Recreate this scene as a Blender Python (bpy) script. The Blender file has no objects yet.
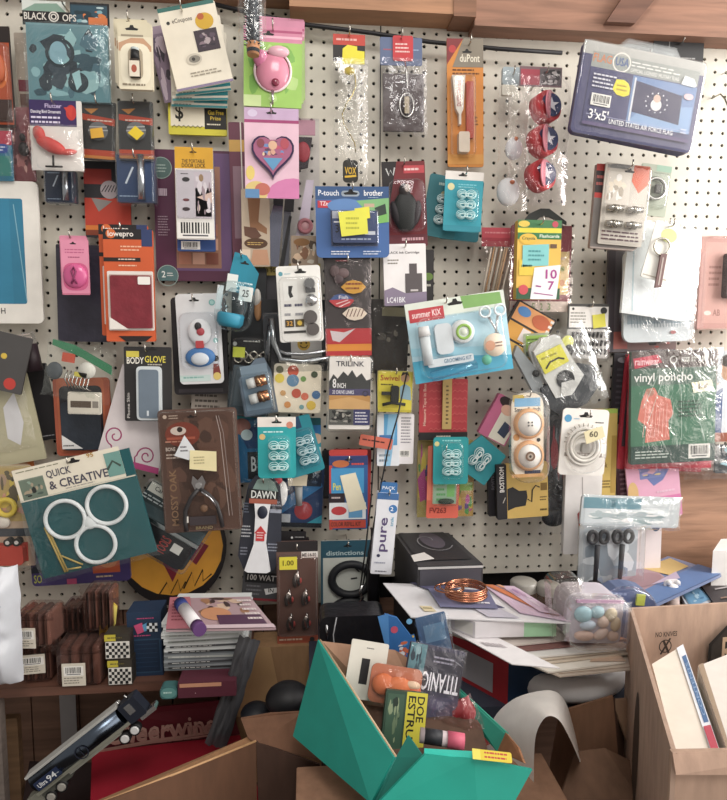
import bpy, math, random
from mathutils import Vector, Matrix, Euler, noise
rnd = random.Random(7)
sc = bpy.context.scene
col_ = sc.collection
PI = math.pi
R_ = math.radians
# ---------------------------------------------------------------- camera
DC, YAW, PIT, ROL, FO = 1.33027, 0.09025, -0.10021, 0.0031, 622.28
_f = Vector((math.sin(YAW)*math.cos(PIT), math.cos(YAW)*math.cos(PIT), math.sin(PIT)))
_r = Vector((math.cos(YAW), -math.sin(YAW), 0)); _u = _r.cross(_f)
_r2 = math.cos(ROL)*_r+math.sin(ROL)*_u; _u2 = -math.sin(ROL)*_r+math.cos(ROL)*_u
CAM = Vector((0, -DC, 0))
def ray(px, py): return _f+(px-363.5)/FO*_r2-(py-400)/FO*_u2
def P(px, py, d):                      # point of the plane d metres in front of the pegboard
    v = ray(px, py); return CAM+v*((DC-d)/v.y)
def G(px, py, z):                      # point of the level z
    v = ray(px, py); return CAM+v*(z/v.z)
cd = bpy.data.cameras.new('camera'); cam = bpy.data.objects.new('camera', cd); col_.objects.link(cam)
cd.sensor_fit = 'HORIZONTAL'; cd.sensor_width = 36; cd.lens = FO/727*36; cd.clip_start = 0.02
cam.matrix_world = Matrix(((_r2.x, _u2.x, -_f.x, CAM.x), (_r2.y, _u2.y, -_f.y, CAM.y), (_r2.z, _u2.z, -_f.z, CAM.z), (0, 0, 0, 1)))
sc.camera = cam
# ---------------------------------------------------------------- materials
def lin(h):
    def f(c):
        c /= 255; return c/12.92 if c <= .04045 else ((c+.055)/1.055)**2.4
    c = [int(h[i:i+2], 16) for i in (0, 2, 4)]; l = .3*c[0]+.55*c[1]+.15*c[2]; c = [max(0, l+(x-l)*.88) for x in c]
    return (f(c[0]), f(c[1]), f(c[2]), 1)
_m = {}
def mat(c):
    if c in _m: return _m[c]
    kind, h = c.split(':') if ':' in c else ('p', c)
    m = bpy.data.materials.new('mat_'+kind+'_'+h); m.use_nodes = True; _m[c] = m
    nt = m.node_tree; N = nt.nodes; Lk = nt.links.new
    b = N['Principled BSDF']; out = N['Material Output']
    tc = N.new('ShaderNodeTexCoord'); ns = N.new('ShaderNodeTexNoise'); Lk(tc.outputs['Object'], ns.inputs['Vector'])
    base = lin(h)
    if kind in ('f', 'c'):
        tr = N.new('ShaderNodeBsdfTransparent'); tr.inputs[0].default_value = [1-(1-x)*.45 for x in base[:3]]+[1] if kind == 'c' else [1-(1-x)*.22 for x in base[:3]]+[1]
        lw = N.new('ShaderNodeLayerWeight'); lw.inputs[0].default_value = .35
        mp = N.new('ShaderNodeMapRange'); mp.inputs['From Min'].default_value = .0; mp.inputs['From Max'].default_value = 1
        mp.inputs['To Min'].default_value = .035 if kind == 'f' else .02; mp.inputs['To Max'].default_value = .85
        pw = N.new('ShaderNodeMath'); pw.operation = 'POWER'; pw.inputs[1].default_value = 1.3; Lk(lw.outputs['Facing'], pw.inputs[0]); Lk(pw.outputs[0], mp.inputs['Value'])
        b.inputs['Base Color'].default_value = base; b.inputs['Roughness'].default_value = .1 if kind == 'f' else .07
        b.inputs['Specular IOR Level'].default_value = 1.0; b.inputs['Metallic'].default_value = .8
        bp = N.new('ShaderNodeBump'); bp.inputs['Strength'].default_value = .6 if kind == 'f' else .15; bp.inputs['Distance'].default_value = .01
        ns.inputs['Scale'].default_value = 24 if kind == 'f' else 14; ns.inputs['Detail'].default_value = 3
        if kind == 'f':
            ns.inputs['Distortion'].default_value = 1.5
        Lk(ns.outputs['Fac'], bp.inputs['Height']); Lk(bp.outputs['Normal'], b.inputs['Normal']); Lk(bp.outputs['Normal'], lw.inputs['Normal'])
        mx = N.new('ShaderNodeMixShader'); Lk(mp.outputs[0], mx.inputs[0]); Lk(tr.outputs[0], mx.inputs[1]); Lk(b.outputs[0], mx.inputs[2]); Lk(mx.outputs[0], out.inputs[0])
        return m
    rough = {'p': .55, 'g': .18, 'm': .25, 'w': .6, 'k': .8, 'b': .35, 's': .32}[kind]
    b.inputs['Roughness'].default_value = rough
    if kind == 'm': b.inputs['Metallic'].default_value = 1.0
    mx = N.new('ShaderNodeMix'); mx.data_type = 'RGBA'; mx.blend_type = 'MULTIPLY'
    cr = N.new('ShaderNodeMapRange')
    amt = {'p': .1, 'g': .06, 'm': .1, 'w': .4, 'k': .22, 'b': .25, 's': .1}[kind]
    cr.inputs['From Min'].default_value = .3; cr.inputs['From Max'].default_value = .7
    cr.inputs['To Min'].default_value = 1-amt; cr.inputs['To Max'].default_value = 1
    ns.inputs['Scale'].default_value = 30; ns.inputs['Detail'].default_value = 4
    if kind in ('w', 'k'):
        mpn = N.new('ShaderNodeMapping'); mpn.inputs['Scale'].default_value = (1.2, 6, 14) if kind == 'w' else (8, 8, 2)
        Lk(tc.outputs['Object'], mpn.inputs[0]); Lk(mpn.outputs[0], ns.inputs['Vector']); ns.inputs['Scale'].default_value = 5 if kind == 'w' else 9
        if kind == 'w': ns.inputs['Distortion'].default_value = .6
    Lk(ns.outputs['Fac'], cr.inputs['Value'])
    mx.inputs['Factor'].default_value = 1; mx.inputs[6].default_value = base
    Lk(cr.outputs[0], mx.inputs[7]); Lk(mx.outputs[2], b.inputs['Base Color'])
    if kind in ('w', 'k', 'b'):
        bp = N.new('ShaderNodeBump'); bp.inputs['Strength'].default_value = .15 if kind != 'b' else .6; bp.inputs['Distance'].default_value = .004
        if kind == 'b': ns.inputs['Scale'].default_value = 45
        Lk(ns.outputs['Fac'], bp.inputs['Height']); Lk(bp.outputs['Normal'], b.inputs['Normal'])
    return m
# ---------------------------------------------------------------- lettering
_t = {}
def textmesh(s):
    if s in _t: return _t[s]
    cu = bpy.data.curves.new('lettering', 'FONT'); cu.body = s; cu.resolution_u = 2; cu.offset = .016; cu.size = 1
    o = bpy.data.objects.new('lettering', cu); col_.objects.link(o)
    dg = bpy.context.evaluated_depsgraph_get(); dg.update()
    me = o.evaluated_get(dg).to_mesh()
    vs = [(v.co.x, v.co.y) for v in me.vertices]; fs = [tuple(p.vertices) for p in me.polygons]
    o.evaluated_get(dg).to_mesh_clear(); bpy.data.objects.remove(o); bpy.data.curves.remove(cu)
    x0 = min(v[0] for v in vs); x1 = max(v[0] for v in vs); y0 = min(v[1] for v in vs); y1 = max(v[1] for v in vs)
    _t[s] = ([((x-x0)/(x1-x0), (y1-y)/(y1-y0)) for x, y in vs], fs); return _t[s]
# ---------------------------------------------------------------- mesh builder
def rrect(u0, v0, u1, v1, ru, rv, n=4):
    pts = []
    for cx, cy, a in ((u1-ru, v0+rv, -90), (u1-ru, v1-rv, 0), (u0+ru, v1-rv, 90), (u0+ru, v0+rv, 180)):
        for i in range(n+1):
            t = R_(a+90*i/n); pts.append((cx+ru*math.cos(t), cy+rv*math.sin(t)))
    return pts
class B:
    def __init__(s, it): s.it = it; s.v = []; s.f = []; s.mi = []; s.sm = []; s.ms = []
    def c(s, c):
        if c not in s.ms: s.ms.append(c)
        return s.ms.index(c)
    def raw(s, vs, fs, col, smooth=False):
        k = len(s.v); s.v += [Vector(v) for v in vs]; m = s.c(col)
        for f in fs: s.f.append([i+k for i in f]); s.mi.append(m); s.sm.append(smooth)
        return s
    def prism(s, pts, d0, d1, col, back=True):
        n = len(pts); L = s.it.L
        vs = [L(u, v, d1) for u, v in pts]+[L(u, v, d0) for u, v in pts]
        fs = [list(range(n))[::-1]]+[[i, (i+1) % n, n+(i+1) % n, n+i] for i in range(n)]
        if back: fs.append([n+i for i in range(n)])
        return s.raw(vs, fs, col)
    def box(s, u0, v0, u1, v1, d0, d1, col, r=0):
        if r:
            p = rrect(u0, v0, u1, v1, r*s.it.s/s.it.W, r*s.it.s/s.it.H)
        else: p = [(u0, v0), (u1, v0), (u1, v1), (u0, v1)]
        return s.prism(p, d0, d1, col)
    def dome(s, u0, v0, u1, v1, d0, d1, col, r=4, draft=2.0):
        it = s.it; L = it.L; vs = []; fs = []
        lay = [(0, d0), (draft*.35, d0+(d1-d0)*.7), (draft*.7, d0+(d1-d0)*.93), (draft*1.5, d1)]
        for off, dd in lay:
            ou = off*it.s/it.W; ov = off*it.s/it.H
            vs += [L(a, b_, dd) for a, b_ in rrect(u0+ou, v0+ov, u1-ou, v1-ov, max(r*it.s/it.W-ou*.3, .003), max(r*it.s/it.H-ov*.3, .003))]
        n = len(vs)//4
        for k in range(3):
            for i in range(n): fs.append([k*n+i, (k+1)*n+i, (k+1)*n+(i+1) % n, k*n+(i+1) % n])
        fs.append([3*n+i for i in range(n)][::-1])
        return s.raw(vs, fs, col, True)
    def _ring(s, c, ax, r, n, ph=0):
        ax = ax.normalized(); a = ax.orthogonal().normalized(); b_ = ax.cross(a)
        return [c+r*(math.cos(2*PI*i/n+ph)*a+math.sin(2*PI*i/n+ph)*b_) for i in range(n)]
    def cyl(s, p0, p1, r0, r1, col, n=16):
        it = s.it; a = it.L(*p0); b_ = it.L(*p1); ax = b_-a
        vs = s._ring(a, ax, it.px(r0), n)+s._ring(b_, ax, it.px(r1), n)
        s.raw(vs, [[i, (i+1) % n, n+(i+1) % n, n+i] for i in range(n)], col, True)
        k = len(s.v)-2*n; m = s.c(col)
        s.f += [[k+i for i in range(n)][::-1], [k+n+i for i in range(n)]]; s.mi += [m, m]; s.sm += [False, False]
        return s
    def lathe(s, p, prof, col, axis='z', n=20):
        it = s.it; o = it.L(*p); A = {'z': Vector((0, 0, 1)), 'y': Vector((0, -1, 0)), 'x': Vector((1, 0, 0))}[axis]
        vs = []
        for r, h in prof: vs += s._ring(o+A*it.px(h), A, max(it.px(r), 1e-5), n)
        fs = []
        for k in range(len(prof)-1):
            for i in range(n): fs.append([k*n+i, k*n+(i+1) % n, (k+1)*n+(i+1) % n, (k+1)*n+i])
        return s.raw(vs, fs, col, True)
    def tor(s, p, R, r, col, axis='y', n=28, m=8, sx=1, sz=1):
        it = s.it; o = it.L(*p); R = it.px(R); r = it.px(r); vs = []
        e = {'y': ((1, 0, 0), (0, 0, 1), (0, 1, 0)), 'z': ((1, 0, 0), (0, 1, 0), (0, 0, 1)), 'x': ((0, 1, 0), (0, 0, 1), (1, 0, 0))}[axis]
        a, b_, c_ = map(Vector, e)
        for i in range(n):
            t = 2*PI*i/n; rad = math.cos(t)*a+math.sin(t)*b_; ctr = o+R*(math.cos(t)*a*sx+math.sin(t)*b_*sz)
            for j in range(m):
                q = 2*PI*j/m; vs.append(ctr+r*(math.cos(q)*rad+math.sin(q)*c_))
        fs = [[i*m+j, ((i+1) % n)*m+j, ((i+1) % n)*m+(j+1) % m, i*m+(j+1) % m] for i in range(n) for j in range(m)]
        return s.raw(vs, fs, col, True)
    def ell(s, p, rx, ry, rz, col, n=16, m=10, rot=0):
        it = s.it; o = it.L(*p); vs = []; rx, ry, rz = it.px(rx), it.px(ry), it.px(rz); ca, sa = math.cos(R_(rot)), math.sin(R_(rot))
        for j in range(m+1):
            t = PI*j/m
            for i in range(n):
                q = 2*PI*i/n; x, y, z = rx*math.sin(t)*math.cos(q), ry*math.sin(t)*math.sin(q), rz*math.cos(t)
                vs.append(o+Vector((x*ca-z*sa, y, x*sa+z*ca)))
        fs = [[j*n+i, (j+1)*n+i, (j+1)*n+(i+1) % n, j*n+(i+1) % n] for j in range(m) for i in range(n)]
        return s.raw(vs, fs, col, True)
    def tube(s, pts, r, col, closed=False, n=7):
        it = s.it; p = [it.L(*q) for q in pts]; k = len(p); vs = []; rr = it.px(r)
        for i in range(k):
            a = p[(i-1) % k] if closed or i > 0 else p[i]; b_ = p[(i+1) % k] if closed or i < k-1 else p[i]
            ax = (b_-a).normalized(); ref = Vector((.13, .9, .31)); u = ax.cross(ref).normalized(); w = ax.cross(u)
            vs += [p[i]+rr*(math.cos(2*PI*j/n)*u+math.sin(2*PI*j/n)*w) for j in range(n)]
        fs = [[i*n+j, i*n+(j+1) % n, ((i+1) % k)*n+(j+1) % n, ((i+1) % k)*n+j] for i in range(k if closed else k-1) for j in range(n)]
        if not closed: fs += [list(range(n))[::-1], [(k-1)*n+j for j in range(n)]]
        return s.raw(vs, fs, col, True)
    def film(s, u0, v0, u1, v1, d0, d1, col, n=16, wr=1.2, seed=None, back=False):
        it = s.it; vs = []; sd = (seed if seed is not None else rnd.random()*50)
        for j in range(n+1):
            for i in range(n+1):
                a, b_ = i/n, j/n
                e = min(1, 4.5*min(a, 1-a))*min(1, 5*min(b_, 1-b_)+.12)
                q = noise.noise(Vector((a*5+sd, b_*6, sd)))+.6*noise.noise(Vector((a*13, b_*11+sd, 3.1)))
                w = noise.noise(Vector((sd, b_*7, .5))) if i in (0, n) else 0
                w2 = noise.noise(Vector((sd+9, a*7, .5))) if j in (0, n) else 0
                vs.append(it.L(u0+(u1-u0)*a+w*1.6*it.s/it.W, v0+(v1-v0)*b_+w2*1.6*it.s/it.H, d0+(d1-d0)*e**.6+q*wr*(.3+e)))
        fs = [[j*(n+1)+i, (j+1)*(n+1)+i, (j+1)*(n+1)+i+1, j*(n+1)+i+1] for j in range(n) for i in range(n)]
        return s.raw(vs, fs, col, True)
    def sheet(s, pts, th, col):            # world-space panel with thickness
        p = [s.it.L(*q) for q in pts]; nr = (p[1]-p[0]).cross(p[2]-p[1]).normalized()*th; n = len(p)
        vs = p+[q+nr for q in p]
        return s.raw(vs, [list(range(n))[::-1], [n+i for i in range(n)]]+[[i, (i+1) % n, n+(i+1) % n, n+i] for i in range(n)], col)
    def hexa(s, top, bot, col):            # two rings of world points
        n = len(top); vs = [s.it.L(*q) for q in top]+[s.it.L(*q) for q in bot]
        return s.raw(vs, [list(range(n)), [n+i for i in range(n)][::-1]]+[[i, n+i, n+(i+1) % n, (i+1) % n] for i in range(n)], col)
    def artq(s, c4, items, th=.0004):      # print on a world-space quad TL TR BR BL
        p = [s.it.L(*q) for q in c4]; nr = (p[3]-p[0]).cross(p[1]-p[0]).normalized()
        ww = (p[1]-p[0]).length; hh = (p[3]-p[0]).length
        def f(u, v, k): return (p[0]*(1-u)+p[1]*u)*(1-v)+(p[3]*(1-u)+p[2]*u)*v+nr*th*(k+1)
        return s._art(items, f, ww, hh)
    def art(s, items, dp=0, ofs=.05):
        it = s.it
        return s._art(items, lambda u, v, k: it.L(u, v, dp+ofs*(k+1)), it.W, it.H)
    def _art(s, items, f, W, H):
        k = 0
        cl = lambda x, _: min(max(x, 0), 1) if x > -1 and x < 2 else x
        for a in items:
            t = a[0]; k += 1
            def poly(pts, c, kk=k): s.raw([f(u, v, kk) for u, v in pts], [list(range(len(pts)))[::-1]], c)
            if t == 'r': poly([(a[1], a[2]), (a[3], a[2]), (a[3], a[4]), (a[1], a[4])], a[5])
            elif t == 'rr': rr = a[6] if len(a) > 6 else .06; poly(rrect(a[1], a[2], a[3], a[4], rr, rr*W/H), a[5])
            elif t == 'p': poly(a[1], a[2])
            elif t == 'e':
                n = 20; poly([(cl(a[1]+a[3]*math.cos(2*PI*i/n), W), cl(a[2]+a[4]*math.sin(2*PI*i/n), H)) for i in range(n)], a[5])
            elif t == 'c':
                n = 20; poly([(cl(a[1]+a[3]*math.cos(2*PI*i/n), W), cl(a[2]+a[3]*W/H*math.sin(2*PI*i/n), H)) for i in range(n)], a[4])
            elif t == 'o':
                n = 24; rv = a[3]*W/H; q = a[4]
                vs = []; fs = []
                for i in range(n):
                    x, y = math.cos(2*PI*i/n), math.sin(2*PI*i/n); vs += [f(a[1]+a[3]*x, a[2]+rv*y, k), f(a[1]+a[3]*q*x, a[2]+rv*q*y, k)]
                fs = [[2*i+1, 2*i, (2*i+2) % (2*n), (2*i+3) % (2*n)][::-1] for i in range(n)]
                s.raw(vs, fs, a[5])
            elif t in ('t', 'tv', 'td'):
                vs, fs = textmesh(a[1]); u0, v0, u1, v1 = a[2:6]
                if t == 't': q = [f(u0+(u1-u0)*x, v0+(v1-v0)*y, k) for x, y in vs]
                elif t == 'td': q = [f(u1-(u1-u0)*y, v0+(v1-v0)*x, k) for x, y in vs]
                else: q = [f(u0+(u1-u0)*y, v1-(v1-v0)*x, k) for x, y in vs]
                s.raw(q, fs, a[6])
            elif t == 'l':
                pts = a[1]; w = a[2]; vs = []
                for i, (u, v) in enumerate(pts):
                    a0 = pts[max(0, i-1)]; b0 = pts[min(len(pts)-1, i+1)]
                    dx, dy = (b0[0]-a0[0])*W, (b0[1]-a0[1])*H; l = math.hypot(dx, dy) or 1
                    nx, ny = -dy/l*w*W/2, dx/l*w*W/2
                    vs += [f(u+nx/W, v+ny/H, k), f(u-nx/W, v-ny/H, k)]
                s.raw(vs, [[2*i, 2*i+1, 2*i+3, 2*i+2] for i in range(len(pts)-1)], a[3])
            elif t == 'b':
                u0, v0, u1, v1 = a[1:5]; poly([(u0, v0), (u1, v0), (u1, v1), (u0, v1)], 'eceae4')
                u = u0+(u1-u0)*.1; r2 = random.Random(int(u0*999)); 
                while u < u1-(u1-u0)*.12:
                    w = (u1-u0)*r2.choice((.02, .035, .05)); poly([(u, v0+(v1-v0)*.12), (u+w, v0+(v1-v0)*.12), (u+w, v0+(v1-v0)*.72), (u, v0+(v1-v0)*.72)], '1c1c1e', k+1); u += w+(u1-u0)*r2.choice((.025, .04))
                poly([(u0+(u1-u0)*.15, v0+(v1-v0)*.8), (u1-(u1-u0)*.15, v0+(v1-v0)*.8), (u1-(u1-u0)*.15, v0+(v1-v0)*.88), (u0+(u1-u0)*.15, v0+(v1-v0)*.88)], '55555a', k+1); k += 1
            elif t == 'x':
                u0, v0, u1, v1, n, c = a[1:7]; r2 = random.Random(int((u0+v0*3)*777))
                for i in range(n):
                    v = v0+(v1-v0)*(i+.2)/n; h = (v1-v0)/n*.42; u = u0; e = u0+(u1-u0)*r2.uniform(.75, 1)
                    while u < e:
                        w = (u1-u0)*r2.uniform(.06, .2); poly([(u, v), (min(e, u+w), v), (min(e, u+w), v+h), (u, v+h)], c); u += w+(u1-u0)*.03
            elif t == 'n':
                u0, v0, u1, v1, cs, n = a[1:7]; r2 = random.Random(a[7] if len(a) > 7 else 5)
                poly([(u0, v0), (u1, v0), (u1, v1), (u0, v1)], cs[0])
                for i in range(n):
                    ru = (u1-u0)*r2.uniform(.05, .2); rv = (v1-v0)*r2.uniform(.05, .2)
                    cu = r2.uniform(u0+ru, u1-ru); cv = r2.uniform(v0+rv, v1-rv); ph = r2.uniform(0, 6)
                    pts = [(cu+ru*r2.uniform(.6, 1)*math.cos(2*PI*j/9+ph), cv+rv*r2.uniform(.6, 1)*math.sin(2*PI*j/9+ph)) for j in range(9)]
                    poly(pts[::-1] if False else pts, r2.choice(cs[1:]), k+1+i*.12)
                k += 1+int(n*.12)
            elif t == 'h':                     # hang slot
                u, v = a[1], a[2]; w = a[3] if len(a) > 3 else .12; rv = w*W/H
                poly([(u-w, v), (u-w*.35, v-rv*.15), (u-w*.2, v-rv*.5), (u+w*.2, v-rv*.5), (u+w*.35, v-rv*.15), (u+w, v), (u+w*.8, v+rv*.25), (u-w*.8, v+rv*.25)], '141213')
        return s
    def add(s, name, label=None, parent=None):
        o = mesh_obj(name, s); o.parent = parent or s.it.root
        if label: o['label'] = label
        s.it.last = o; return s.it
def mesh_obj(name, s):
    me = bpy.data.meshes.new(name); me.from_pydata([tuple(v) for v in s.v], [], s.f)
    for c in s.ms: me.materials.append(mat(c))
    me.polygons.foreach_set('material_index', s.mi); me.polygons.foreach_set('use_smooth', s.sm); me.update()
    o = bpy.data.objects.new(name, me); col_.objects.link(o); return o
# ---------------------------------------------------------------- things
class Item:
    def L(s, u, v, d): return Vector(((u-.5)*s.W, -d*s.s, (1-v)*s.H))
    def px(s, r): return r*s.s
    def new(s): return B(s)
class World(Item):
    def L(s, x, y=None, z=None):
        if y is None: return Vector(x)-s.o
        return Vector((x, y, z))-s.o
    def px(s, r): return r
def tags(o, label, cat, group=None, kind=None):
    if label: o['label'] = label
    if cat: o['category'] = cat
    if group: o['group'] = group
    if kind: o['kind'] = kind
def empty(name, loc, rot=(0, 0, 0)):
    o = bpy.data.objects.new(name, None); o.empty_display_size = .02; o.location = loc; o.rotation_euler = rot; col_.objects.link(o); return o
def world(name, label, cat, loc, group=None):
    it = World(); it.o = Vector(loc); it.s = 1; it.W = it.H = 1; it.root = empty(name, it.o); tags(it.root, label, cat, group); return it
def peg_hook(px, py, d, short, top=.012, x=None):
    a = P(px, py, d); w = world('peg_hook', 'thin metal peg hook that carries the '+short, 'hook', (a.x, 0, a.z))
    e = d+.02
    w.new().tube([(a.x, .006, a.z), (a.x, -.01, a.z), (a.x, -e*.6, a.z-.001), (a.x, -e, a.z-.002), (a.x, -e-.006, a.z+.003), (a.x, -e-.007, a.z+top)], .0016, 'm:c9c4bb').add('wire')
    tags(w.root, None, None); return w
def hang(name, label, cat, box, d=.04, ang=0, col='e8e4da', art=(), r=1.5, t=1.2, group=None, hook=None, blis=None, outline=None, tilt=0, yaw=0, part='card', hu=.5, hv=.05, nocard=False):
    """a flat pack hanging at depth d; box = its outline in photo pixels"""
    x0, y0, x1, y1 = box; cx, cy = (x0+x1)/2, (y0+y1)/2
    it = Item(); C = P(cx, cy, d)
    sx = (P(cx+.5, cy, d)-P(cx-.5, cy, d)).length; sz = (P(cx, cy+.5, d)-P(cx, cy-.5, d)).length
    it.s = (sx+sz)/2; it.W = (x1-x0)*sx; it.H = (y1-y0)*sz; it.d = d
    E = Euler((R_(tilt), R_(-ang), R_(yaw)), 'XYZ')
    it.root = empty(name, C+E.to_matrix() @ Vector((0, 0, -it.H/2)), E)
    tags(it.root, label, cat, group)
    if not nocard:
        b = it.new()
        if outline: b.prism(outline, 0, t, col)
        else: b.box(0, 0, 1, 1, 0, t, col, r=r)
        if art: b.art(art, t)
        b.add(part)
    if blis: it.new().dome(*blis[:4], t, t+blis[4], blis[5] if len(blis) > 5 else 'c:f4f6f6', r=blis[6] if len(blis) > 6 else 4).add('blister')
    if hook:
        tp = it.root.matrix_basis @ it.L(hu, hv, 0) if False else None
        M = Matrix.Translation(it.root.location) @ E.to_matrix().to_4x4()
        q = M @ it.L(hu, hv, 0)
        e = abs(q.y)+.014+t*it.s
        w = world('peg_hook', 'thin metal peg hook that carries the '+hook, 'hook', (q.x, 0, q.z))
        w.new().tube([(q.x, .008, q.z), (q.x, -e*.5, q.z), (q.x, -e, q.z-.001), (q.x, -e-.005, q.z+.003), (q.x, -e-.006, q.z+.012)], .0015, 'm:c9c4bb').add('wire')
    return it
def copies(it, offs, labels=None, group=None):
    """further ones of the same pack hanging behind: offs = (dx px, dy px, dd m, extra turn)"""
    out = []
    for k, (dx, dy, dd, da) in enumerate(offs):
        r = it.root.copy(); col_.objects.link(r)
        r.location = it.root.location+Vector((dx*it.s, -dd, -dy*it.s)); r.rotation_euler = (it.root.rotation_euler.x, it.root.rotation_euler.y-R_(da), it.root.rotation_euler.z)
        if labels: r['label'] = labels[k]
        if group: r['group'] = group; it.root['group'] = group
        for ch in list(it.root.children):
            c = ch.copy(); col_.objects.link(c); c.parent = r
            for g in ch.children:
                e = g.copy(); col_.objects.link(e); e.parent = c
        out.append(r)
    return out
def flat(name, label, cat, pc, z, W, H, rz=0, th=.002, col='e8e4da', art=(), group=None, part='cover', tiltx=0, tilty=0):
    """a thing lying flat, top face at z+th"""
    it = Item(); C = G(pc[0], pc[1], z+th); C.z = z
    it.s = .001; it.W = W; it.H = H
    E = Euler((R_(-90+tiltx), R_(tilty), R_(rz)), 'XYZ')
    it.root = empty(name, C-E.to_matrix() @ Vector((0, 0, H/2)), E); tags(it.root, label, cat, group)
    b = it.new(); b.box(0, 0, 1, 1, 0, th*1000, col)
    if art: b.art(art, th*1000, .3)
    b.add(part); return it
def struct(name, b):
    o = mesh_obj(name, b); o['kind'] = 'structure'; return o
W0 = World(); W0.o = Vector((0, 0, 0)); W0.s = 1; W0.W = W0.H = 1; W0.root = None
def aabb(b, x0, y0, z0, x1, y1, z1, col):
    vs = [(x, y, z) for x in (x0, x1) for y in (y0, y1) for z in (z0, z1)]
    return b.raw(vs, [[0, 1, 3, 2], [4, 6, 7, 5], [0, 4, 5, 1], [2, 3, 7, 6], [0, 2, 6, 4], [1, 5, 7, 3]], col)
def cw(cx, cy, w, h): return (cx-w/2, cy-h/2, cx+w/2, cy+h/2)
# ================================================================ the setting
def pegboard(name, x0, x1, z0, z1):
    b = B(W0); g = .0254; n = 8; rr = .0036; col = 'd6d0c2'
    nx = int(round((x1-x0)/g)); nz = int(round((z1-z0)/g)); gx = (x1-x0)/nx; gz = (z1-z0)/nz
    vs = []; fs = []; vi = {}
    def V(x, y, z):
        k = (round(x, 5), round(y, 5), round(z, 5))
        if k not in vi: vi[k] = len(vs); vs.append((x, y, z))
        return vi[k]
    for i in range(nx):
        for j in range(nz):
            cx = x0+(i+.5)*gx; cz = z0+(j+.5)*gz; rim = []; hole = []; back = []
            for k in range(8):
                a = PI/4*k; s_, c_ = math.sin(a), math.cos(a); m = max(abs(s_), abs(c_))
                rim.append(V(cx+c_/m*gx/2, 0, cz+s_/m*gz/2)); hole.append(V(cx+c_*rr, 0, cz+s_*rr)); back.append(V(cx+c_*rr, .005, cz+s_*rr))
            for k in range(8):
                q = (k+1) % 8; fs.append([rim[k], rim[q], hole[q], hole[k]]); fs.append([hole[k], hole[q], back[q], back[k]])
    b.raw(vs, fs, col); aabb(b, x0, .0045, z0, x1, .006, z0+.0005, col)
    return struct(name, b)
pegboard('wall_back', -1.123, .152, -.585, .735)
pegboard('wall_back_right', .1545, 1.45, -.53, .735)
b = B(W0); aabb(b, -1.4, .03, -1.3, 1.7, .05, 1.1, '0d0b0a'); struct('shade_backing', b)  # near-black backing; the dark inside the peg holes is put into its colour
b = B(W0)
k = 0
for i in range(27):
    x = -1.2+i*.1; aabb(b, x, .008, -1.15, x+.097, .02, -.587, 'w:84604c')
struct('wall_lower', b)
b = B(W0); aabb(b, -1.4, -1.3, -1.17, 1.7, .03, -1.15, 'w:4a3a30'); struct('floor', b)
# upper wooden framing
b = B(W0); aabb(b, -1.0, -.045, .655, 1.3, 0, .80, 'w:a8765a'); struct('trim_1', b)
b = B(W0); aabb(b, -.03, -.06, .632, .29, -.0, .70, 'w:bc8660'); aabb(b, .29, -.062, .628, .335, 0, .80, 'w:96664a'); struct('trim_2', b)
b = B(W0); aabb(b, .3351, -.05, .618, 1.3, -.001, .72, 'w:a4745c'); struct('trim_3', b)
b = B(W0); b.sheet([(.60, -.0505, .63), (.66, -.0505, .63), (.76, -.0505, .75), (.68, -.0505, .75)], .015, 'w:7c5240'); struct('trim_4', b)
w = world('wooden_board', 'plain tan plywood board standing below the pegboard on the right', 'board', P(700, 540, .02))
b = w.new(); p = [P(655, 462, .02), P(790, 452, .02), P(790, 600, .02), P(655, 600, .02)]; b.sheet([tuple(q) for q in p], .012, 'w:b98a6c'); b.add('board')
w.root.children[0].parent = w.root
# black cable
w = world('black_cable', 'black flat cable running along the top of the pegboard', 'cable', P(250, 20, .012))
w.new().tube([tuple(P(x, y, .03)) for x, y in ((205, 2), (250, 13), (300, 24), (372, 33), (430, 42), (500, 49), (562, 53))], .0042, '17151a').add('cable')
# shelf on the left, table on the right
w = world('wooden_shelf', 'narrow brown wooden shelf under the left half of the pegboard', 'shelf', (-.45, -.12, -.64))
b = w.new(); aabbw = lambda b, a, c, col: b.raw([Vector((x, y, z))-b.it.o for x in (a[0], c[0]) for y in (a[1], c[1]) for z in (a[2], c[2])], [[0, 1, 3, 2], [4, 6, 7, 5], [0, 4, 5, 1], [2, 3, 7, 6], [0, 2, 6, 4], [1, 5, 7, 3]], col)
aabbw(b, (-.85, -.236, -.636), (-.115, -.002, -.617), 'w:7a5040'); b.add('board')
b = w.new(); aabbw(b, (-.85, -.242, -.632), (-.115, -.2365, -.6165), 'w:6b4536'); b.add('front_lip')
w = world('work_table', 'dark topped table covered with loose packages on the right', 'table', (.5, -.2, -1.15))
b = w.new(); aabbw(b, (.0, -.36, -.64), (1.2, -.005, -.62), '3b4050'); b.add('tabletop')
for x, y in ((.02, -.35), (1.16, -.35), (.02, -.05), (1.16, -.05)):
    b = w.new(); aabbw(b, (x, y, -1.15), (x+.035, y+.035, -.64), '40342c'); b.add('leg')
ST = 'black carton for a hook and lamp'
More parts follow.
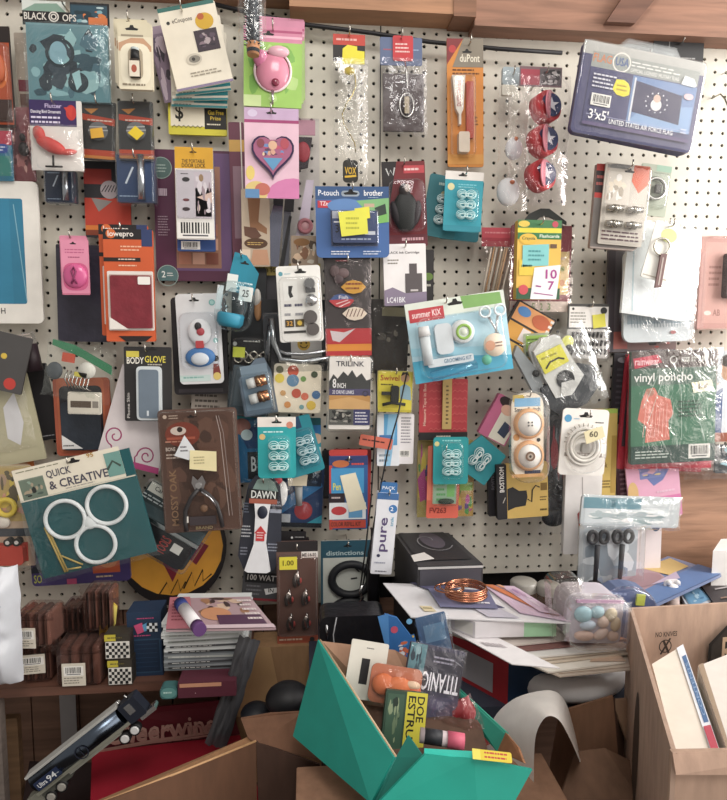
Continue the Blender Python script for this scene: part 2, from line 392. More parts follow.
# ================================================================ top left
it = hang('costume_pack', 'orange and black blister pack cut by the left edge above the teal folder', 'pack', (-30, 27, 13, 128), .05, 1, '2a1c18',
     [('r', .03, .16, .97, .97, 'b8481e'), ('r', .03, .03, .97, .15, '241816'), ('e', .7, .45, .2, .16, 'e0702c'), ('r', .1, .72, .95, .95, '3a1f18')], blis=(.05, .18, .97, .95, 7))
it.new().ell((.72, .42, 4), 7, 4, 14, 'd8602a').add('toy')
it = hang('hair_extension_pack', 'slim clear bag with a maroon clasp behind the camouflage bag', 'pack', (18, 34, 34, 150), .03, 1, 'b3a596',
     [('r', .1, .4, .9, .5, '7a1530'), ('r', .15, .52, .85, .93, '6b4a42')])
it.new().film(0, .05, 1, 1.02, 2, 5, 'f:f4f0ea').add('bag')
it = hang('camouflage_bag_pack', 'clear bag of teal camouflage cloth under a black header with white lettering', 'pack', (25, 3, 111, 106), .075, 0, '121216',
     [('r', 0, 0, .5, .1, 'cfd6d0'), ('p', [(0, .1), (.15, .03), (.4, .02), (.5, .1)], '7fa090'), ('r', .55, .02, .98, .21, '1f3a48'), ('n', .56, .03, .98, .2, ['24485a', '78a8b4', '16303c', 'd8773a', 'b0c8cc'], 14),
      ('r', .76, .14, .98, .21, 'd8733a'), ('t', 'BLACK', .02, .115, .28, .185, 'd9d4cc'), ('o', .36, .15, .06, .75, 'd9d4cc'), ('o', .36, .15, .035, .6, 'd9d4cc'), ('t', 'OPS', .46, .12, .62, .19, 'd9d4cc')],
     outline=[(0, .1), (0, .23), (1, .23), (1, 0), (.55, 0), (.55, .1)], hook='camouflage cloth bag')
it.new().box(.04, .22, .98, .97, -1, 3, '6f99a2').art([('n', .05, .24, .97, .96, ['5f8c96', '2f4e5c', '37424e', '8fbcc2', '4a7080', '222c38', '9cc6c8'], 46, 11),
     ('o', .42, .5, .17, .78, '1e2a34'), ('e', .4, .5, .1, .11, '8ab4c2'), ('e', .62, .78, .12, .1, '20303a'), ('p', [(.55, .7), (.64, .66), (.66, .8), (.6, .86)], 'a6d2d6')], 3).add('folded_cloth')
it.new().film(.01, .21, 1.01, .99, 3.5, 8, 'f:dff0f4', wr=1.6).add('bag')
it = hang('essential_oil_box', 'beige carton with an arched window showing a small dark capped bottle', 'box', (116, 22, 149, 86), .085, 0, 'e6dcc0', [
     ('r', 0, 0, 1, .2, 'd8ceb0'), ('h', .42, .08, .2), ('r', .1, .17, .75, .2, '9a8f78'), ('p', [(.02, .3), (.4, .22), (.75, .22), (.98, .34), (.98, .42), (.02, .42)], 'c99a76'), ('rr', .06, .3, .94, .94, 'efe6cc', .3),
     ('rr', .28, .36, .72, .86, 'b6a68c', .2), ('x', .1, .9, .9, .97, 1, '8a7c66')], t=5, group='oil cartons', hook='beige oil carton')
it.new().cyl((.5, .83, 6), (.5, .56, 6), 5, 5, '3a3029').art([('r', .36, .6, .66, .84, 'e8dcc8'), ('e', .5, .72, .08, .06, 'b0503a')], 11.3).add('bottle')
bo = it.last; it.new().cyl((.5, .56, 6), (.5, .42, 6), 4.6, 4.2, '15171a').cyl((.5, .42, 6), (.5, .38, 6), 4, 4, 'b8c4c4').add('cap', parent=bo)
copies(it, [(4, 6, .014, 0), (8, 11, .028, 0)], ['beige oil carton directly behind the front bottle carton', 'beige oil carton furthest back on the bottle carton hook'])
it = hang('bird_ornament_pack', 'red plastic bird in a clear bag with a purple header', 'pack', (31, 101, 83, 171), .105, 0, 'dcd8d2',
     [('r', 0, 0, .9, .37, '35245c'), ('t', 'Flutter', .3, .05, .62, .11, 'c8b8e0'), ('t', 'Dancing Bird Ornament', .03, .14, .6, .2, 'e6e2f0'), ('x', .03, .22, .62, .35, 2, 'd8d0ea'), ('e', .8, .17, .1, .11, 'c8302c'), ('p', [(.66, .1), (.84, .08), (.8, .24)], 'd43a30')], hook='red bird ornament')
it.new().ell((.42, .66, 6), 16, 5, 7, 'd03a34', rot=-25).ell((.2, .5, 6), 6, 4, 8, 'c8342e', rot=15).ell((.74, .75, 6), 9, 3, 3, 'd8443c', rot=5).cyl((.45, .8, 6), (.45, .96, 6), 1, 1, '1c1a1a').cyl((.3, .96, 6), (.62, .96, 6), 1, 1, '1c1a1a').add('bird')
it.new().film(0, .36, 1.02, 1.02, 3, 13, 'f:ffffff', wr=1.5).add('bag')
for k, (bx, lab) in enumerate((((81, 102, 116, 161), 'black and orange camera cloth pack with an amber sticker, beside the bird ornament'), ((119, 102, 154, 161), 'black and orange camera cloth pack with a tilted yellow sticker under the bottle cartons'))):
    it = hang('lens_cloth_pack', lab, 'pack', bx, .07+.004*k, -3 if k == 0 else 0, '3b3a3a', [
        ('p', [(.02, .22), (.98, .28), (.98, .4), (.02, .32)], 'c8452a'), ('p', [(.1, .14), (.5, .12), (.3, .22)], 'd88a3a'), ('e', .5, .5, .28, .16, '77787a'), ('r', 0, .82, 1, .92, 'cf4a2c'), ('r', 0, .92, 1, .97, 'e08a3c'), ('x', .2, .3, .9, .35, 1, 'f0d8c8'), ('l', [(.25, .44), (.75, .42)], .03, 'c8c8c8'), ('l', [(.22, .5), (.78, .48)], .03, 'c8c8c8')], r=2, hook='camera cloth pack '+('with the amber sticker' if k == 0 else 'with the yellow sticker'))
    it.new().dome(.0, .0, 1, 1, 1.2, 6, 'c:dfe4e6', r=3).add('blister')
    it.new().prism([(.3, .56), (.52, .44), (.76, .56), (.55, .68)] if k else [(.32, .5), (.66, .46), (.72, .62), (.36, .66)], 6.3, 6.8, 'e8c81e' if k else 'e0a830').add('price_sticker')
it = hang('craft_bead_pack', 'pink and blue craft pack at the left edge above the teal folder', 'pack', (-25, 131, 13, 181), .06, 0, '1f6f8c', [('r', 0, 0, 1, .28, 'b8263e'), ('rr', .3, .26, .9, .45, '284a9a', .1), ('r', .3, .5, .95, .9, '2b7f74'), ('x', .4, .3, .85, .42, 2, 'dfe4f0')])
it.new().film(-.02, -.02, 1.04, 1.04, 1.5, 6, 'f:e8eef4').add('bag')
it = hang('charm_bag', 'wrinkled bag with a small black charm at the far left', 'pack', (12, 108, 34, 182), .04, 2, '8a4a50', [('n', 0, .1, 1, 1, ['7f4248', 'a86a68', '5a2c34', 'c89a90'], 20, 3)])
it.new().ell((.62, .58, 6), 5, 4, 7, '15161a').ell((.62, .42, 6), 3, 3, 4, '15161a').add('charm')
it.new().film(-.1, 0, 1.1, 1, 3, 11, 'f:f6ecec', wr=1.8).add('bag')
it = hang('teal_folder', 'large white framed folder with a teal blue front at the left edge', 'folder', (-70, 182, 42, 324), .05, 0, 'e6e2da', [('rr', -.0, .12, .86, .86, '2d7c9e', .02), ('r', -.0, .12, .74, .86, '2f82a6'), ('t', 'H', .62, .89, .66, .93, '3a3a3a'), ('l', [(.78, .16), (.86, .84)], .008, '7fb4c8')], r=5, t=3)
it = hang('battery_box', 'small navy boxed tube in a clear case under the red bird', 'box', (48, 172, 78, 204), .035, 0, '22324e', [('r', .0, 0, 1, .9, '1d2c48'), ('l', [(.25, .5), (.42, .15)], .05, 'c8d4e0'), ('x', .08, .05, .5, .12, 1, '9ab0c8'), ('x', .05, .86, .55, .92, 1, '9ab0c8')], t=6)
it.new().cyl((.68, .95, 8), (.68, .02, 8), 3.2, 3.2, 'm:c8ccd2').add('tube')
it.new().dome(-.02, -.02, 1.02, 1.05, 0, 13, 'c:e8eef4', r=2).add('blister')
it = hang('battery_box', 'navy boxed tube in a clear case under the tilted yellow sticker', 'box', (119, 157, 157, 204), .06, 0, '2a4064', [('r', .0, 0, 1, .88, '27406a'), ('l', [(.22, .6), (.42, .25)], .05, 'd4dee8'), ('x', .08, .07, .5, .13, 1, '9ab0c8'), ('x', .05, .84, .6, .9, 1, '9ab0c8')], t=6, hook='navy boxed tube')
it.new().cyl((.64, .95, 8), (.64, .0, 8), 4, 4, 'm:d8dce0').add('tube')
it.new().dome(-.02, -.02, 1.02, 1.05, 0, 14, 'c:e8eef4', r=2).add('blister')
it = hang('striped_badge_pack', 'dark pack with a striped grey badge above a red orange base', 'pack', (85, 162, 131, 238), .03, 0, '25242a', [('r', 0, .1, .6, .3, '9a2c24'), ('r', 0, .48, 1, .84, 'c23a26'), ('r', 0, .84, 1, .9, 'e0782c'), ('r', 0, .9, 1, .97, '8a3a20'), ('p', [(.15, .48), (.6, .52), (.3, .66)], '8a8480'), ('c', .55, .37, .2, 'a89ca0')] + [('l', [(.38+i*.07, .4), (.48+i*.06, .31)], .02, '2a2a30') for i in range(5)])
it = hang('pink_ribbon_card', 'pink card with an oval pink case and ribbon, front of its stack', 'card', (61, 236, 88, 290), .075, 0, 'e88fae', [('h', .45, .07, .12), ('x', .15, .16, .85, .26, 2, 'c8608a'), ('x', .25, .3, .75, .34, 1, 'a8406a'), ('rr', .06, .42, .96, .92, 'd85a8c', .3), ('r', 0, .97, 1, 1, 'd0708e')], t=1.5, group='pink ribbon cards', hook='pink ribbon cards')
it.new().ell((.5, .66, 2), 12, 4, 12, 'g:d65c92').tube([(.4, .8, 6.5), (.5, .7, 6.8), (.58, .58, 6.5), (.5, .5, 6.2), (.42, .58, 6.5), (.5, .7, 6.8), (.6, .8, 6.5)], .9, '8e2f60').add('case')
copies(it, [(3, 3, .013, 0), (6, 6, .026, 0)], ['pink ribbon card just behind the front ribbon card', 'rearmost pink ribbon card of its stack'])
it = hang('navy_pouch', 'dark navy fabric pouch hanging behind the pink ribbon cards', 'pouch', (59, 246, 110, 342), .02, -1, 'b:3a3848', [('r', .02, 0, .98, .04, '2a2836')], t=5)
it = hang('phone_pouch_box', 'orange carton with a maroon padded pouch in its window', 'box', (102, 226, 150, 336), .085, 0, 'd8592a', [
     ('r', 0, 0, 1, .09, '1d1a1c'), ('c', .16, .04, .1, 'd8672c'), ('t', 'lowepro', .1, .015, .62, .08, 'ece4dc'), ('r', .78, .0, 1, .15, '2c3c6c'), ('x', .35, .14, .8, .2, 2, 'f2b894'), ('r', 0, .25, .75, .285, '241a18'), ('x', .3, .255, .72, .28, 1, 'e0c8b8'), ('x', .3, .31, .7, .335, 1, 'f0c8a8'), ('rr', .06, .37, 1, .9, 'e6ddd6', .03), ('r', .1, .4, .97, .88, 'b89a90'), ('p', [(.25, .95), (.95, .95), (.8, 1), (.4, 1)], '241a1a')], t=5, group='orange pouch cartons', hook='orange pouch carton')
it.new().box(.13, .41, .96, .88, 5.4, 8.5, 'b:8a2c38', r=2).add('pouch')
it.new().prism([(.1, .78), (.1, .89), (.48, .89)], 8.7, 9, 'ece6de').add('corner_flap')
it.new().box(.7, .42, .95, .49, 8.7, 9.2, 'f0ece6', r=1).add('price_sticker')
copies(it, [(7, 6, .018, 0)], ['orange pouch carton half hidden behind the maroon pouch carton'])
# ================================================================ top, left of centre
it = hang('photo_card_pack', 'purple edged photo card tucked behind the tilted white booklet', 'card', cw(178, 62, 46, 76), .035, 13, 'a690a4', [('n', 0, .1, .6, 1, ['8a748c', 'c8b4c4', '5c4a66', 'a08aa0', '3c3040'], 22, 8)])
it = hang('booklet', 'white booklet with a dark photo tilted over teal edged copies', 'booklet', cw(196, 47, 58, 82), .08, 13, 'ece3cf', [
     ('r', 0, -.02, .98, .03, '2f6e66'), ('c', .13, .17, .03, '2a2a2a'), ('t', 'eCoupons', .2, .13, .55, .2, '7a7266'), ('e', .75, .22, .16, .1, 'd8a820'), ('e', .7, .16, .06, .04, 'c05a28'), ('r', .52, .32, .92, .58, '3a2c38'), ('n', .54, .34, .9, .56, ['3c2e3a', '8a7480', '5c4a5a', 'b0a0a4', '2a2030'], 16, 4),
     ('e', .42, .65, .14, .07, 'cfc6b4'), ('e', .43, .65, .1, .045, '8a8478'), ('c', .41, .65, .03, '3a3430'), ('x', .3, .8, .9, .87, 2, 'a09684'), ('r', 0, .97, 1, 1, '8a7a9a')], t=1.5, hook='tilted white booklet', hu=.42)
for k, (dx, dy, a, lab) in enumerate(((2, 10, 8, 'teal edged white booklet just below the tilted front booklet'), (2, 17, 3, 'teal edged white booklet second below the tilted front booklet'), (3, 24, 0, 'teal edged white booklet lowest of the booklet stack'))):
    i2 = hang('booklet', lab, 'booklet', cw(196+dx, 46+dy, 56, 76), .065-.012*k, a, 'e9e2d2', [('r', .0, .88, .4, .93, 'c8c0b0'), ('r', .4, .87, 1, .94, '2f96a0'), ('x', .05, .95, .4, .99, 1, '8a8478'), ('r', 0, .97, 1, 1, '3a8c92')], t=1.2, group='white booklets')
it = hang('gas_card_box', 'yellow bordered card with a dollar sign and a black end', 'card', (169, 98, 227, 136), .022, 0, 'd8cc30', [('r', .04, .1, .64, .78, 'ede4cc'), ('t', '$', .12, .2, .26, .66, '222018'), ('r', .62, .06, 1, .84, '17150f'), ('t', 'Gas Free', .68, .34, .95, .46, 'd8b830'), ('t', 'Prize', .72, .5, .9, .6, 'd8b830'), ('x', .66, .68, .96, .76, 1, 'e8e0c8'), ('l', [(.06+.04*i, .76 if i % 2 else .82) for i in range(14)], .012, '3a3620')], t=3)
it = hang('hair_brush', 'round hair brush with black bristles bagged beside the pink balloons', 'brush', (243, -4, 264, 58), .12, 0, nocard=True)
b = it.new(); b.cyl((.5, .98, 8), (.5, -.1, 8), 6.5, 6.5, '3c434c')
for j in range(15):
    for k in range(10):
        a = k*PI/5+(j % 2)*.3; u = .5+math.cos(a)*.24; dd = 8+math.sin(a)*5.5
        b.cyl((u, .02+j*.06, dd), (.5+math.cos(a)*.44, .02+j*.06-.01, 8+math.sin(a)*10), .9, .5, '1a1c22' if (j+k) % 2 else 'c0c8cc', 5)
b.add('bristle_barrel'); it.new().cyl((.5, .82, 8), (.5, 1.02, 8), 7, 6, 'c8885a').add('wooden_handle')
it.new().film(-.15, -.05, 1.15, 1.05, 14, 20, 'f:ffffff', wr=1).add('bag')
it = hang('foil_balloon_pack', 'bright green card with a shiny pink foil balloon', 'card', (244, 27, 302, 108), .065, -1, 'a8c878', [('r', 0, 0, 1, .2, 'd884a4'), ('r', .3, .05, 1, .08, 'b84c78'), ('r', .2, .12, 1, .15, 'f0b8cc'), ('h', .42, .1, .1), ('n', .0, .2, 1, 1, ['9cce5c', 'b8dc84', '7cb850'], 12, 2), ('r', 0, .86, .3, 1, 'd0e8a0')], t=1.5, group='pink balloon packs', hook='pink foil balloon card')
b = it.new(); b.ell((.5, .58, 3), 17, 6, 19, 'g:e08aa4', rot=-8).ell((.6, .33, 5), 11, 4, 6, 'g:ecb4c4').ell((.3, .42, 4), 8, 4, 9, 'g:d878a0').tor((.5, .56, 3), 20, 1.3, 'g:f4dce2', sx=.92).cyl((.5, .8, 4), (.5, .98, 4), 1.5, 1, 'm:d0d0d0'); b.ell((.55, .72, 8), 4, 2, 4, 'g:8a3048'); b.add('foil_balloon')
for (dx, dy, dd, da), lab in zip([(2, -3, .012, 0), (3, -6, .022, 1), (1, -9, .032, -1)], ['pink topped balloon card just behind the pink foil balloon', 'pink topped balloon card third in the pink balloon stack', 'rearmost pink topped balloon card beside the hair brush']):
    hang('foil_balloon_pack', lab, 'card', (244+dx, 27+dy, 302+dx, 106+dy), .065-dd, da-1, 'a8c878', [('r', 0, 0, 1, .2, 'd484a4'), ('r', .3, .05, 1, .08, 'b84c78'), ('r', .2, .12, 1, .15, 'e8b0c4')], group='pink balloon packs')
it = hang('heart_balloon_card', 'pale pink card with a dark rimmed heart full of colours', 'card', (245, 109, 299, 199), .11, 0, 'e8bcd0', [
     ('r', 0, 0, 1, .13, 'c8a8cc'), ('h', .5, .05, .1), ('e', .15, .06, .09, .04, 'd8c8e4'), ('r', 0, .13, 1, .165, 'a83a72'), ('r', 0, .165, 1, 1, 'e6bccf'), ('e', .9, .97, .5, .2, 'd87ab0'), ('e', .2, .93, .22, .12, 'e0c478'), ('e', .32, .9, .14, .07, 'c86a5a'), ('r', 0, .9, .26, 1, '5a8cc0'), ('e', .1, .72, .08, .08, 'e8cc6a')], hook='heart balloon card', t=1.5)
def heart(cx, cy, w, h, n=30):
    o = []
    for i in range(n):
        t = 2*PI*i/n; x = 16*math.sin(t)**3; y = 13*math.cos(t)-5*math.cos(2*t)-2*math.cos(3*t)-math.cos(4*t); o.append((cx+x/34*w, cy-(y-2.5)/34*h*1.08))
    return o
b = it.new(); b.prism(heart(.52, .47, .84, .52), 1.6, 5, 'g:3a2c50').art([('p', heart(.52, .47, .76, .46), 'a85a80'), ('n', .3, .36, .74, .56, ['a85a80', 'd8a088', '5c3a58', 'e8c8a0', 'c84c6c', '6c88c0'], 20, 6), ('p', [(.34, .56), (.7, .56), (.52, .7)], '5a98c8'), ('e', .52, .42, .08, .05, 'e0b090'), ('e', .3, .4, .07, .05, '8a3c4c'), ('e', .74, .4, .08, .06, 'b84858')], 5); b.add('heart')
it = hang('window_panel_pack', 'large maroon sleeve of brown square patterned panel marked 2 pack', 'pack', (156, 152, 232, 282), .022, 0, '5a2844', [('r', .27, .02, 1, .92, '6a4a78'), ('r', .27, .12, .86, .9, 'a0705a'), ('r', .0, .0, .25, 1, '5c2646')] +
     [('r', .3+.18*i, .56+.11*j, .46+.18*i, .65+.11*j, ('d8a48c', '8a4c3c', 'b87860')[(i+j) % 3]) for i in range(3) for j in range(3)] + [('c', .1, .14, .13, '54706c'), ('o', .1, .14, .14, .93, '9ab0a8'), ('x', .04, .11, .17, .18, 3, 'a8bcb4'), ('c', .15, .96, .13, '54787a'), ('o', .15, .96, .14, .93, '9ab0a8'), ('t', '2', .07, .925, .12, .975, 'e8ece8'), ('x', .14, .935, .22, .97, 2, 'e0e4e0'), ('x', .04, .5, .2, .66, 8, 'a88a9a'), ('x', .06, .27, .2, .4, 1, 'c8b0c0')], t=4)
it = hang('sleeve_pack', 'narrow maroon pack with a gold band left of the heart card', 'pack', (231, 124, 246, 268), .03, 1, '6a3448', [('r', 0, .12, 1, .2, 'c89a48'), ('r', .2, .3, 1, .8, '8a6a78'), ('l', [(.8, 0), (.8, 1)], .08, 'd8d0c8')], t=3)
it = hang('door_lock_pack', 'yellow topped portable door lock pack with diagrams and a barcode', 'card', (176, 148, 214, 240), .085, 0, 'ece8e2', [('r', 0, 0, 1, .23, 'e0a420'), ('h', .48, .05, .1), ('t', 'THE PORTABLE', .18, .13, .78, .17, '4a3410'), ('t', 'DOOR LOCK', .18, .175, .8, .22, '2a1c08'), ('r', .02, .25, .52, .75, 'e6e2e4'), ('r', .48, .26, .95, .42, 'd8c4a4'), ('x', .2, .28, .35, .3, 1, '3a3a3a'), ('e', .3, .35, .1, .025, '2a2628'), ('e', .68, .33, .06, .04, 'a08058'), ('e', .3, .46, .06, .012, '6a3a3a'), ('e', .3, .57, .06, .015, '7a3a40'), ('e', .27, .67, .1, .02, '3a2a2c'), ('r', .52, .44, .95, .75, 'cfc0d0'), ('p', [(.55, .54), (.95, .48), (.95, .6)], 'e0c0b0'), ('b', .02, .79, .98, .99)], t=1.5, hook='door lock pack')
it.new().box(.05, .25, .95, .77, 1.8, 2.1, 'ccc6cc').art([('n', .5, .27, .94, .76, ['cfc4cc', 'e4dce0', 'a8949c', 'e0c8b8'], 12, 9), ('e', .28, .35, .1, .025, '2a2628'), ('e', .68, .33, .06, .04, 'a08058'), ('e', .27, .57, .08, .015, '7a3a40'), ('e', .27, .67, .1, .02, '3a2a2c'), ('x', .15, .28, .4, .3, 1, '3a3a3a')], 2.1).add('print')
it.new().dome(.02, .24, 1.04, .78, 2.2, 8, 'c:f6f6fa', r=3).add('blister')
i2 = hang('door_lock_pack', 'blue edged barcode pack showing below the yellow door lock pack', 'card', (177, 160, 215, 252), .06, 0, '2c4c8c', [('b', .1, .89, .6, .98), ('r', 0, .84, 1, .87, 'dce0ea')], t=3)
it = hang('shoe_insole_pack', 'tan card of feet in shoes hanging under the pink heart card', 'card', (242, 190, 270, 267), .05, 0, 'c8b49c', [('p', [(.2, 0), (.7, 0), (.6, .42), (.9, .5), (.9, .58), (.5, .52), (.3, .5)], '9a6a48'), ('p', [(.08, .48), (.5, .5), (.7, .6), (.5, .66), (.1, .6)], '6a4434'), ('e', .5, .7, .42, .07, '5a3a24'), ('x', .2, .68, .8, .73, 2, 'd8b060'), ('r', .0, .78, .3, .9, 'e8d0b8'), ('p', [(.4, .78), (.9, .78), (.98, .98), (.3, .98)], 'd09a78')], t=3)
it = hang('kitchen_knife_pack', 'grey bladed knife pack with black handles below the heart card', 'pack', (269, 165, 296, 268), .045, -4, '3a3c44', nocard=True)
it.new().prism([(.05, 1), (.02, .55), (.2, .35), (.5, .35), (.48, 1)], 2, 4, 'm:8c90a4').add('blade'); it.new().prism([(.55, 1), (.55, .4), (.8, .4), (.85, 1)], 1, 3, 'm:7a7c86').add('blade')
it.new().prism([(.15, .4), (.1, 0), (.45, 0), (.5, .4)], 2, 7, '222226').add('handle'); it.new().prism([(.55, .45), (.6, 0), (.9, 0), (.9, .45)], 1, 6, '2a2a2e').add('handle'); it.new().prism([(.5, 1.), (.75, .5), (.85, .5), (.65, 1.)], 3.4, 6, '17171a').add('handle')
it = hang('clear_fan_pack', 'tall clear flared blister with a pink round end beside the heart card', 'pack', (290, 122, 320, 268), .035, 0, 'c4bcc4', [], outline=[(.3, .0), (.95, .0), (.98, .95), (0, .95)], nocard=True)
b = it.new(); b.prism([(.25, .0), (.85, .0), (.85, .1), (.25, .1)], 2, 3, 'c890a0').prism([(.2, .12), (.75, .12), (.6, .32), (.2, .34)], 2, 6, '2a1c22').ell((.45, .22, 6), 7, 2, 10, 'a8323c').prism([(.55, .4), (.8, .4), (.55, .82), (.15, .82)], 1, 2, 'd8ccd8').tor((.5, .72, 5), 6, 2, 'c87a80').ell((.5, .72, 4), 5, 2, 5, 'd8a0a0').add('wand')
it.new().prism([(.2, 0), (.98, 0), (.98, .92), (-.05, .92)], 1, 8, 'c:f0f0f8').add('blister')
it = hang('puzzle_card', 'small card of smiling faces under the clear flared blister', 'card', (291, 236, 318, 268), .07, 0, 'b09a84', [('n', 0, 0, 1, 1, ['a08a74', 'd8b898', '4a3828', '8a5c40', 'c8c0b0'], 20, 4), ('e', .4, .2, .3, .12, '8a5c2c')])
# ================================================================ top centre and right
it = hang('dog_tag_necklace_pack', 'long clear bag with a dog tag and chain under a black red header', 'necklace', (333, 35, 365, 62), .06, 0, '1d1517', [('r', 0, 0, 1, .4, 'c83a2c'), ('x', .1, .12, .9, .3, 1, 'e8b0a8')], hook='dog tag necklace bag')
it.new().prism([(.3, .55), (.45, .4), (.75, .45), (.75, .6), (.98, .62), (.98, 1.1), (.28, 1.1)], 1.5, 2.2, 'e8dc28').add('price_sticker')
it.new().film(-.08, .9, 1.1, 5.6, 1, 4.5, 'f:ffffff', wr=1.5, seed=3).film(.0, .9, 1.0, 5.4, 3, 6, 'f:ffffff', wr=2.2, seed=13).add('bag')
it.new().tube([(.5+.22*math.sin(i*.9)*(i > 0), 1.2+i*.36, 3+math.sin(i*2)) for i in range(10)], .7, 'm:b8a870').add('chain')
it.new().box(.3, 4.75, .78, 5.6, 3, 5, '1c1a14', r=4).art([('t', 'VOX', .36, 5.02, .72, 5.3, 'e0b020'), ('l', [(.36, 5.4), (.72, 5.35)], .06, 'e0b020')], 5).add('dog_tag')
it.new().ell((.5, 1.4, 4), 6, 2, 4, 'b8a030').add('clasp')
it = hang('keychain_pouch_pack', 'dark brown pouch with an oval silver key ring and red tag', 'keychain', (380, 38, 422, 66), .05, 1, '5a6a90', [('x', .08, .4, .3, .5, 1, 'b84a5a'), ('x', .7, .4, .95, .5, 1, '9ab0d0')], hook='brown pouch key ring')
it.new().box(.3, -.05, .78, .85, 1.3, 2.2, 'd03038', r=2).art([('x', .36, .2, .72, .6, 3, 'f0c8c4')], 2.2).add('red_tag')
it.new().box(.05, 1.35, 1.02, 3.4, 0, 5, 'b:4c3c3c').add('pouch')
it.new().tor((.6, 2.5, 6.5), 8.5, .9, 'm:d0d0cc', sx=.85, sz=1.35).ell((.6, 2.5, 6), 5.5, 1.2, 9, '3a2c28').box(.55, 2.2, .66, 2.8, 6.8, 7.8, 'b0a080').tube([(.58, .9, 4), (.6, 1.3, 7), (.62, 1.7, 6.5), (.6, 2.05, 6.5)], .8, 'm:d0d0cc').add('key_ring')
it.new().film(-.05, .8, 1.1, 3.6, 5, 9, 'f:f0f0f6', wr=1.8).add('bag')
it = hang('glue_tube_pack', 'orange card with a white glue tube in a blister', 'card', (447, 40, 483, 168), .05, 1.5, 'df8a34', [('p', [(0, 0), (.45, 0), (0, .2)], '8a2c30'), ('c', .15, .08, .1, 'c83a3c'), ('p', [(.45, .0), (1, 0), (1, .22), (.15, .22)], '8a8070'), ('h', .55, .1, .14), ('t', 'duPont', .35, .12, .9, .18, 'ece4d0'), ('x', .15, .23, .9, .285, 2, '6a3a14'), ('r', .0, .9, 1, .98, 'e09a44'), ('x', .75, .6, .85, .68, 3, '7a4a18')], r=2, t=1.5, hook='glue tube card', hu=.6)
it.new().prism([(.1, .3), (.46, .3), (.4, .56), (.34, .6), (.34, .68), (.28, .68), (.28, .6), (.2, .56)], 2, 8, 'ece8e0').art([('tv', 'DUCO Cement', .22, .34, .34, .54, 'b84048')], 8).add('glue_tube')
it.new().box(.5, .34, .7, .78, 2, 6, 'c0402c', r=1).box(.26, .74, .56, .9, 2, 10, 'e8dccc', r=2).add('cap')
it.new().dome(.06, .29, .76, .93, 1.6, 12, 'c:f6f2ee', r=5).add('blister')
it = hang('white_trinket_pack', 'clear bag holding two white egg shaped trinkets with orange beads', 'trinket', (497, 70, 522, 214), .05, 0, nocard=True, hook='white trinket bag')
it.new().box(.1, .0, .8, .12, 1, 5, 'a8b8c0', r=2).box(.1, .12, .6, .19, 1, 5, 'e8e4d4', r=1).add('clasp')
it.new().ell((.6, .56, 6), 9, 6, 11, 'e8eaf0').add('trinket'); tk = it.last; it.new().ell((.62, .5, 11), 2, 2, 2, 'd87840').add('orange_bead', parent=tk); it.new().ell((.42, .86, 6), 12, 7, 14, 'eceef2').add('trinket'); tk = it.last; it.new().ell((.5, .8, 12), 2.5, 3, 2, 'd87040').add('orange_bead', parent=tk)
it.new().film(-.1, .05, 1.15, 1.0, 10, 17, 'f:ffffff', wr=2.4).add('bag')
it = hang('red_wheel_toy_pack', 'clear bag of red yoyo rolls each with a white star on blue', 'toy', (513, 68, 562, 206), .092, 0, '8a6a70', outline=[(.1, .0), (.95, .0), (.95, .14), (.1, .14)], art=[('r', .12, .02, .5, .13, 'c0485a'), ('n', .5, .01, .94, .13, ['6a6064', 'c0b8b8', '3a3438', 'd8d4d4'], 24, 5)], hook='red star toy bag', hu=.6)
for k, (u, v) in enumerate(((.66, .3), (.62, .54), (.6, .79))):
    b = it.new(); b.cyl((u-.12, v+.015, 0), (u-.02, v, 12), 15, 15, 'd02c34', 28); b.add('roller'); rl = it.last
    b = it.new(); b.cyl((u-.02, v, 12), (u, v, 12.8), 14, 13.4, 'e88898', 28).cyl((u, v, 12.8), (u+.002, v, 13.4), 11, 11, '34406c', 28)
    st = [(u+.002+.15*(1 if i % 2 == 0 else .4)*math.sin(PI*i/5), v-.055*(1 if i % 2 == 0 else .4)*math.cos(PI*i/5)) for i in range(10)]
    b.prism(st, 13.4, 13.8, 'e0e4ec'); b.add('star_badge', parent=rl)
it.new().film(.0, .1, 1.02, 1.02, 14, 19, 'f:f4ecf0', wr=2).add('bag')
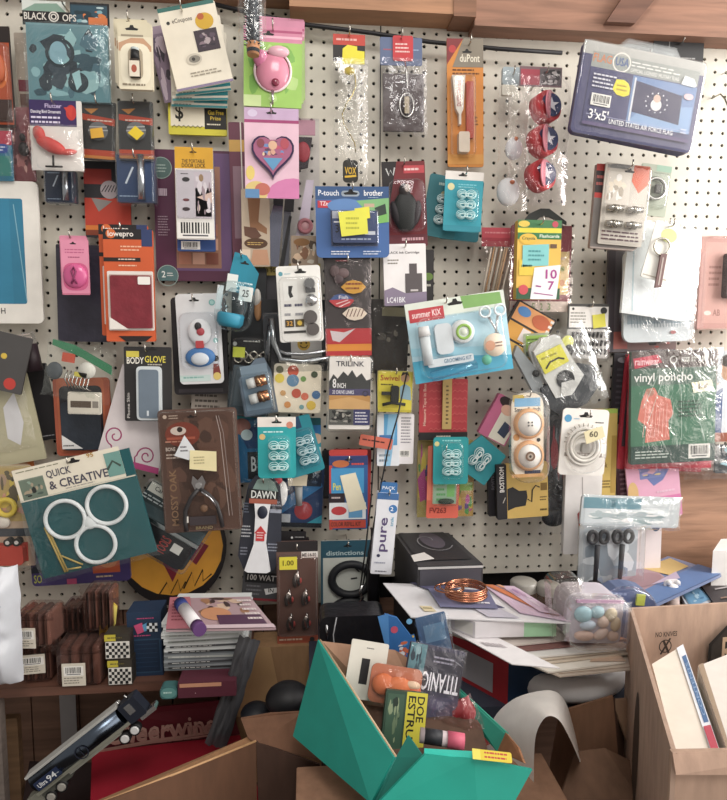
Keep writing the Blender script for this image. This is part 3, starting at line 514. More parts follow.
fl = hang('flag_pack', 'large vinyl sleeve of a blue 3 by 5 foot air force flag', 'pack', cw(633, 103, 117, 88), .12, -9, '4a4a74', [
     ('r', .0, .0, 1, .14, 'b8b8b4'), ('r', .08, .1, .96, .27, '9aa09c'), ('t', 'FLAG', .09, .12, .24, .21, 'd88050'), ('t', 'USA', .27, .12, .38, .21, '3a5a9a'), ('o', .32, .17, .075, .85, 'ece8e0'), ('x', .4, .13, .82, .2, 2, 'e8e8e4'), ('t', 'OFFICIAL LICENSED MILITARY FLAG', .4, .21, .8, .25, 'ecece8'), ('r', .08, .27, .96, .86, '3e3f70'), ('r', .43, .28, .96, .8, '6c8cc0'), ('p', [(.55, .6), (.95, .5), (.95, .8), (.43, .8)], '88acd8'),
     ('p', [(.46, .33), (.85, .4), (.86, .72), (.46, .67)], '2c2a58'), ('r', .445, .3, .46, .78, 'd8dce4'), ('c', .65, .55, .045, 'e4e0e0'), ('c', .65, .48, .03, 'd8b8a8')] + [('c', .65+.09*math.cos(PI*i/6), .53+.105*math.sin(PI*i/6), .006, 'e8e8f0') for i in range(12)] + [
     ('p', [(.84, .18), (.92, .2), (.95, .27), (.93, .29), (.82, .28)], 'e4e8ec'), ('e', .9, .4, .04, .035, 'e8c4cc'), ('x', .11, .33, .3, .5, 4, 'dcdce8'), ('b', .12, .55, .28, .68), ('r', .1, .78, .96, .785, 'b8bce0'), ('t', "3'x5'", .12, .72, .28, .83, 'f0f0f4'), ('t', 'UNITED STATES AIR FORCE FLAG', .29, .795, .82, .85, 'f0f0f4'), ('r', .08, .86, .96, .9, '5a4c7c'), ('x', .88, .75, .93, .82, 2, 'd8dcf0')], r=5, t=7, group='flag sleeves', hook='flag sleeves')
fl.new().prism([(.3, .36), (.36, .35), (.4, .38), (.42, .43), (.42, .5), (.38, .53), (.32, .52), (.28, .47)], 7.4, 7.8, 'f0e020').art([('x', .31, .4, .4, .49, 2, 'b89810')], 7.8).add('price_sticker')
fl.new().prism([(.25, .02), (.35, -.12), (.75, -.12), (.82, .02)], 3, 4, 'c:e8ecee').add('hang_tab')
fl.new().dome(-.01, -.01, 1.01, 1.01, 7.2, 9.5, 'c:ffffff', r=5).add('sleeve')
copies(fl, [(-5, 3, .026, 0), (-10, 6, .045, 1)], ['blue flag sleeve directly behind the front flag sleeve', 'rearmost blue flag sleeve against the pegboard'])
it = hang('black_card_pack', 'black card with pale print behind the right corner of the flag sleeve', 'card', (652, 42, 702, 96), .02, 0, '2c2c2e', [('x', .42, .28, .9, .6, 5, '9a9a98'), ('h', .5, .06, .08), ('r', .3, .0, .32, 1, '8a8a8a')], hook='black card by the flag sleeve')
for k, (x, y, d) in enumerate(((712, 98, .07), (722, 74, .04))):
    a = P(x, y, 0); w = world('bare_peg_hook', ('empty chrome peg hook curling up right of the flag sleeve', 'empty chrome peg hook near the upper right edge')[k], 'hook', (a.x, 0, a.z))
    w.new().tube([(a.x, .008, a.z), (a.x, -d*.4, a.z-.002), (a.x-.004, -d*.7, a.z-.02), (a.x-.006, -d, a.z-.05), (a.x-.003, -d-.014, a.z-.062), (a.x+.003, -d-.026, a.z-.05), (a.x+.004, -d-.028, a.z-.03)], .0017, 'm:b8b4ac').add('wire')
fz = hang('fuse_pack', 'glossy clear blister of small metal fittings with an orange corner, front of its stack', 'pack', (601, 165, 645, 246), .12, -4, 'c8c0b4', [('p', [(.65, 0), (1, 0), (1, .22), (.8, .34), (.62, .2)], 'e05c34'), ('r', .05, .02, .6, .06, '8a8a88'), ('h', .55, .08, .12), ('n', .05, .1, .6, .5, ['d8d0c4', 'f4f0ea', 'e8dcc8', 'b8ac9c'], 14, 6), ('x', .06, .82, .96, .96, 3, '5a3c44')], hook='clear fittings blister', t=1.5, group='fittings packs')
for v in (.56, .75):
    for u in (.28, .72): fz.new().cyl((u-.18, v, 5), (u+.18, v-.01, 5), 3, 3, 'm:c8c4bc').cyl((u-.06, v, 5), (u+.06, v, 5), 4, 4, 'm:a8a49a').add('fitting')
fz.new().dome(.02, .02, 1, .97, 1.6, 10, 'c:ffffff', r=4).add('blister')
f2 = hang('fuse_pack', 'red and black blister pack just behind the orange cornered fittings blister', 'pack', (594, 167, 638, 249), .085, -3, 'a89890', [('r', 0, 0, 1, .08, 'c83a34'), ('r', 0, .08, .4, .34, '35292c'), ('x', .02, .12, .2, .28, 2, 'b85a54'), ('r', 0, .34, .4, .4, 'c83a34'), ('r', 0, .4, 1, .98, '77706c')], t=5, group='fittings packs')
copies(f2, [(-8, 3, .022, 0)], ['red and black blister pack second behind the fittings blister'])
it = hang('hose_clamp_pack', 'grey green card with a shiny ring showing right of the fittings blister', 'card', (638, 165, 668, 216), .045, -6, 'b0b8a4', [('r', .5, 0, 1, .12, '9cc0a8')], blis=(.1, .15, .95, .85, 5))
it.new().tor((.5, .48, 4), 10, 1.8, 'm:c8c8c4').box(.5, .4, .68, .56, 2, 6, '4c4844').add('ring_clamp')
it = hang('dark_bag_card', 'dark card with a red print hanging behind the frosted white bags', 'card', (606, 250, 676, 352), .02, 1, '6a6468', [('r', .05, .8, 1, .97, 'b86a60'), ('n', .3, .82, 1, .98, ['8a7470', '3a3436', 'c8b8b0', 'c85a50'], 16, 4), ('r', 0, 0, .1, 1, '50484e')], t=3)
it = hang('frosted_bag', 'frosted white plastic pack with a grey fringed cloth, lower of the two', 'bag', (622, 250, 692, 342), .05, 2, 'dfe8ec', [('r', .05, .7, .98, .8, 'a8bcc8')] + [('l', [(.1+.04*i, .7), (.12+.04*i, .84)], .008, '8098a8') for i in range(20)] + [('e', .7, .9, .04, .02, 'c07070')], r=8, t=4)
it.new().film(-.02, 0, 1.02, 1.02, 4.5, 9, 'f:ffffff', wr=1.4).add('bag')
it = hang('frosted_bag', 'bright frosted white plastic pack behind the leather strap keychain', 'bag', (622, 222, 697, 322), .08, -1, 'eef4f6', [('l', [(.1, .05), (.14, .9)], .02, 'c8dce4'), ('l', [(.9, .1), (.86, .92)], .02, 'd8e4e8')], outline=[(.05, .0), (.55, .03), (1, .12), (.97, .9), (.9, 1), (.0, .92), (.02, .4)], t=4, hook='frosted white bags')
it.new().film(-.02, 0, 1.0, 1.0, 4.2, 8, 'f:ffffff', wr=1.2).add('bag')
it = hang('strap_keychain', 'brown leather strap keychain with a silver ring on a white card', 'keychain', cw(661, 252, 27, 58), .115, -14, 'eceae2', [('e', .6, .2, .3, .12, 'd8dc90'), ('r', .05, .94, .95, .96, 'b8b0a0')], hook='strap keychain card', t=1)
it.new().tor((.42, .42, 3), 8, 1, 'm:d8d4c8').add('split_ring'); it.new().prism([(.44, .55), (.66, .52), (.78, 1.1), (.56, 1.14)], 2.5, 4.5, '7a5a58').art([('l', [(.55, .6), (.66, 1.08)], .05, 'b8a8a0')], 4.6).add('strap')
it = hang('pink_tablet_case_pack', 'pale pink clear pack with a dark gadget at the right edge', 'pack', (697, 238, 770, 330), .05, 0, 'd0a49c', [('r', .06, .06, 1, .93, 'dab0a6'), ('e', .13, .82, .05, .025, 'f0e8e0'), ('t', 'AB', .2, .78, .3, .85, 'a87c74'), ('x', .12, .3, .3, .55, 4, 'b88c84')], t=4)
it.new().box(.3, .18, .75, .66, 4, 12, '3a3438', r=3).add('gadget'); it.new().dome(0, 0, 1, 1, 4.1, 15, 'c:fff0ee', r=3).add('blister')
# ================================================================ second band
it = hang('label_tape_card', 'blue label tape card with two yellow notes stuck on it', 'card', (316, 187, 389, 258), .11, 1, '3f68a8', [
     ('r', 0, 0, 1, .18, '2f5488'), ('t', 'P-touch', .04, .05, .32, .13, 'e4e8f0'), ('rr', .35, .06, .6, .14, '9aa8b8', .04), ('h', .48, .09, .1), ('t', 'brother', .66, .05, .92, .13, 'eef0f4'), ('x', .72, .145, .9, .165, 1, 'b0c0d8'), ('r', .03, .2, .22, .3, 'c83040'), ('t', 'TZe', .06, .21, .17, .27, 'f0d8d8'), ('e', .4, .27, .24, .1, '5c88c4'), ('p', [(.55, .2), (1, .16), (1, .5), (.85, .5)], '7cb878'), ('p', [(.8, .3), (.95, .24), (.97, .4), (.85, .42)], '2c3c34'), ('p', [(.84, .42), (.98, .38), (.98, .5), (.84, .52)], '74b858'),
     ('r', .2, .34, .84, .84, '30405c'), ('r', .66, .24, .8, .29, 'c8a890'), ('x', .2, .9, .5, .97, 2, 'e8ecf4'), ('x', .64, .9, .9, .97, 2, 'd0dcf0')], r=5, t=1.5, hook='blue label tape card')
it.new().box(.22, .36, .82, .8, 1.6, 7, '3c4c74', r=2).art([('r', .22, .36, .4, .46, 'b8bcc4'), ('t', '3', .26, .55, .31, .66, '1a1a1a'), ('r', .24, .5, .33, .52, 'e8e8e8'), ('r', .66, .64, .8, .69, 'd8dce0'), ('x', .34, .73, .78, .78, 1, 'b0bcd0')], 7).add('cassette')
it.new().dome(.19, .33, .86, .86, 1.6, 9, 'c:f2f4ff', r=3).add('blister')
it.new().prism([(.3, .38), (.68, .34), (.7, .68), (.34, .72)], 9.4, 9.9, 'e6e444').art([('x', .4, .44, .6, .64, 3, 'b8b834')], 9.9).prism([(.52, .33), (.72, .3), (.73, .46), (.55, .49)], 9, 9.3, 'e8e040').add('sticky_note')
it = hang('action_figure_pack', 'red and black card with a dark figure lump in a blister', 'card', (383, 162, 426, 247), .06, 3, '7a1c24', [('p', [(0, 0), (.35, 0), (.15, .5), (0, .6)], '1c1418'), ('l', [(.1, .08), (.16, .16), (.2, .1), (.26, .16), (.3, .07)], .03, 'c8c8c8'), ('r', .5, .05, .98, .14, 'c8404a'), ('x', .52, .07, .95, .13, 1, 'f0c8c8'), ('r', .0, .86, 1, .99, '6a2430'), ('x', .4, .88, .95, .96, 1, 'd8a8b0')], hook='red and black figure card', t=1.5)
it.new().ell((.5, .35, 5), 6, 4, 7, '2c2422').ell((.5, .6, 5), 13, 5, 20, '1c2420').ell((.28, .62, 5), 5, 4, 13, '241f22', rot=15).ell((.74, .62, 5), 5, 4, 13, '2a2226', rot=-15).ell((.54, .33, 9), 3, 1, 4, 'b0a090').add('figure')
it.new().dome(.1, .22, .96, .84, 1.6, 14, 'c:ece8ee', r=8).add('blister')
tl = hang('hair_coil_pack', 'teal card of clear hair coils with a white top, front of the upper stack', 'card', (444, 172, 482, 232), .08, -2, '2aa0b4', [('r', 0, 0, 1, .14, 'ece6e0'), ('h', .45, .06, .12), ('x', .35, .2, .85, .28, 2, '7cd0dc'), ('c', .16, .26, .09, 'e0d8a0'), ('p', [(0, .9), (1, .9), (1, .99), (0, .99)], '2490a4')], r=3, hook='teal hair coil cards')
def coils(it, u0=.55, v0=.38, n=3, dv=.17, R=.0):
    for i in range(n):
        for q in (-.1, .14):
            b = it.new()
            for k in range(3): b.tor((u0+q, v0+dv*i+.012*k, 3+k*1.2), 4.6-.7*k, .45, 'd4eef0', n=14, m=5, sx=1.1, sz=.95-.15*k)
            b.tor((u0+q*.5, v0+dv*i+.02, 5.5), 3.4, .5, 'eefafa', n=12, m=5, sx=1.2, sz=.45); b.add('hair_coil')
coils(tl); tl.new().dome(.28, .26, .9, .86, 1.3, 8, 'c:e8ffff', r=7).add('blister')
i2 = hang('hair_coil_pack', 'dark teal hair coil card tilted left behind the upper front one', 'card', cw(442, 207, 34, 62), .05, -9, '26737e', [('x', .3, .1, .7, .2, 1, 'b0c8c0'), ('c', .5, .3, .1, 'b0a878')], r=3); coils(i2)
i2 = hang('hair_coil_pack', 'teal hair coil card peeking out at the bottom of the upper stack', 'card', cw(461, 210, 40, 62), .035, -5, '1f7c8c', [('r', .1, .8, .9, .85, '38a8b4')], r=3)
it = hang('pencil_bag', 'clear bag of thin coloured pencils with a red header', 'bag', (481, 228, 510, 300), .04, 0, 'c0404e', [('r', 0, .14, 1, .26, 'a83040'), ('x', .1, .05, .9, .1, 1, 'd88088')], outline=[(0, 0), (1, 0), (1, .26), (0, .26)])
for i, c in enumerate(('ece4d4', 'c89a6a', 'e8e0d0', '8a6a50', 'd8d0c0', 'b8a080', 'e0b890', '7a6a60', 'eae2d4')): it.new().cyl((.02+i*.08, .98, 3), (.32+i*.09, .28, 3+(i % 2)), .9, .9, c, 6).add('pencil')
it.new().film(-.1, .2, 1.05, 1.02, 6, 9, 'f:fff8f4', wr=1).add('bag')
it = hang('flash_card_box', 'yellow and green flash card box with 10 minus 7 and a blue note', 'box', (514, 222, 557, 300), .1, 0, 'e8b848', [
     ('r', 0, 0, 1, .14, '3a7a48'), ('r', .0, .1, 1, .16, 'e8d838'), ('e', .14, .05, .13, .04, 'e8c84c'), ('c', .85, .05, .07, 'c84858'), ('r', 0, .16, 1, .24, '2f7a44'), ('t', 'Flashcards', .5, .18, .95, .22, 'e4ecd8'), ('e', .24, .24, .2, .07, 'e8b83c'), ('t', 'Crayola', .1, .21, .4, .26, '2c5a34'), ('r', 0, .86, 1, 1, '2c5c3c'), ('r', .05, .5, .4, .7, 'e8c83c'), ('x', .1, .55, .35, .62, 1, '8a8a30'), ('r', .75, .3, .9, .35, '6a4a30'), ('c', .16, .88, .11, 'd84c54')], t=9, hook='flash card box')
it.new().prism([(.12, .32), (.72, .3), (.72, .57), (.12, .59)], 9.2, 9.6, '7ccccc').art([('x', .25, .37, .62, .53, 3, '4c9ca0')], 9.7).add('sticky_note')
it.new().prism([(.4, .6), (1, .56), (.92, 1.0), (.32, 1.0)], 9.2, 9.8, 'f0ecf0').art([('t', '10', .66, .62, .92, .74, 'b03890'), ('t', '7', .72, .77, .86, .88, 'b03890'), ('l', [(.44, .83), (.56, .84)], .03, 'a84890'), ('l', [(.4, .92), (.84, .95)], .02, 'a84890')], 9.9).add('flash_card')
it = hang('foam_number_bag', 'clear bag of number and picture cards behind the flash card box', 'bag', (510, 226, 570, 312), .045, 0, '8a4450', [('r', .55, .05, 1, .3, '9a4454'), ('r', .75, .3, .97, .8, 'e0c888'), ('c', .86, .5, .04, '8a9a50'), ('c', .86, .66, .05, 'd08850'), ('x', .8, .35, .93, .42, 1, 'c8b8a8'), ('r', 0, .88, 1, 1, 'dccfc4'), ('rr', .02, .9, .25, .99, 'e8d8d8', .02), ('x', .05, .92, .22, .97, 1, 'c04858'), ('t', '5', .36, .9, .42, .985, '88a070'), ('t', '2', .5, .9, .55, .985, '88a070'), ('t', '3', .62, .9, .68, .985, '88a070')], t=2)
it.new().film(-.04, -.02, 1.04, 1.02, 2.2, 6, 'f:fff4f0', wr=1.2).add('bag')
it = hang('black_hanger_arch', 'black plastic hanger arch poking above the flash card box', 'hanger', (522, 209, 566, 230), .06, 0, '2c3230', outline=[(.0, .7), (.15, .25), (.4, .0), (.6, .0), (1, .6), (1, .75), (.6, .4), (.4, .4), (.1, 1)], t=2)
it = hang('ink_cartridge_box', 'white printer ink box with a grey cartridge picture and purple base', 'box', (383, 245, 425, 306), .085, 2, 'ece8e8', [('t', 'BLACK Ink Cartridge', .08, .12, .85, .17, '4a4448'), ('x', .1, .24, .4, .34, 2, '8a8478'), ('p', [(.6, .32), (.78, .32), (.78, .48), (.9, .48), (.9, .82), (.5, .82), (.5, .48), (.6, .48)], '5a5254'), ('p', [(.0, .75), (.2, .7), (.5, .8), (1, .78), (1, 1), (0, 1)], '8a7c94'), ('t', 'LC41BK', .06, .86, .5, .95, 'eceaf0'), ('r', .62, .74, .8, .77, 'c8c0c0')], t=7, hook='ink cartridge box')
it = hang('black_folio', 'plain black folio with a green logo behind the ink box', 'folio', (408, 250, 433, 314), .03, 0, '302c2e', [('e', .78, .42, .2, .06, '6a8c3c'), ('x', .66, .52, .95, .6, 1, 'c8c4b8')], t=3)
it = hang('baby_care_kit', 'large pale blue baby grooming kit with scissors and brush in a blister', 'pack', cw(459, 337, 99, 80), .12, 9, 'b4dcec', [
     ('r', 0, 0, 1, .2, 'dce4d8'), ('p', [(.56, .0), (.96, .02), (.97, .16), (.58, .16)], '7fb060'), ('r', .03, .08, .38, .24, 'c83c44'), ('t', 'summer KIX', .06, .11, .35, .19, 'f0d8d8'), ('h', .5, .07, .08), ('r', 0, .72, 1, 1, '48b0d4'), ('p', [(.0, .65), (1, .82), (1, .7), (0, .55)], '9cd4e8')], r=2, t=2, hook='pale blue grooming kit', hu=.4)
it.new().cyl((.15, .78, 6), (.15, .42, 6), 5, 5, 'e0e8ec').cyl((.15, .42, 6), (.15, .3, 6), 6, 5, 'f0f0f0').add('bottle')
it.new().box(.25, .3, .42, .68, 3, 8, 'dce4ea', r=5).add('nail_brush')
b = it.new(); b.lathe((.53, .44, 3), [(0, 7), (10, 7), (11, 6), (12, 0)], 'e8ecee', 'y').tor((.53, .44, 10), 6.5, 1.4, '9ccc58').ell((.53, .44, 10), 3.4, 1.5, 3.4, 'e8f0e0'); b.add('thermometer_disc')
b = it.new(); b.tor((.77, .24, 8), 5.2, 1.2, 'e8f0f4').tor((.92, .24, 8), 5.2, 1.2, 'e8f0f4').cyl((.8, .31, 8), (.88, .55, 8), 1.5, .9, 'm:c8ccd0').cyl((.89, .31, 8), (.84, .55, 8), 1.5, .9, 'm:c8ccd0'); b.add('scissors')
it.new().box(.14, .72, .6, .82, 6, 8, 'dfe8ee', r=2).art([('t', 'GROOMING KIT', .3, .74, .58, .79, '6a90b0')], 8.1).add('label_strip')
it.new().lathe((.82, .66, 10), [(0, 1), (11, 1), (11.5, 0)], 'ecd8c0', 'y').art([('c', .77, .66, .05, 'd89a78'), ('x', .82, .62, .9, .7, 2, '7a5040')], 11.2).lathe((.72, .83, 10), [(0, 1), (4.5, 1), (5, 0)], '58b89a', 'y').add('sticker')
it.new().cyl((.16, .93, 6), (.62, .86, 6), 5, 5, 'c:b8e4f4').add('tube')
it.new().dome(.07, .2, .93, .96, 2.2, 15, 'c:ffffff', r=9).add('blister')
it = hang('film_strip_frame', 'orange and black film strip frame tilted behind the baby kit', 'frame', cw(524, 334, 44, 54), .055, -28, '2a2220', [('p', [(.05, .03), (.95, .03), (.95, .36), (.05, .36)], 'e8a060'), ('p', [(.05, .4), (.95, .4), (.95, .7), (.05, .7)], 'd89838'), ('r', .05, .74, .95, .97, 'e0b050'), ('e', .25, .15, .16, .09, '4c8cd0'), ('r', .4, .42, .6, .66, 'e8dcd8'), ('e', .7, .18, .22, .13, 'c86038')] + [('r', .88, .05+.1*i, .96, .1+.1*i, 'e8e0d8') for i in range(9)], t=3)
it = hang('green_label_pack', 'lime green card pack beside the film strip frame', 'card', (523, 333, 549, 357), .06, 3, 'b0bc9c', [('r', .1, .1, .95, .7, 'a0cc50'), ('x', .15, .2, .8, .5, 2, '607c30'), ('r', .1, .76, .95, .95, '5a5c50')], blis=(0, 0, 1, 1, 4))
it = hang('tape_measure_pack', 'bagged black and grey power tool with a yellow label', 'pack', cw(551, 372, 62, 78), .07, 22, nocard=True)
b = it.new(); b.prism([(.0, .1), (.1, 0), (.25, .35), (.3, .9), (.15, 1)], 1, 8, '9aa0a4').box(.25, .05, .8, .6, 2, 6, 'd0d0ce', r=8); b.add('tool_card')
b = it.new(); b.prism([(.2, .62), (.9, .5), (1.12, .62), (1.08, .86), (.8, 1.02), (.35, 1.04), (.18, .85)], 2, 12, '34373c').prism([(.28, .14), (.5, .02), (.74, .1), (.82, .45), (.9, .66), (.62, .84), (.36, .8), (.3, .5)], 3, 13, 'd4d4d0').cyl((.6, .62, 13), (.6, .62, 14), 9, 9, '1c1c1e').prism([(.45, .78), (.52, .64), (.7, .66), (.78, .74)], 13, 14.4, 'c8c8c4').ell((.22, .42, 9), 3.5, 3, 3.5, '1c1c1e').ell((.84, .28, 9), 3.5, 3, 3.5, '1c1c1e'); b.add('tool_body')
it.new().prism([(.28, .2), (.7, .18), (.74, .42), (.32, .46)], 14, 15, 'e4dc40').art([('l', [(.36, .4), (.45, .34), (.6, .33), (.68, .37)], .03, '3a3820'), ('x', .34, .24, .66, .3, 1, 'a8a030')], 15).ell((.86, .2, 8), 6, 1, 6, 'd8d860').add('yellow_label')
it.new().film(-.05, .0, 1.15, 1.05, 14, 19, 'f:f4f8fa', wr=2).add('bag')
it = hang('screw_pack', 'white carded clear bag of black screws with a yellow square sticker', 'pack', (567, 304, 608, 360), .055, 0, '4a4846', [('r', .03, .05, .98, .42, 'ece8e4'), ('h', .5, .04, .07), ('c', .12, .09, .03, '2a2a2a'), ('x', .06, .14, .5, .36, 4, '9a968e'), ('c', .86, .12, .08, '3a3a3a')], outline=[(0, 0), (1, 0), (1, .45), (0, .45)], hook='carded screw bag')
it.new().prism([(.58, .2), (.88, .17), (.92, .4), (.62, .44)], 1.6, 2.2, 'e4dc48').add('price_sticker')
it.new().box(0, .45, 1, .97, 0, 1, 'c8c4c0').add('backing')
for r in range(3):
    for i in range(9): it.new().cyl((.1+i*.1, .6+r*.15, 3), (.12+i*.1, .5+r*.15, 4), .8, 1.6, '2c2a2c', 7).add('screw')
it.new().film(-.03, .42, 1.03, 1.02, 3, 7, 'f:ffffff', wr=1.6).add('bag')
it = hang('zip_tie_strip', 'narrow black pack hanging left of the vinyl ponchos', 'pack', (611, 353, 628, 424), .03, -1, '2c2a30', [('e', .5, .1, .3, .04, '8a8a90'), ('x', .2, .2, .6, .9, 9, '4a4850')], t=3, hook='narrow black pack')
po = hang('poncho_pack', 'green bagged vinyl poncho with a price tag, front of its stack', 'pack', (629, 351, 713, 462), .085, 2, '4c6c5c', [
     ('r', 0, 0, 1, .15, '50403c'), ('p', [(.02, .06), (.3, .03), (.36, .1), (.04, .15)], 'd03a50'), ('t', 'rainwear', .04, .06, .32, .12, 'f0c8cc'), ('o', .49, .08, .045, .7, 'e8e8e4'), ('t', 'SIZE 52" x 80"', .58, .06, .9, .1, 'e8e8e0'), ('t', 'vinyl poncho', .03, .19, .72, .29, 'f2f2ee'), ('r', 0, .3, 1, .84, '3f7a5c'),
     ('p', [(.18, .33), (.27, .32), (.32, .39), (.46, .43), (.5, .56), (.44, .62), (.46, .79), (.17, .81), (.18, .66), (.08, .6), (.12, .44)], 'e07a68'), ('e', .22, .36, .05, .035, 'b8806c'), ('l', [(0.180, 0.460), (0.140, 0.760)], .007, 'f0b4a8'), ('l', [(0.220, 0.480), (0.185, 0.760)], .007, 'f0b4a8'), ('l', [(0.260, 0.500), (0.230, 0.760)], .007, 'f0b4a8'), ('l', [(0.300, 0.460), (0.275, 0.760)], .007, 'f0b4a8'), ('l', [(0.340, 0.480), (0.320, 0.760)], .007, 'f0b4a8'), ('l', [(0.380, 0.500), (0.365, 0.760)], .007, 'f0b4a8'), ('l', [(0.420, 0.460), (0.410, 0.760)], .007, 'f0b4a8'), ('l', [(0.300, 0.220), (0.140, 0.500)], .005, 'c8dcd0'), ('l', [(0.360, 0.260), (0.200, 0.620)], .005, 'c8dcd0'), ('l', [(0.580, 0.320), (0.600, 0.800)], .005, 'c8dcd0'), ('l', [(0.720, 0.400), (0.880, 0.820)], .005, 'c8dcd0'), ('l', [(0.500, 0.460), (0.460, 0.700)], .005, 'c8dcd0'), ('x', .55, .44, .85, .6, 5, '2c4c3c'), ('r', 0, .84, 1, 1, '2c4c44'), ('x', .05, .88, .45, .96, 3, 'c8d4cc'), ('b', .68, .84, .94, .97)], t=4, group='vinyl ponchos', hook='vinyl ponchos')
po.new().prism([(.7, .29), (.94, .27), (.97, .36), (.73, .38)], 4.5, 5, 'f0e8c8').art([('t', '$1.00', .78, .3, .9, .35, '5a4030')], 5.1).add('price_tag')
po.new().film(-.04, -.02, 1.06, 1.03, 5.5, 8.5, 'f:ffffff', wr=1.3).add('bag')
for k, (dx, dy, a, lab) in enumerate(((1, 3, 0, 'red bagged vinyl poncho directly behind the green fronted one'), (-6, 5, -3, 'red bagged vinyl poncho tilted out at the left of its stack'))):
    i2 = hang('poncho_pack', lab, 'pack', (626+dx, 352+dy, 711+dx, 465+dy), .062-.022*k, a, 'd8384c', [('r', .03, .3, .2, .8, '504850'), ('r', .05, .85, .95, .97, 'e0485c')], t=4, group='vinyl ponchos')
    i2.new().film(-.02, -.01, 1.03, 1.02, 4.3, 6, 'f:ffe8ec', wr=1).add('bag')
it = hang('sports_card_pack', 'pack with a boy in white and blue clothes at the right edge', 'pack', (714, 351, 775, 441), .075, 0, 'd8c8bc', [('r', 0, 0, 1, .35, 'c0c8d0'), ('e', .17, .2, .12, .13, 'c89878'), ('e', .17, .11, .13, .07, '3a2a22'), ('p', [(0, .38), (.12, .32), (.35, .36), (.5, .95), (0, .95)], 'e4e8f0'), ('p', [(0, .45), (.1, .4), (.12, .95), (0, .95)], '3c5c98'), ('r', 0, .9, 1, 1, 'b05a3c')], t=3)
it.new().film(-.02, 0, 1, 1, 3.2, 6, 'f:ffffff').add('bag')
it = hang('patterned_cloth_bag', 'clear bag of black and pale blue patterned cloth below the boy pack', 'bag', (714, 444, 775, 472), .055, 0, '34444c', [('n', 0, 0, 1, 1, ['26323a', '8ac0d0', '1a2228', 'b8dce4', '506a78'], 46, 4)], t=3)
it.new().film(-.5, -.05, 1, 1.2, 3.5, 7, 'f:ffffff', wr=1.6).add('bag')
# ================================================================ middle band, left to centre
it = hang('pacifier_clip_card', 'white card with a white and a blue round pacifier', 'card', (178, 294, 222, 384), .085, 2, 'dcdcde', [('h', .42, .07, .12), ('c', .82, .1, .07, 'a8d0cc'), ('o', .82, .1, .07, .7, '6ab0ac'), ('c', .86, .52, .06, '9cccc8'), ('e', .3, .75, .18, .02, 'b8c0c8'), ('c', .84, .72, .07, '2c2628'), ('p', [(.78, .78), (.9, .78), (.94, .9), (.76, .9)], '8a3c34'), ('c', .85, .92, .09, 'e0c468'), ('r', 0, .9, .7, .97, 'c4d8d4'), ('x', .08, .91, .6, .95, 1, '7ab0a8')], r=4, hook='round pacifier card', hu=.42, hv=.08)
it.new().ell((.52, .42, 4), 12, 4, 13, 'eeeeee').box(.42, .52, .6, .6, 3, 7, 'c83c40', r=1).ell((.5, .36, 8), 3.5, 2, 4, '2a2426').ell((.55, .42, 8), 4, 2, 4, 'c8444c').add('pacifier')
it.new().ell((.5, .7, 4), 15, 4, 10, '3c78b8').ell((.5, .72, 7), 9, 3, 6.5, 'e0e4e8').add('pacifier')
it.new().dome(.06, .2, .94, .84, 1.3, 11, 'c:f6faff', r=8).add('blister')
it = hang('black_clamshell_pack', 'black plastic clamshell behind the round pacifier card', 'pack', (174, 298, 228, 394), .045, 1, '2c282c', [('r', .08, .94, .9, .98, '4c464c')], r=4, t=7)
i2 = hang('barcode_card', 'grey card with small print showing above the brown pliers pack', 'card', (192, 385, 228, 412), .03, -3, 'c0b4a8', [('x', .1, .3, .8, .9, 3, '6a6058')], t=3)
it = hang('nasal_bulb_pack', 'teal topped clear blister holding a teal cup', 'pack', (218, 253, 256, 332), .1, -9, '1f8ca8', [('h', .6, .12, .12), ('r', .2, .28, .48, .5, 'e8ece8'), ('x', .45, .35, .9, .5, 3, 'd8f0f4')], outline=[(.3, .0), (.62, .02), (1, .22), (.95, .5), (.2, .5)], hook='teal cup blister')
it.new().lathe((.45, .95, 7), [(0, 0), (10, 0), (13, 4), (13.5, 12), (12, 14), (0, 14)], '2a90b0').lathe((.48, .78, 7), [(12, 0), (14, 8), (13, 16), (8, 22), (5, 26)], 'c:e8f4f8').add('bulb')
it.new().box(.6, .42, .95, .6, 14, 14.6, 'ecece8', r=1).art([('t', '25', .68, .46, .85, .55, '4a4a4a')], 14.6).box(.02, .45, .18, .75, 11, 11.5, 'e4e8ea').add('price_label')
it.new().dome(.0, .36, 1.0, 1.0, 1.4, 15, 'c:e4f6fa', r=14).add('blister')
it = hang('dark_utensil_pack', 'black card of a wooden tool hanging behind the teal cup blister', 'pack', (232, 268, 266, 342), .035, -2, '26282c', [('r', .3, .4, .9, .6, '3c444c')], t=3)
it.new().ell((.78, .55, 4), 4, 3, 12, 'c89060').ell((.74, .4, 5), 4, 3, 9, 'e0dcd4').add('wooden_tool')
it = hang('pocket_chain_pack', 'black card with chrome links and a lime price tag', 'card', (230, 336, 272, 408), .05, -3, '1d1e22', [('x', .3, .06, .8, .1, 1, 'd0d0c8'), ('c', .1, .12, .05, 'd8dcd8'), ('r', .0, .5, 1, .95, '3a4048')], t=2, blis=(.05, .03, .98, .98, 8))
b = it.new()
for i in range(6): b.tor((.2+.12*i, .32-.05*(i % 2), 4), 4, 1.2, 'm:c0bcb0', n=12, m=5)
b.add('chain'); it.new().box(.08, .16, .36, .3, 9, 9.5, 'd8e040').add('price_sticker')
it = hang('copper_fitting_pack', 'clear tray with copper and white fittings in front of a dark pack', 'pack', cw(257, 387, 34, 56), .1, 9, '5c6c7c', [('r', .1, .1, .9, .9, '6f8494')], outline=[(.6, 0), (.85, .0), (1, .25), (1, 1), (0, 1), (0, .32)], t=1.2)
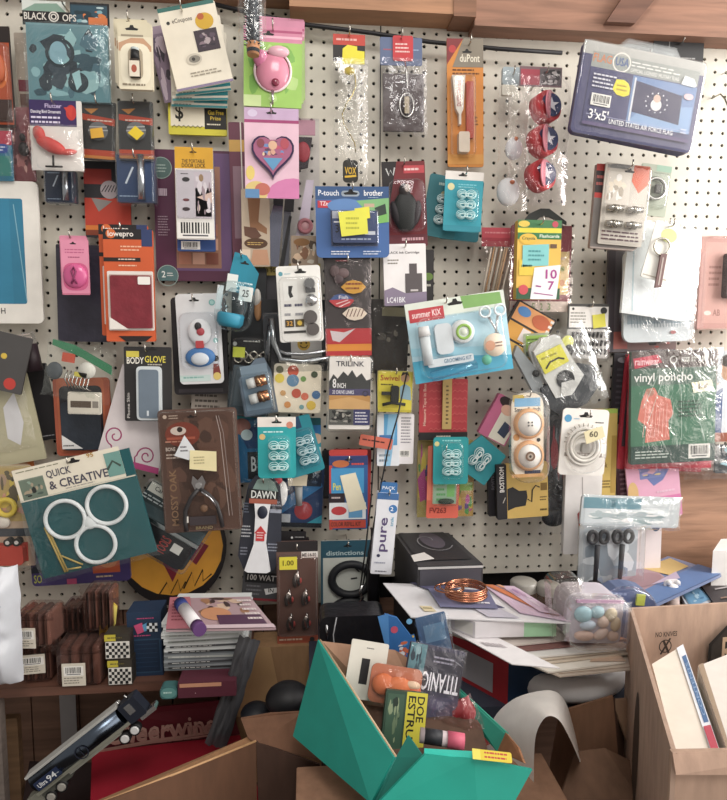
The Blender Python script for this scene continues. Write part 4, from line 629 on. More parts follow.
for v in (.42, .7): it.new().cyl((.25, v, 6), (.5, v-.02, 6), 5, 5, 'e8e4dc').cyl((.5, v-.02, 6), (.82, v-.04, 6), 5.5, 5.5, 'm:c88860').cyl((.58, v-.02, 6), (.64, v-.03, 6), 6.2, 6.2, 'm:e0a878').add('copper_fitting')
it.new().dome(.04, .24, .96, .98, 1.3, 14, 'c:e0ecf4', r=4).add('blister')
it = hang('clear_tray_pack', 'grey blue clear tray lying behind the copper fittings tray', 'pack', cw(251, 392, 40, 50), .07, -8, '42525c', [('r', .1, .1, .9, .8, '54646e')], t=3, blis=(.02, .02, .98, .98, 6))
it = hang('drawer_latch_pack', 'white blister card of chrome knob and grey pads', 'card', cw(300, 304, 44, 76), .12, 3, 'ecebe6', [
     ('h', .55, .08, .14), ('c', .1, .1, .05, '58a0b0'), ('x', .18, .09, .35, .12, 1, '9ac0c8'), ('rr', .14, .2, .46, .45, 'f4f4f0', .03), ('p', [(.26, .26), (.36, .26), (.32, .34), (.36, .4), (.28, .42), (.25, .36)], '2a2a2c'), ('x', .14, .48, .32, .56, 1, '4a4a6a'), ('x', .38, .48, .56, .56, 1, '4a4a6a'), ('x', .14, .6, .32, .68, 1, '9a9aa0'), ('x', .38, .6, .56, .68, 1, '9a9aa0'), ('r', .14, .7, .34, .8, '3a3020'), ('t', '32', .17, .72, .31, .78, 'e8a83c'), ('r', .37, .7, .57, .8, '5a481c'), ('c', .47, .75, .055, 'e8c040'), ('r', .1, .85, .6, .88, '3a3836')], r=3, hook='white chrome knob card')
b = it.new(); b.cyl((.74, .24, 2), (.74, .24, 10), 6, 5, 'm:a8aaac').box(.64, .3, .86, .36, 3, 7, 'm:888a8c').ell((.76, .46, 6), 6.5, 5, 6, 'm:d0d2d4').cyl((.72, .68, 2), (.72, .68, 5), 7, 7, '5a5452').cyl((.76, .84, 2), (.76, .84, 5), 6.5, 6.5, '5a5452'); b.add('knob')
it.new().dome(.04, .14, .98, 1.0, 1.4, 11, 'c:ffffff', r=5).add('blister')
it = hang('mirror_fitting_pack', 'shiny black and chrome blister with a small smiling yellow face', 'pack', (264, 312, 328, 372), .075, 2, '3a3a3e', [('r', .42, .3, .9, .8, 'e4e0da'), ('c', .62, .54, .1, 'e8b83c'), ('c', .58, .52, .015, '2a2010'), ('c', .66, .52, .015, '2a2010'), ('l', [(.56, .56), (.6, .6), (.65, .6), (.68, .56)], .016, '2a2010')], t=2)
b = it.new(); b.tube([(.05, .9, 6), (.08, .5, 7), (.12, .2, 6)], 3, 'm:8c9094').tube([(.14, .1, 7), (.16, .5, 9), (.26, .78, 10), (.6, .83, 11), (1.0, .78, 10)], 3.2, 'm:c0c4c6').tube([(.24, .62, 11), (.34, .68, 12), (.6, .7, 12), (.95, .66, 11)], 1.6, 'm:e8eaec'); b.add('chrome_arm')
it.new().dome(0, 0, 1.0, 1.02, 2, 14, 'c:d0d4d8', r=6).add('blister')
it = hang('polka_dot_pouch', 'white pouch with bright polka dots in a clear bag', 'pouch', (274, 364, 321, 412), .09, -2, 'e8e0cc', [('c', .12, .12, .08, '6a6a50'), ('c', .4, .14, .12, 'c84c34'), ('c', .4, .34, .13, '5a88b0'), ('c', .12, .3, .1, 'e0cc48'), ('c', .62, .3, .06, '6a9a50'), ('c', .48, .6, .1, 'c85440'), ('c', .66, .66, .08, 'd86a50'), ('c', .9, .62, .09, '3c70a8'), ('c', .8, .84, .1, 'd8b840'), ('c', .2, .6, .06, 'c89a60'), ('c', .3, .84, .07, 'd8904c'), ('c', .85, .2, .07, '3a4c34'), ('c', .6, .88, .05, '6aa0a8')], t=6, r=3)
it.new().film(-.04, -.04, 1.06, 1.04, 6.5, 9, 'f:fffaf0', wr=1.6).add('bag')
it = hang('guitar_pick_card', 'black and red card of leaf shaped striped picks', 'card', (325, 258, 371, 356), .095, 1, '3b3738', [('r', 0, .72, 1, 1, 'c43238'), ('r', 0, .88, 1, .95, 'e08a30'), ('x', .25, .02, .5, .05, 1, 'c84048'), ('p', [(.1, .74), (.4, .76), (.65, .72), (.3, .86), (.15, .84)], 'd8d0d4')], hook='black and red pick card', t=1.5)
def leaf(u, v, w, h): return [(u-w, v), (u-w*.5, v-h*.8), (u, v-h), (u+w*.6, v-h*.75), (u+w, v), (u+w*.6, v+h*.75), (u, v+h), (u-w*.5, v+h*.8)]
for (u, v, c, a) in ((.62, .3, 'd8a030', [('x', .45, .25, .85, .34, 2, '8a3a1c')]), (.36, .44, 'c83a40', [('p', [(.1, .43), (.22, .38), (.36, .365), (.5, .38), (.62, .42)], '3c5c98'), ('t', 'Fish', .3, .385, .5, .42, 'e0e0e8'), ('l', [(.24, .47), (.5, .43)], .02, 'e8d0d0'), ('l', [(.3, .5), (.54, .45)], .02, 'e8d0d0')]), (.64, .57, 'e8dcc8', [('l', [(.45+i*.08, .6), (.52+i*.08, .52)], .02, '7a5a4c') for i in range(5)])):
    it.new().prism(leaf(u, v, .27, .07), 2, 4, c).art(a, 4).add('pick')
it.new().ell((.22, .14, 4), 5, 2, 6, '5c4a4c').ell((.4, .16, 4), 6, 2, 5, '6c585a').ell((.3, .22, 4), 5, 2, 5, '4c3c40').add('leather_flower'); it.new().film(0, .02, 1, .86, 6, 8, 'f:fff4f4', wr=1.2).add('bag')
it = hang('saw_chain_pack', 'white and brown carded pack marked 8 inch with a black chain', 'pack', (329, 357, 370, 429), .11, -1, 'ece8e2', [
     ('t', 'TRILINK', .16, .06, .84, .13, '1c2034'), ('p', [(0, .34), (.1, .24), (.2, .3), (.34, .2), (.45, .26), (.55, .18), (.66, .28), (.78, .22), (.9, .32), (1, .3), (1, .44), (0, .44)], '3a3c3c'), ('t', '8', .08, .3, .17, .43, 'f0f0f0'), ('t', 'INCH', .19, .36, .4, .43, 'f0f0f0'), ('r', 0, .44, 1, .53, '4c4870'), ('t', '33 DRIVE LINKS', .08, .46, .6, .51, 'e4e4ec'), ('r', 0, .53, 1, .72, 'c8924c'), ('p', [(0, .6), (.5, .55), (1, .62), (1, .72), (0, .72)], 'd8a868'),
     ('r', 0, .72, .6, .94, '6a6c68'), ('n', .0, .72, .58, .93, ['5a5c58', '2a2c2c', '8c8c84', '1c1c1c', 'a8a49c'], 30, 4), ('r', .6, .72, 1, .94, '34386c'), ('x', .64, .75, .96, .92, 4, 'dcdcea'), ('o', .88, .5, .07, .75, '2a2a30')], t=3, hook='carded saw chain')
it.new().dome(-.06, -.02, 1.06, 1.04, 3.1, 11, 'c:ffffff', r=4).add('blister')
it = hang('brown_bag_pack', 'dark brown bag with faint print hanging behind the ink box', 'bag', (369, 300, 408, 374), .035, -2, '3e3836', [('r', .3, .1, .9, .22, 'a09878'), ('n', .1, .35, .8, .6, ['3c3634', '5c5650', '2a2624', '7a7468'], 10, 3)], t=3)
it.new().film(-.02, 0, 1.05, 1, 3.5, 6, 'f:e8e8e4').add('bag')
it = hang('swivel_stud_card', 'yellow card with a black swivel part in a blister', 'card', (377, 371, 412, 412), .09, -2, 'e4d43c', [('t', 'Swivel', .08, .1, .62, .24, 'b8382c'), ('x', .1, .3, .5, .38, 1, '6a5c20'), ('c', .78, .16, .13, 'c89878'), ('p', [(.66, .12), (.7, .02), (.86, .02), (.9, .12), (.8, .06)], '2a201c'), ('p', [(.64, .38), (.78, .3), (.94, .38), (.98, .7), (.66, .66)], '8cb4d0'), ('r', 0, .94, 1, 1, 'c8b830')], hook='yellow swivel card')
it.new().box(.38, .35, .6, .75, 2, 8, '24262a', r=2).box(.12, .5, .4, .58, 3, 6, '2c2e32').tube([(.15, .82, 5), (.4, .76, 6), (.8, .8, 5)], 1.6, '1c1e22').add('swivel')
it.new().dome(-.03, -.03, 1.03, 1.03, 1.4, 12, 'c:fffff4', r=4).add('blister')
it = hang('razor_box', 'blue striped carton above the tall white pen box', 'box', (376, 413, 398, 464), .055, 0, 'dfe4ea', [('r', .3, 0, .9, .6, '58a4d8'), ('p', [(.5, 0), (.9, 0), (.6, 1), (.3, 1)], '8cc4e8'), ('r', .1, .4, .7, .5, '3c78b8'), ('x', .1, .75, .6, .95, 2, '8a9aa8')], t=10)
it = hang('white_print_box', 'white carton of fine print beside the blue striped carton', 'box', (397, 413, 412, 462), .05, -1, 'e4e0e2', [('x', .15, .05, .85, .6, 9, '8a8890'), ('b', .05, .72, .8, .86)], t=10)
it = hang('red_sticker_tag', 'orange red paper strip stuck across the white cartons', 'tag', cw(376, 442, 33, 11), .088, -10, 'd86a54', [('x', .08, .3, .92, .6, 1, '5a2420')], t=.6)
w = world('black_lanyard', 'thin black looped lanyard with a small metal clasp hanging in the middle', 'lanyard', P(375, 450, .14))
pt = lambda x, y, d=.14: tuple(P(x, y, d))
w.new().tube([pt(376, 370, .1), pt(377, 410), pt(374, 450), pt(371, 500), pt(366, 545), pt(360, 590)], .0016, '121214').tube([pt(407, 372, .1), pt(398, 415), pt(388, 450), pt(380, 490), pt(371, 540), pt(362, 590)], .0016, '121214').add('strap')
w.new().tube([pt(362, 585), pt(360, 592), pt(363, 598), pt(359, 603)], .003, 'm:c0c0c0').add('clasp')
it = hang('mosaic_card', 'red card with a herringbone print and a brass measuring strip', 'card', (419, 379, 467, 433), .06, 0, 'b8343c', [('x', .06, .06, .16, .9, 1, 'c84850'), ('tv', 'Measure Tape in Box', .08, .08, .16, .86, 'e0b0a0')] + [('l', [(.2+.1*i, .1+.14*j), (.25+.1*i, .06+.14*j), (.3+.1*i, .1+.14*j)], .015, 'd05a58') for i in range(3) for j in range(7)] + [('l', [(.68+.1*i, .1+.14*j), (.73+.1*i, .06+.14*j), (.78+.1*i, .1+.14*j)], .015, 'd05a58') for i in range(3) for j in range(7)], t=2)
it.new().box(.47, -.05, .66, .92, 2.2, 4.5, 'b89858').art([('x', .54, .1, .6, .85, 10, '5a4828')], 4.5).box(0, .98, 1, 1.12, 0, 4, '1d1b1c').art([('x', .35, 1.03, .65, 1.08, 1, 'c8c0b0')], 4).add('brass_strip')
m = hang('hair_coil_pack', 'teal hair coil card under the red herringbone card', 'card', (433, 437, 468, 484), .09, 0, '1f9aa0', [('c', .1, .14, .07, 'd8d088'), ('x', .25, .05, .85, .1, 1, '8cd8d8')], r=3, group=None); coils(m, .5, .35, 3, .18)
m.new().dome(.2, .08, .85, .9, 1.3, 8, 'c:e8ffff', r=6).add('blister')
m = hang('hair_coil_pack', 'teal hair coil card turned sideways right of the one under the red card', 'card', cw(478, 459, 40, 44), .07, 50, '2494a0', [], r=2, outline=[(0, 0), (1, .2), (1, .95), (.1, 1)]); coils(m, .5, .4, 2, .22)
it = hang('phone_case_pack', 'bright orange red pack hanging below a teal hair coil card', 'pack', (427, 446, 459, 518), .075, -1, 'e0604c', [('r', .18, .5, .92, .8, '9ab8a0'), ('x', .3, .5, .6, .78, 4, '58a860'), ('r', .62, .52, .86, .7, '7cc06c'), ('t', 'FV263', .1, .85, .62, .93, '8a2420'), ('r', 0, 0, .12, .75, 'e87a60')], r=2, hook='orange red pack')
it.new().dome(.14, .48, .96, .82, 1.4, 9, 'c:eaf4ea', r=3).ell((.6, .76, 3), 8, 2, 3, '2c3c34').add('blister')
it = hang('neon_sponge_pack', 'multicoloured neon pads in a bag behind the orange red pack', 'pack', (417, 440, 473, 516), .035, 0, 'c8b060', [('n', .0, .0, .3, 1, ['b8a858', '3c6cb0', 'c84c9c', '5c4a88', 'd8c848', '48904c'], 18, 3), ('n', .7, .5, 1, 1, ['c8a050', 'd8c848', 'c84c9c', '6a4c98', '58a850', 'd87040'], 16, 8), ('r', .75, .55, .98, .66, '8cc048'), ('p', [(.0, .5), (.12, .35), (.18, .75), (.05, .8)], 'c04890')], t=3, r=3)
it.new().film(-.05, 0, 1.04, 1.03, 3.5, 7, 'f:ffffff', wr=1.4).add('bag')
it = hang('yellow_hook_box', 'black and gold carton with a black winch and hook picture', 'box', (505, 462, 546, 516), .07, 3, 'd0ac58', [('r', .82, .38, .98, .52, '7a5c20'), ('x', .8, .62, .98, .72, 2, '5a4418'), ('x', .8, .84, .98, .92, 1, '5a4418'), ('p', [(.02, .45), (.15, .42), (.3, .5), (.48, .5), (.5, .62), (.45, .78), (.2, .8), (.02, .85)], '222224'), ('l', [(.5, .66), (.6, .72), (.62, .5), (.7, .42), (.8, .46)], .03, '22201c')], t=5, hook='black and gold carton')
it.new().box(-.24, 0, .0, 1, 0, 6, '1f1d22', r=1).art([('tv', 'BOSTROM', -.17, .04, -.06, .5, 'e4e0dc'), ('l', [(-.1, .7), (-.04, .6)], .02, 'b8b0a8')], 6).add('black_side')
i2 = hang('yellow_hook_box', 'all black carton edge just left of the black and gold carton', 'box', (487, 462, 497, 515), .05, 2, '26242a', [('tv', 'BOSTROM', .3, .08, .7, .5, '6a6870')], t=5)
it = hang('door_knob_pack', 'tall rounded clear blister with two beige white round disks', 'pack', (511, 393, 543, 477), .12, 2, 'ece0cc', [('r', .05, .02, .4, .1, 'd8b848'), ('r', .1, .06, .9, .16, '7ab0d8'), ('t', 'Smart Switch', .1, .17, .9, .22, '3a3a44'), ('e', .15, .52, .1, .04, 'd89858'), ('c', .84, .56, .06, '2a2a2a'), ('r', .4, .92, .9, .98, '1c2a4a'), ('r', 0, .96, 1, 1, 'd8a060')], r=12, t=1.5, hook='two disk blister', hv=.03)
for v in (.36, .74): it.new().lathe((.52, v, 1.5), [(15, 0), (15, 3), (12.5, 5), (12, 5)], 'e0a878', 'y').lathe((.52, v, 4), [(12, 0), (12, 2), (0, 2.6)], 'f2ece4', 'y').add('disk')
b = it.new(); b.art([('c', .47, .34, .03, '5a5a5a'), ('c', .58, .34, .03, '5a5a5a'), ('c', .47, .375, .03, '5a5a5a'), ('c', .58, .375, .03, '5a5a5a'), ('c', .52, .74, .15, '7a5c48'), ('c', .52, .74, .09, 'b8a898'), ('c', .52, .74, .04, '2a2420')], 7.2); b.add('buttons')
it.new().dome(-.08, -.03, 1.08, 1.05, 1.5, 15, 'c:ffffff', r=14).add('blister')
it = hang('pink_toy_box', 'pink carton with dark pictures tilted behind the two disk blister', 'box', cw(500, 419, 30, 44), .045, -28, 'c8648c', [('r', .35, .3, .95, .98, 'dcd8c8'), ('e', .5, .1, .4, .14, '2c1e20'), ('p', [(.6, .5), (.9, .55), (.85, .85), (.55, .8)], '34405c'), ('e', .5, .26, .22, .12, 'd8a890')], t=7)
it = hang('beige_hang_tag', 'plain beige card tilted right of the two disk blister', 'card', cw(546, 418, 18, 38), .05, -22, 'd8c4b0', [('c', .4, .12, .06, '3a3030'), ('t', '5', .5, .4, .8, .5, 'a87058')], t=2)
it = hang('dark_bagged_parts', 'dark bagged car parts with a red piece between the two white packs', 'bag', (545, 402, 572, 522), .05, 0, '34363a', [('r', .0, .2, .4, .55, 'a83038'), ('n', .1, .1, 1, .95, ['303236', '50585c', '1c1c20', '6c7074', '8a3a40'], 30, 3)], t=3)
it.new().ell((.3, .95, 6), 12, 5, 9, '1e1f22').ell((.6, .78, 6), 7, 4, 7, '2a2c30').tor((.4, .72, 8), 5, 1.5, '17181a').add('parts')
it.new().film(-.3, 0, 1.1, 1.08, 9, 13, 'f:eef2f6', wr=2.2, n=20).add('bag')
it = hang('round_cable_pack', 'white card with a coiled white cable and a beige 60 sticker', 'card', cw(583, 442, 46, 66), .12, -3, 'eeeae4', [('h', .5, .1, .15), ('c', .12, .15, .08, '4c9ccc'), ('x', .24, .14, .4, .17, 1, '8abcd8'), ('x', .72, .18, .92, .22, 1, '4a4a4a'), ('r', .1, .66, .92, .72, '8a7c74'), ('t', 'USB Plug', .4, .67, .7, .71, 'ece8e4')], r=4, t=1.5, hook='white coiled cable card', hv=.09)
b = it.new()
b.tor((.5, .56, 3), 17, 1.6, 'e0dcd4', sz=1.05).tor((.5, .56, 4.5), 14, 1.6, 'e8e4dc').tor((.5, .56, 3), 11, 1.6, 'dcd8d0').box(.42, .5, .58, .64, 3, 8, '9a9690', r=2)
for i in range(14):
    a = PI+PI*i/13; b.cyl((.5+.36*math.cos(a), .5+.24*math.sin(a), 3), (.5+.43*math.cos(a), .5+.29*math.sin(a), 3), .6, .6, 'a8a298', 5)
b.add('coiled_cable')
it.new().dome(.07, .24, .93, .96, 1.6, 13, 'c:ffffff', r=18).add('blister')
it.new().prism([(.36, .32), (.74, .22), (.82, .38), (.44, .5)], 13.4, 13.9, 'e8dcb0').art([('t', '60', .48, .3, .66, .39, '4a4030')], 13.9).add('price_sticker')
it = hang('gold_back_card', 'gold card with fine print showing behind the coiled cable card', 'card', (586, 409, 615, 497), .055, 1, 'd4b45c', [('r', .5, 0, 1, .05, 'a8c850'), ('x', .5, .8, .85, .9, 3, '6a5420'), ('r', .82, .3, 1, .95, 'b89440'), ('t', 'Hook', .3, .6, .7, .66, '7a5a20')], t=3)
it.new().cyl((.28, .72, 5), (.28, 1.0, 5), 4, 4, 'm:c8b890').add('tube')
it = hang('white_flat_box', 'plain white carton below the coiled cable card', 'box', (562, 472, 598, 552), .07, 0, 'e8e4e2', [('l', [(.45, .05), (.5, .5), (.42, .9)], .03, 'b0a8a8'), ('p', [(.35, .5), (.5, .42), (.42, .7)], 'b04c50')], t=6)
it = hang('heart_gift_card', 'pink gift card with a purple and blue heart picture, tilted right', 'card', cw(653, 490, 52, 58), .06, 8, 'e4a8c4', [('p', [(.15, -.0), (.95, .0), (.68, .34), (.5, .42)], '6c7cb8'), ('n', .25, .02, .72, .28, ['7c88c0', 'b8a0d0', '5c6cb0', 'd8a8b8', 'e0c890'], 16, 4), ('e', .1, .5, .1, .2, 'e0b878'), ('r', .3, .62, 1, .98, 'd878ac'), ('e', .36, .74, .14, .12, 'c87858'), ('c', .5, .7, .06, 'e8a0c8'), ('x', .55, .5, .95, .58, 1, 'f0c8dc')], t=2)
it = hang('maroon_strip_card', 'dark maroon strip card just left of the pink heart gift card', 'card', (616, 462, 632, 510), .04, 6, '5c3c48', [('x', .2, .1, .8, .9, 8, '9a7a84')], t=2)
it = hang('clear_lid_tray', 'long clear tray with a pale blue label and foil contents', 'tray', cw(629, 511, 98, 30), .13, -3, 'cfd8dc', [('r', .02, .06, .6, .42, '6c9cac'), ('n', .04, .42, .9, .96, ['dce4e8', 'f8fcfc', '9ab0b4', 'ffffff', 'b8c8cc'], 30, 3), ('r', .3, .12, .34, .36, '4c7c8c')], t=3, r=3)
it.new().film(-.02, -.04, 1.02, 1.08, 3, 12, 'f:ffffff', wr=2).add('bag')
it = hang('earbud_pack', 'clear blister holding two dark Y shaped key tools', 'pack', (578, 524, 636, 592), .14, 0, 'b8c0c8', [('n', .02, .02, .98, .98, ['b4bec6', 'dce4ea', '8a98a4', 'e8ecf0', '9aa8c0'], 24, 5)], t=1.5, r=3)
for u in (.28, .7):
    b = it.new(); b.tor((u-.09, .16, 6), 4, 2, '28292e', sz=1.4).tor((u+.1, .16, 6), 4, 2, '28292e', sz=1.4).cyl((u, .28, 6), (u-.02, .82, 6), 2.6, 2, '2c2d33').box(u-.12, .8, u+.08, .94, 3, 8, '2a2b30', r=3); b.add('key_tool')
it.new().dome(-.03, -.03, 1.03, 1.03, 1.6, 16, 'c:ffffff', r=4).add('blister')
it = hang('white_backing_card', 'pinkish white card edge right of the clear key tool blister', 'card', (628, 516, 660, 572), .1, 1, 'e8dcdc', [('e', .82, .2, .12, .07, '24466c'), ('r', .1, .16, .7, .24, 'b8ccd8')], t=2)
# ---------------------------------------------------------------- left half, lower rows
it = hang('dark_picture_card', 'dark card with yellow and red dots leaning at the left edge', 'card', cw(6, 362, 44, 58), .1, -14, '4c4a4a', [('c', .45, .4, .07, 'd8b840'), ('c', .7, .85, .14, 'c83c34')], t=2, group=None)
it = hang('beige_bag_pack', 'olive beige card with a white item in a crumpled clear bag', 'pack', cw(10, 420, 56, 88), .07, 10, 'b4ae8e', [('p', [(.45, .35), (.7, .2), (.75, .55), (.6, .8), (.4, .7)], 'd4d4d8')], t=2)
it.new().film(0, .1, .9, .85, 3, 9, 'f:ffffff', wr=2.4).add('bag')
it = hang('black_flat_pack', 'narrow black pack hanging below the white framed folder', 'pack', cw(43, 402, 22, 76), .04, 8, '1e1c20', [('x', .15, .93, .9, .96, 1, '9a9aa0')], t=3)
it = hang('small_bottle_pack', 'dark small bottle with clear cap between the left edge cards', 'bottle', (25, 329, 42, 372), .06, 8, nocard=True)
it.new().cyl((.5, .98, 6), (.5, .35, 6), 8, 7, '2c1c24').cyl((.5, .35, 6), (.5, .08, 6), 7, 6, 'c:e0e0e0').art([('x', .1, .1, .9, .3, 3, 'c0b0a8')], 13).add('body')
it = hang('orange_case_pack', 'orange framed pack with a dark pouch below the green zip bag', 'pack', (56, 378, 112, 455), .06, 1, 'b8583c', [('rr', .06, .0, .9, .96, 'c86844', .08), ('rr', .1, .1, .86, .93, '2a2a30', .1)], t=3, r=4)
it.new().box(.14, .3, .84, .92, 3.2, 8, 'b:2c3440', r=5).prism([(.14, .72), (.14, .9), (.5, .9)], 8.2, 8.6, 'e4e4e2').art([('x', .16, .84, .36, .88, 1, '5a5a5a')], 8.7).add('pouch')
it = hang('green_zip_bag', 'zip bag with a green seal holding a round white badge and wires', 'bag', cw(82, 372, 62, 56), .1, -10, nocard=True)
it.new().prism([(.0, .0), (.35, .04), (.98, .3), (1, .46), (.5, .24), (.0, .1)], 3, 5, '2f7c54').add('zip_seal')
b = it.new(); b.lathe((.6, .45, 4), [(0, 3), (8, 3), (8.5, 0)], 'e0dcd4', 'y').box(.42, .5, .62, .58, 5, 7, 'd8c848').box(.18, .2, .38, .36, 3, 5, 'd05038')
for i in range(7): b.tube([(.3+i*.06, .5, 5), (.28+i*.06, .65+i*.02, 7), (.36+i*.06, .8, 6)], .8, 'm:b8b4b0')
b.ell((.08, .55, 3), 8, 3, 9, '4a5058'); b.add('contents')
it.new().film(-.05, .0, 1.05, 1.0, 8, 12, 'f:eef6f0', wr=2).add('bag')
it = hang('white_clasp_case', 'small clear and beige flat case under the green zip bag', 'case', (69, 392, 102, 414), .115, -2, 'dcd4c4', [('r', .08, .4, .7, .7, '5a4a3c'), ('r', .74, .4, .92, .7, '8a8278')], t=3, blis=(0, 0, 1, 1, 4))
it = hang('phone_skin_card', 'black card with yellow lettering and a clear phone case', 'card', (125, 347, 172, 421), .1, -1, '2a2829', [('r', .05, .06, .32, .14, 'd8c848'), ('t', 'BODY', .06, .14, .42, .23, 'ece8dc'), ('t', 'GLOVE', .44, .12, .88, .21, 'e0d048'), ('x', .5, .22, .85, .26, 1, 'b8b0a0'), ('h', .6, .03, .1), ('tv', 'Phone Skin', .05, .62, .11, .96, 'c8c4c0')], hook='black phone case card', t=2)
it.new().box(.28, .26, .8, .98, 2, 7, 'd0d8dc', r=4).box(.33, .3, .75, .95, 7, 7.8, '6c7c8c', r=3).box(.5, .85, .54, .92, 7.9, 8.2, 'd8e0e8').add('phone_case')
it = hang('pink_swirl_box', 'white and pink carton with magenta swirls', 'box', (103, 366, 166, 470), .065, -8, 'eae0e2', [], outline=[(.25, .0), (1, .0), (1, .98), (.0, .9)], t=7, hook='pink swirl carton')
def spiral(cx, cy, r, turns, a0, dirn=1, asp=1, n=26): return [(cx+r*(1-i/n*.85)*math.cos(a0+dirn*turns*2*PI*i/n), cy+r*asp*(1-i/n*.85)*math.sin(a0+dirn*turns*2*PI*i/n)) for i in range(n+1)]
it.new().art([('l', [(.45, .98), (.44, .88), (.36, .82), (.24, .84)] + spiral(.26, .68, .16, 1.4, PI*.6, 1, .62), .022, 'b03c74'), ('l', [(.62, .98), (.6, .86)] + spiral(.78, .84, .15, 1.5, PI, 1, .62), .022, 'b03c74'), ('p', [(0, .86), (1, .94), (1, 1), (.0, .92)], 'c84c88')], 7).add('print')
it = hang('pliers_pack', 'brown bark patterned pack with split ring pliers and a cream note', 'pack', (162, 409, 240, 531), .13, 2, '5c4238', [
     ('n', .02, .02, .98, .98, ['5c4238', '6a4c40', '4c362e', '705244', '543c32'], 40, 5), ('e', .3, .2, .22, .1, '8c3c2c'), ('c', .09, .055, .025, 'd8c8b8'), ('x', .14, .04, .26, .08, 2, 'c8b8a8'), ('e', .25, .17, .1, .035, 'e4dcd4'), ('c', .27, .16, .035, '2c1c18'), ('r', .1, .22, .46, .24, 'c06048'), ('x', .08, .245, .45, .27, 1, 'd89880'), ('t', 'BONE', .08, .3, .2, .33, 'ece4dc'), ('x', .08, .35, .3, .4, 2, 'd8ccc0'), ('tv', 'MOSSY OAK', .1, .48, .19, .94, '9c7c5c'), ('l', [(.74, .06), (.78, .2), (.84, .88)], .008, 'c8c0c0'), ('l', [(.77, .06), (.82, .2), (.88, .88)], .008, 'a09898'), ('h', .42, .06, .05), ('t', 'BRAND', .4, .955, .62, .98, 'c8b888')], r=4, t=3, hook='brown pliers pack')
it.new().dome(.01, .01, .99, .99, 3, 9, 'c:e8dcd4', r=4).add('blister')
it.new().prism([(.34, .2), (.46, .32), (.38, .4), (.2, .36)], 9.5, 10, 'd8dce0').art([('x', .28, .28, .38, .34, 2, '6a6a70')], 10).prism([(.4, .32), (.73, .34), (.72, .5), (.38, .47)], 10, 10.5, 'e8dca8').art([('x', .44, .37, .6, .44, 3, 'b0a478')], 10.6).add('note')
b = it.new(); b.prism([(.42, .52), (.48, .56), (.54, .52), (.58, .58), (.54, .64), (.44, .64), (.4, .58)], 10, 13, 'm:a8a4a4').cyl((.49, .6, 12), (.49, .6, 15), 3, 3, 'm:c8c8c8')
b.tube([(.5, .63, 12), (.6, .68, 12), (.7, .76, 12), (.74, .86, 12), (.76, .95, 12)], 2.2, '2c2a2c').tube([(.48, .63, 12), (.38, .7, 12), (.3, .8, 12), (.29, .9, 12), (.3, .97, 12)], 2.2, '2c2a2c')
b.add('pliers'); pl = it.last
b = it.new(); b.tube([(.52, .65, 14), (.62, .7, 14), (.71, .78, 14)], 1, 'm:b8b8bc').add('spring', parent=pl)
b = it.new(); b.box(.28, .85, .33, .9, 11, 13, 'd8d4cc').ell((.53, .8, 8), 4, 2, 4, '7c5c44').box(.34, .86, .68, .93, 9, 10, '3c3438'); b.add('hooks')
it = hang('craft_ring_pack', 'teal craft pack with three joined white rings and a cream header', 'pack', cw(87, 513, 118, 106), .14, 13, '14565c', [
     ('r', 0, -.04, .92, .25, 'e4dcc8'), ('r', .03, .06, .24, .24, '7c8c7c'), ('n', .03, .07, .24, .25, ['6c7c6c', 'a89880', '2a2c2a', '8ca494', '4c5c54'], 12, 4), ('h', .52, .0, .06), ('t', 'QUICK', .27, .03, .48, .11, '4a4858'), ('t', '& CREATIVE', .27, .13, .78, .21, '4a4858'), ('x', .03, -.02, .4, .0, 1, '8a8a70'), ('r', .78, .0, .92, .22, '6c9c94'), ('l', [(.78, .15), (.84, .08), (.9, .14)], .02, '3c4c44'), ('t', '95', .64, -.04, .7, .0, 'b88830'), ('r', 0, .25, 1, .262, 'd8d0bc'), ('x', .4, .22, .7, .235, 1, '9a9490')], t=3, r=0, hook='teal three ring craft pack', hv=0)
b = it.new()
for u, v in ((.33, .5), (.7, .46), (.52, .79)): b.tor((u, v, 6), 19, 2.1, 'eceef0', n=36)
b.ell((.52, .58, 6), 7, 2.4, 7, 'eceef0'); b.add('ring_frame')
b = it.new(); b.cyl((.14, .53, 5), (.2, .98, 5), 1, 1, 'c8a850').cyl((.16, .53, 5), (.22, .98, 5), 1, 1, 'b89848').cyl((.18, .8, 5), (.36, .95, 5), .8, .8, 'd8b860').cyl((.22, .96, 5), (.34, .97, 5), .8, .8, 'd8b860'); b.add('brass_rods')
it.new().film(-.01, .24, 1.02, 1.03, 8, 11, 'f:f0fafa', wr=1.1, n=18).add('bag')
it = hang('toy_bus_pack', 'clear blister of yellow and red toy pieces at the left edge', 'pack', (-30, 466, 34, 566), .09, 0, 'c8b098', [('n', .4, 0, 1, .55, ['c0a868', 'e0cc58', 'b89c84', '6a6450', 'd8a08c'], 24, 4), ('l', [(.7, .15), (.85, .05), (.95, .15), (.8, .25)], .04, '4a4c44'), ('r', .4, .62, 1, .7, '3a4450'), ('r', .4, .76, .9, .95, 'c84840')], t=2)
b = it.new(); b.box(.3, .76, .88, .96, 3, 12, 'd0483c', r=4).cyl((.66, .73, 6), (.66, .73, 13), 4, 4, '2a2a2a').cyl((.8, .73, 6), (.8, .73, 13), 4, 4, '2a2a2a').cyl((.66, .73, 13), (.66, .73, 13.5), 2, 2, 'e0e0e0').cyl((.8, .73, 13), (.8, .73, 13.5), 2, 2, 'e0e0e0').tor((.62, .4, 6), 8, 2.6, 'e8d048').ell((.55, .55, 5), 7, 3, 6, 'e8e4dc'); b.add('toy_vehicle')
it.new().dome(-.02, -.02, 1.02, 1.02, 2.1, 16, 'c:fffaf4', r=5).add('blister')
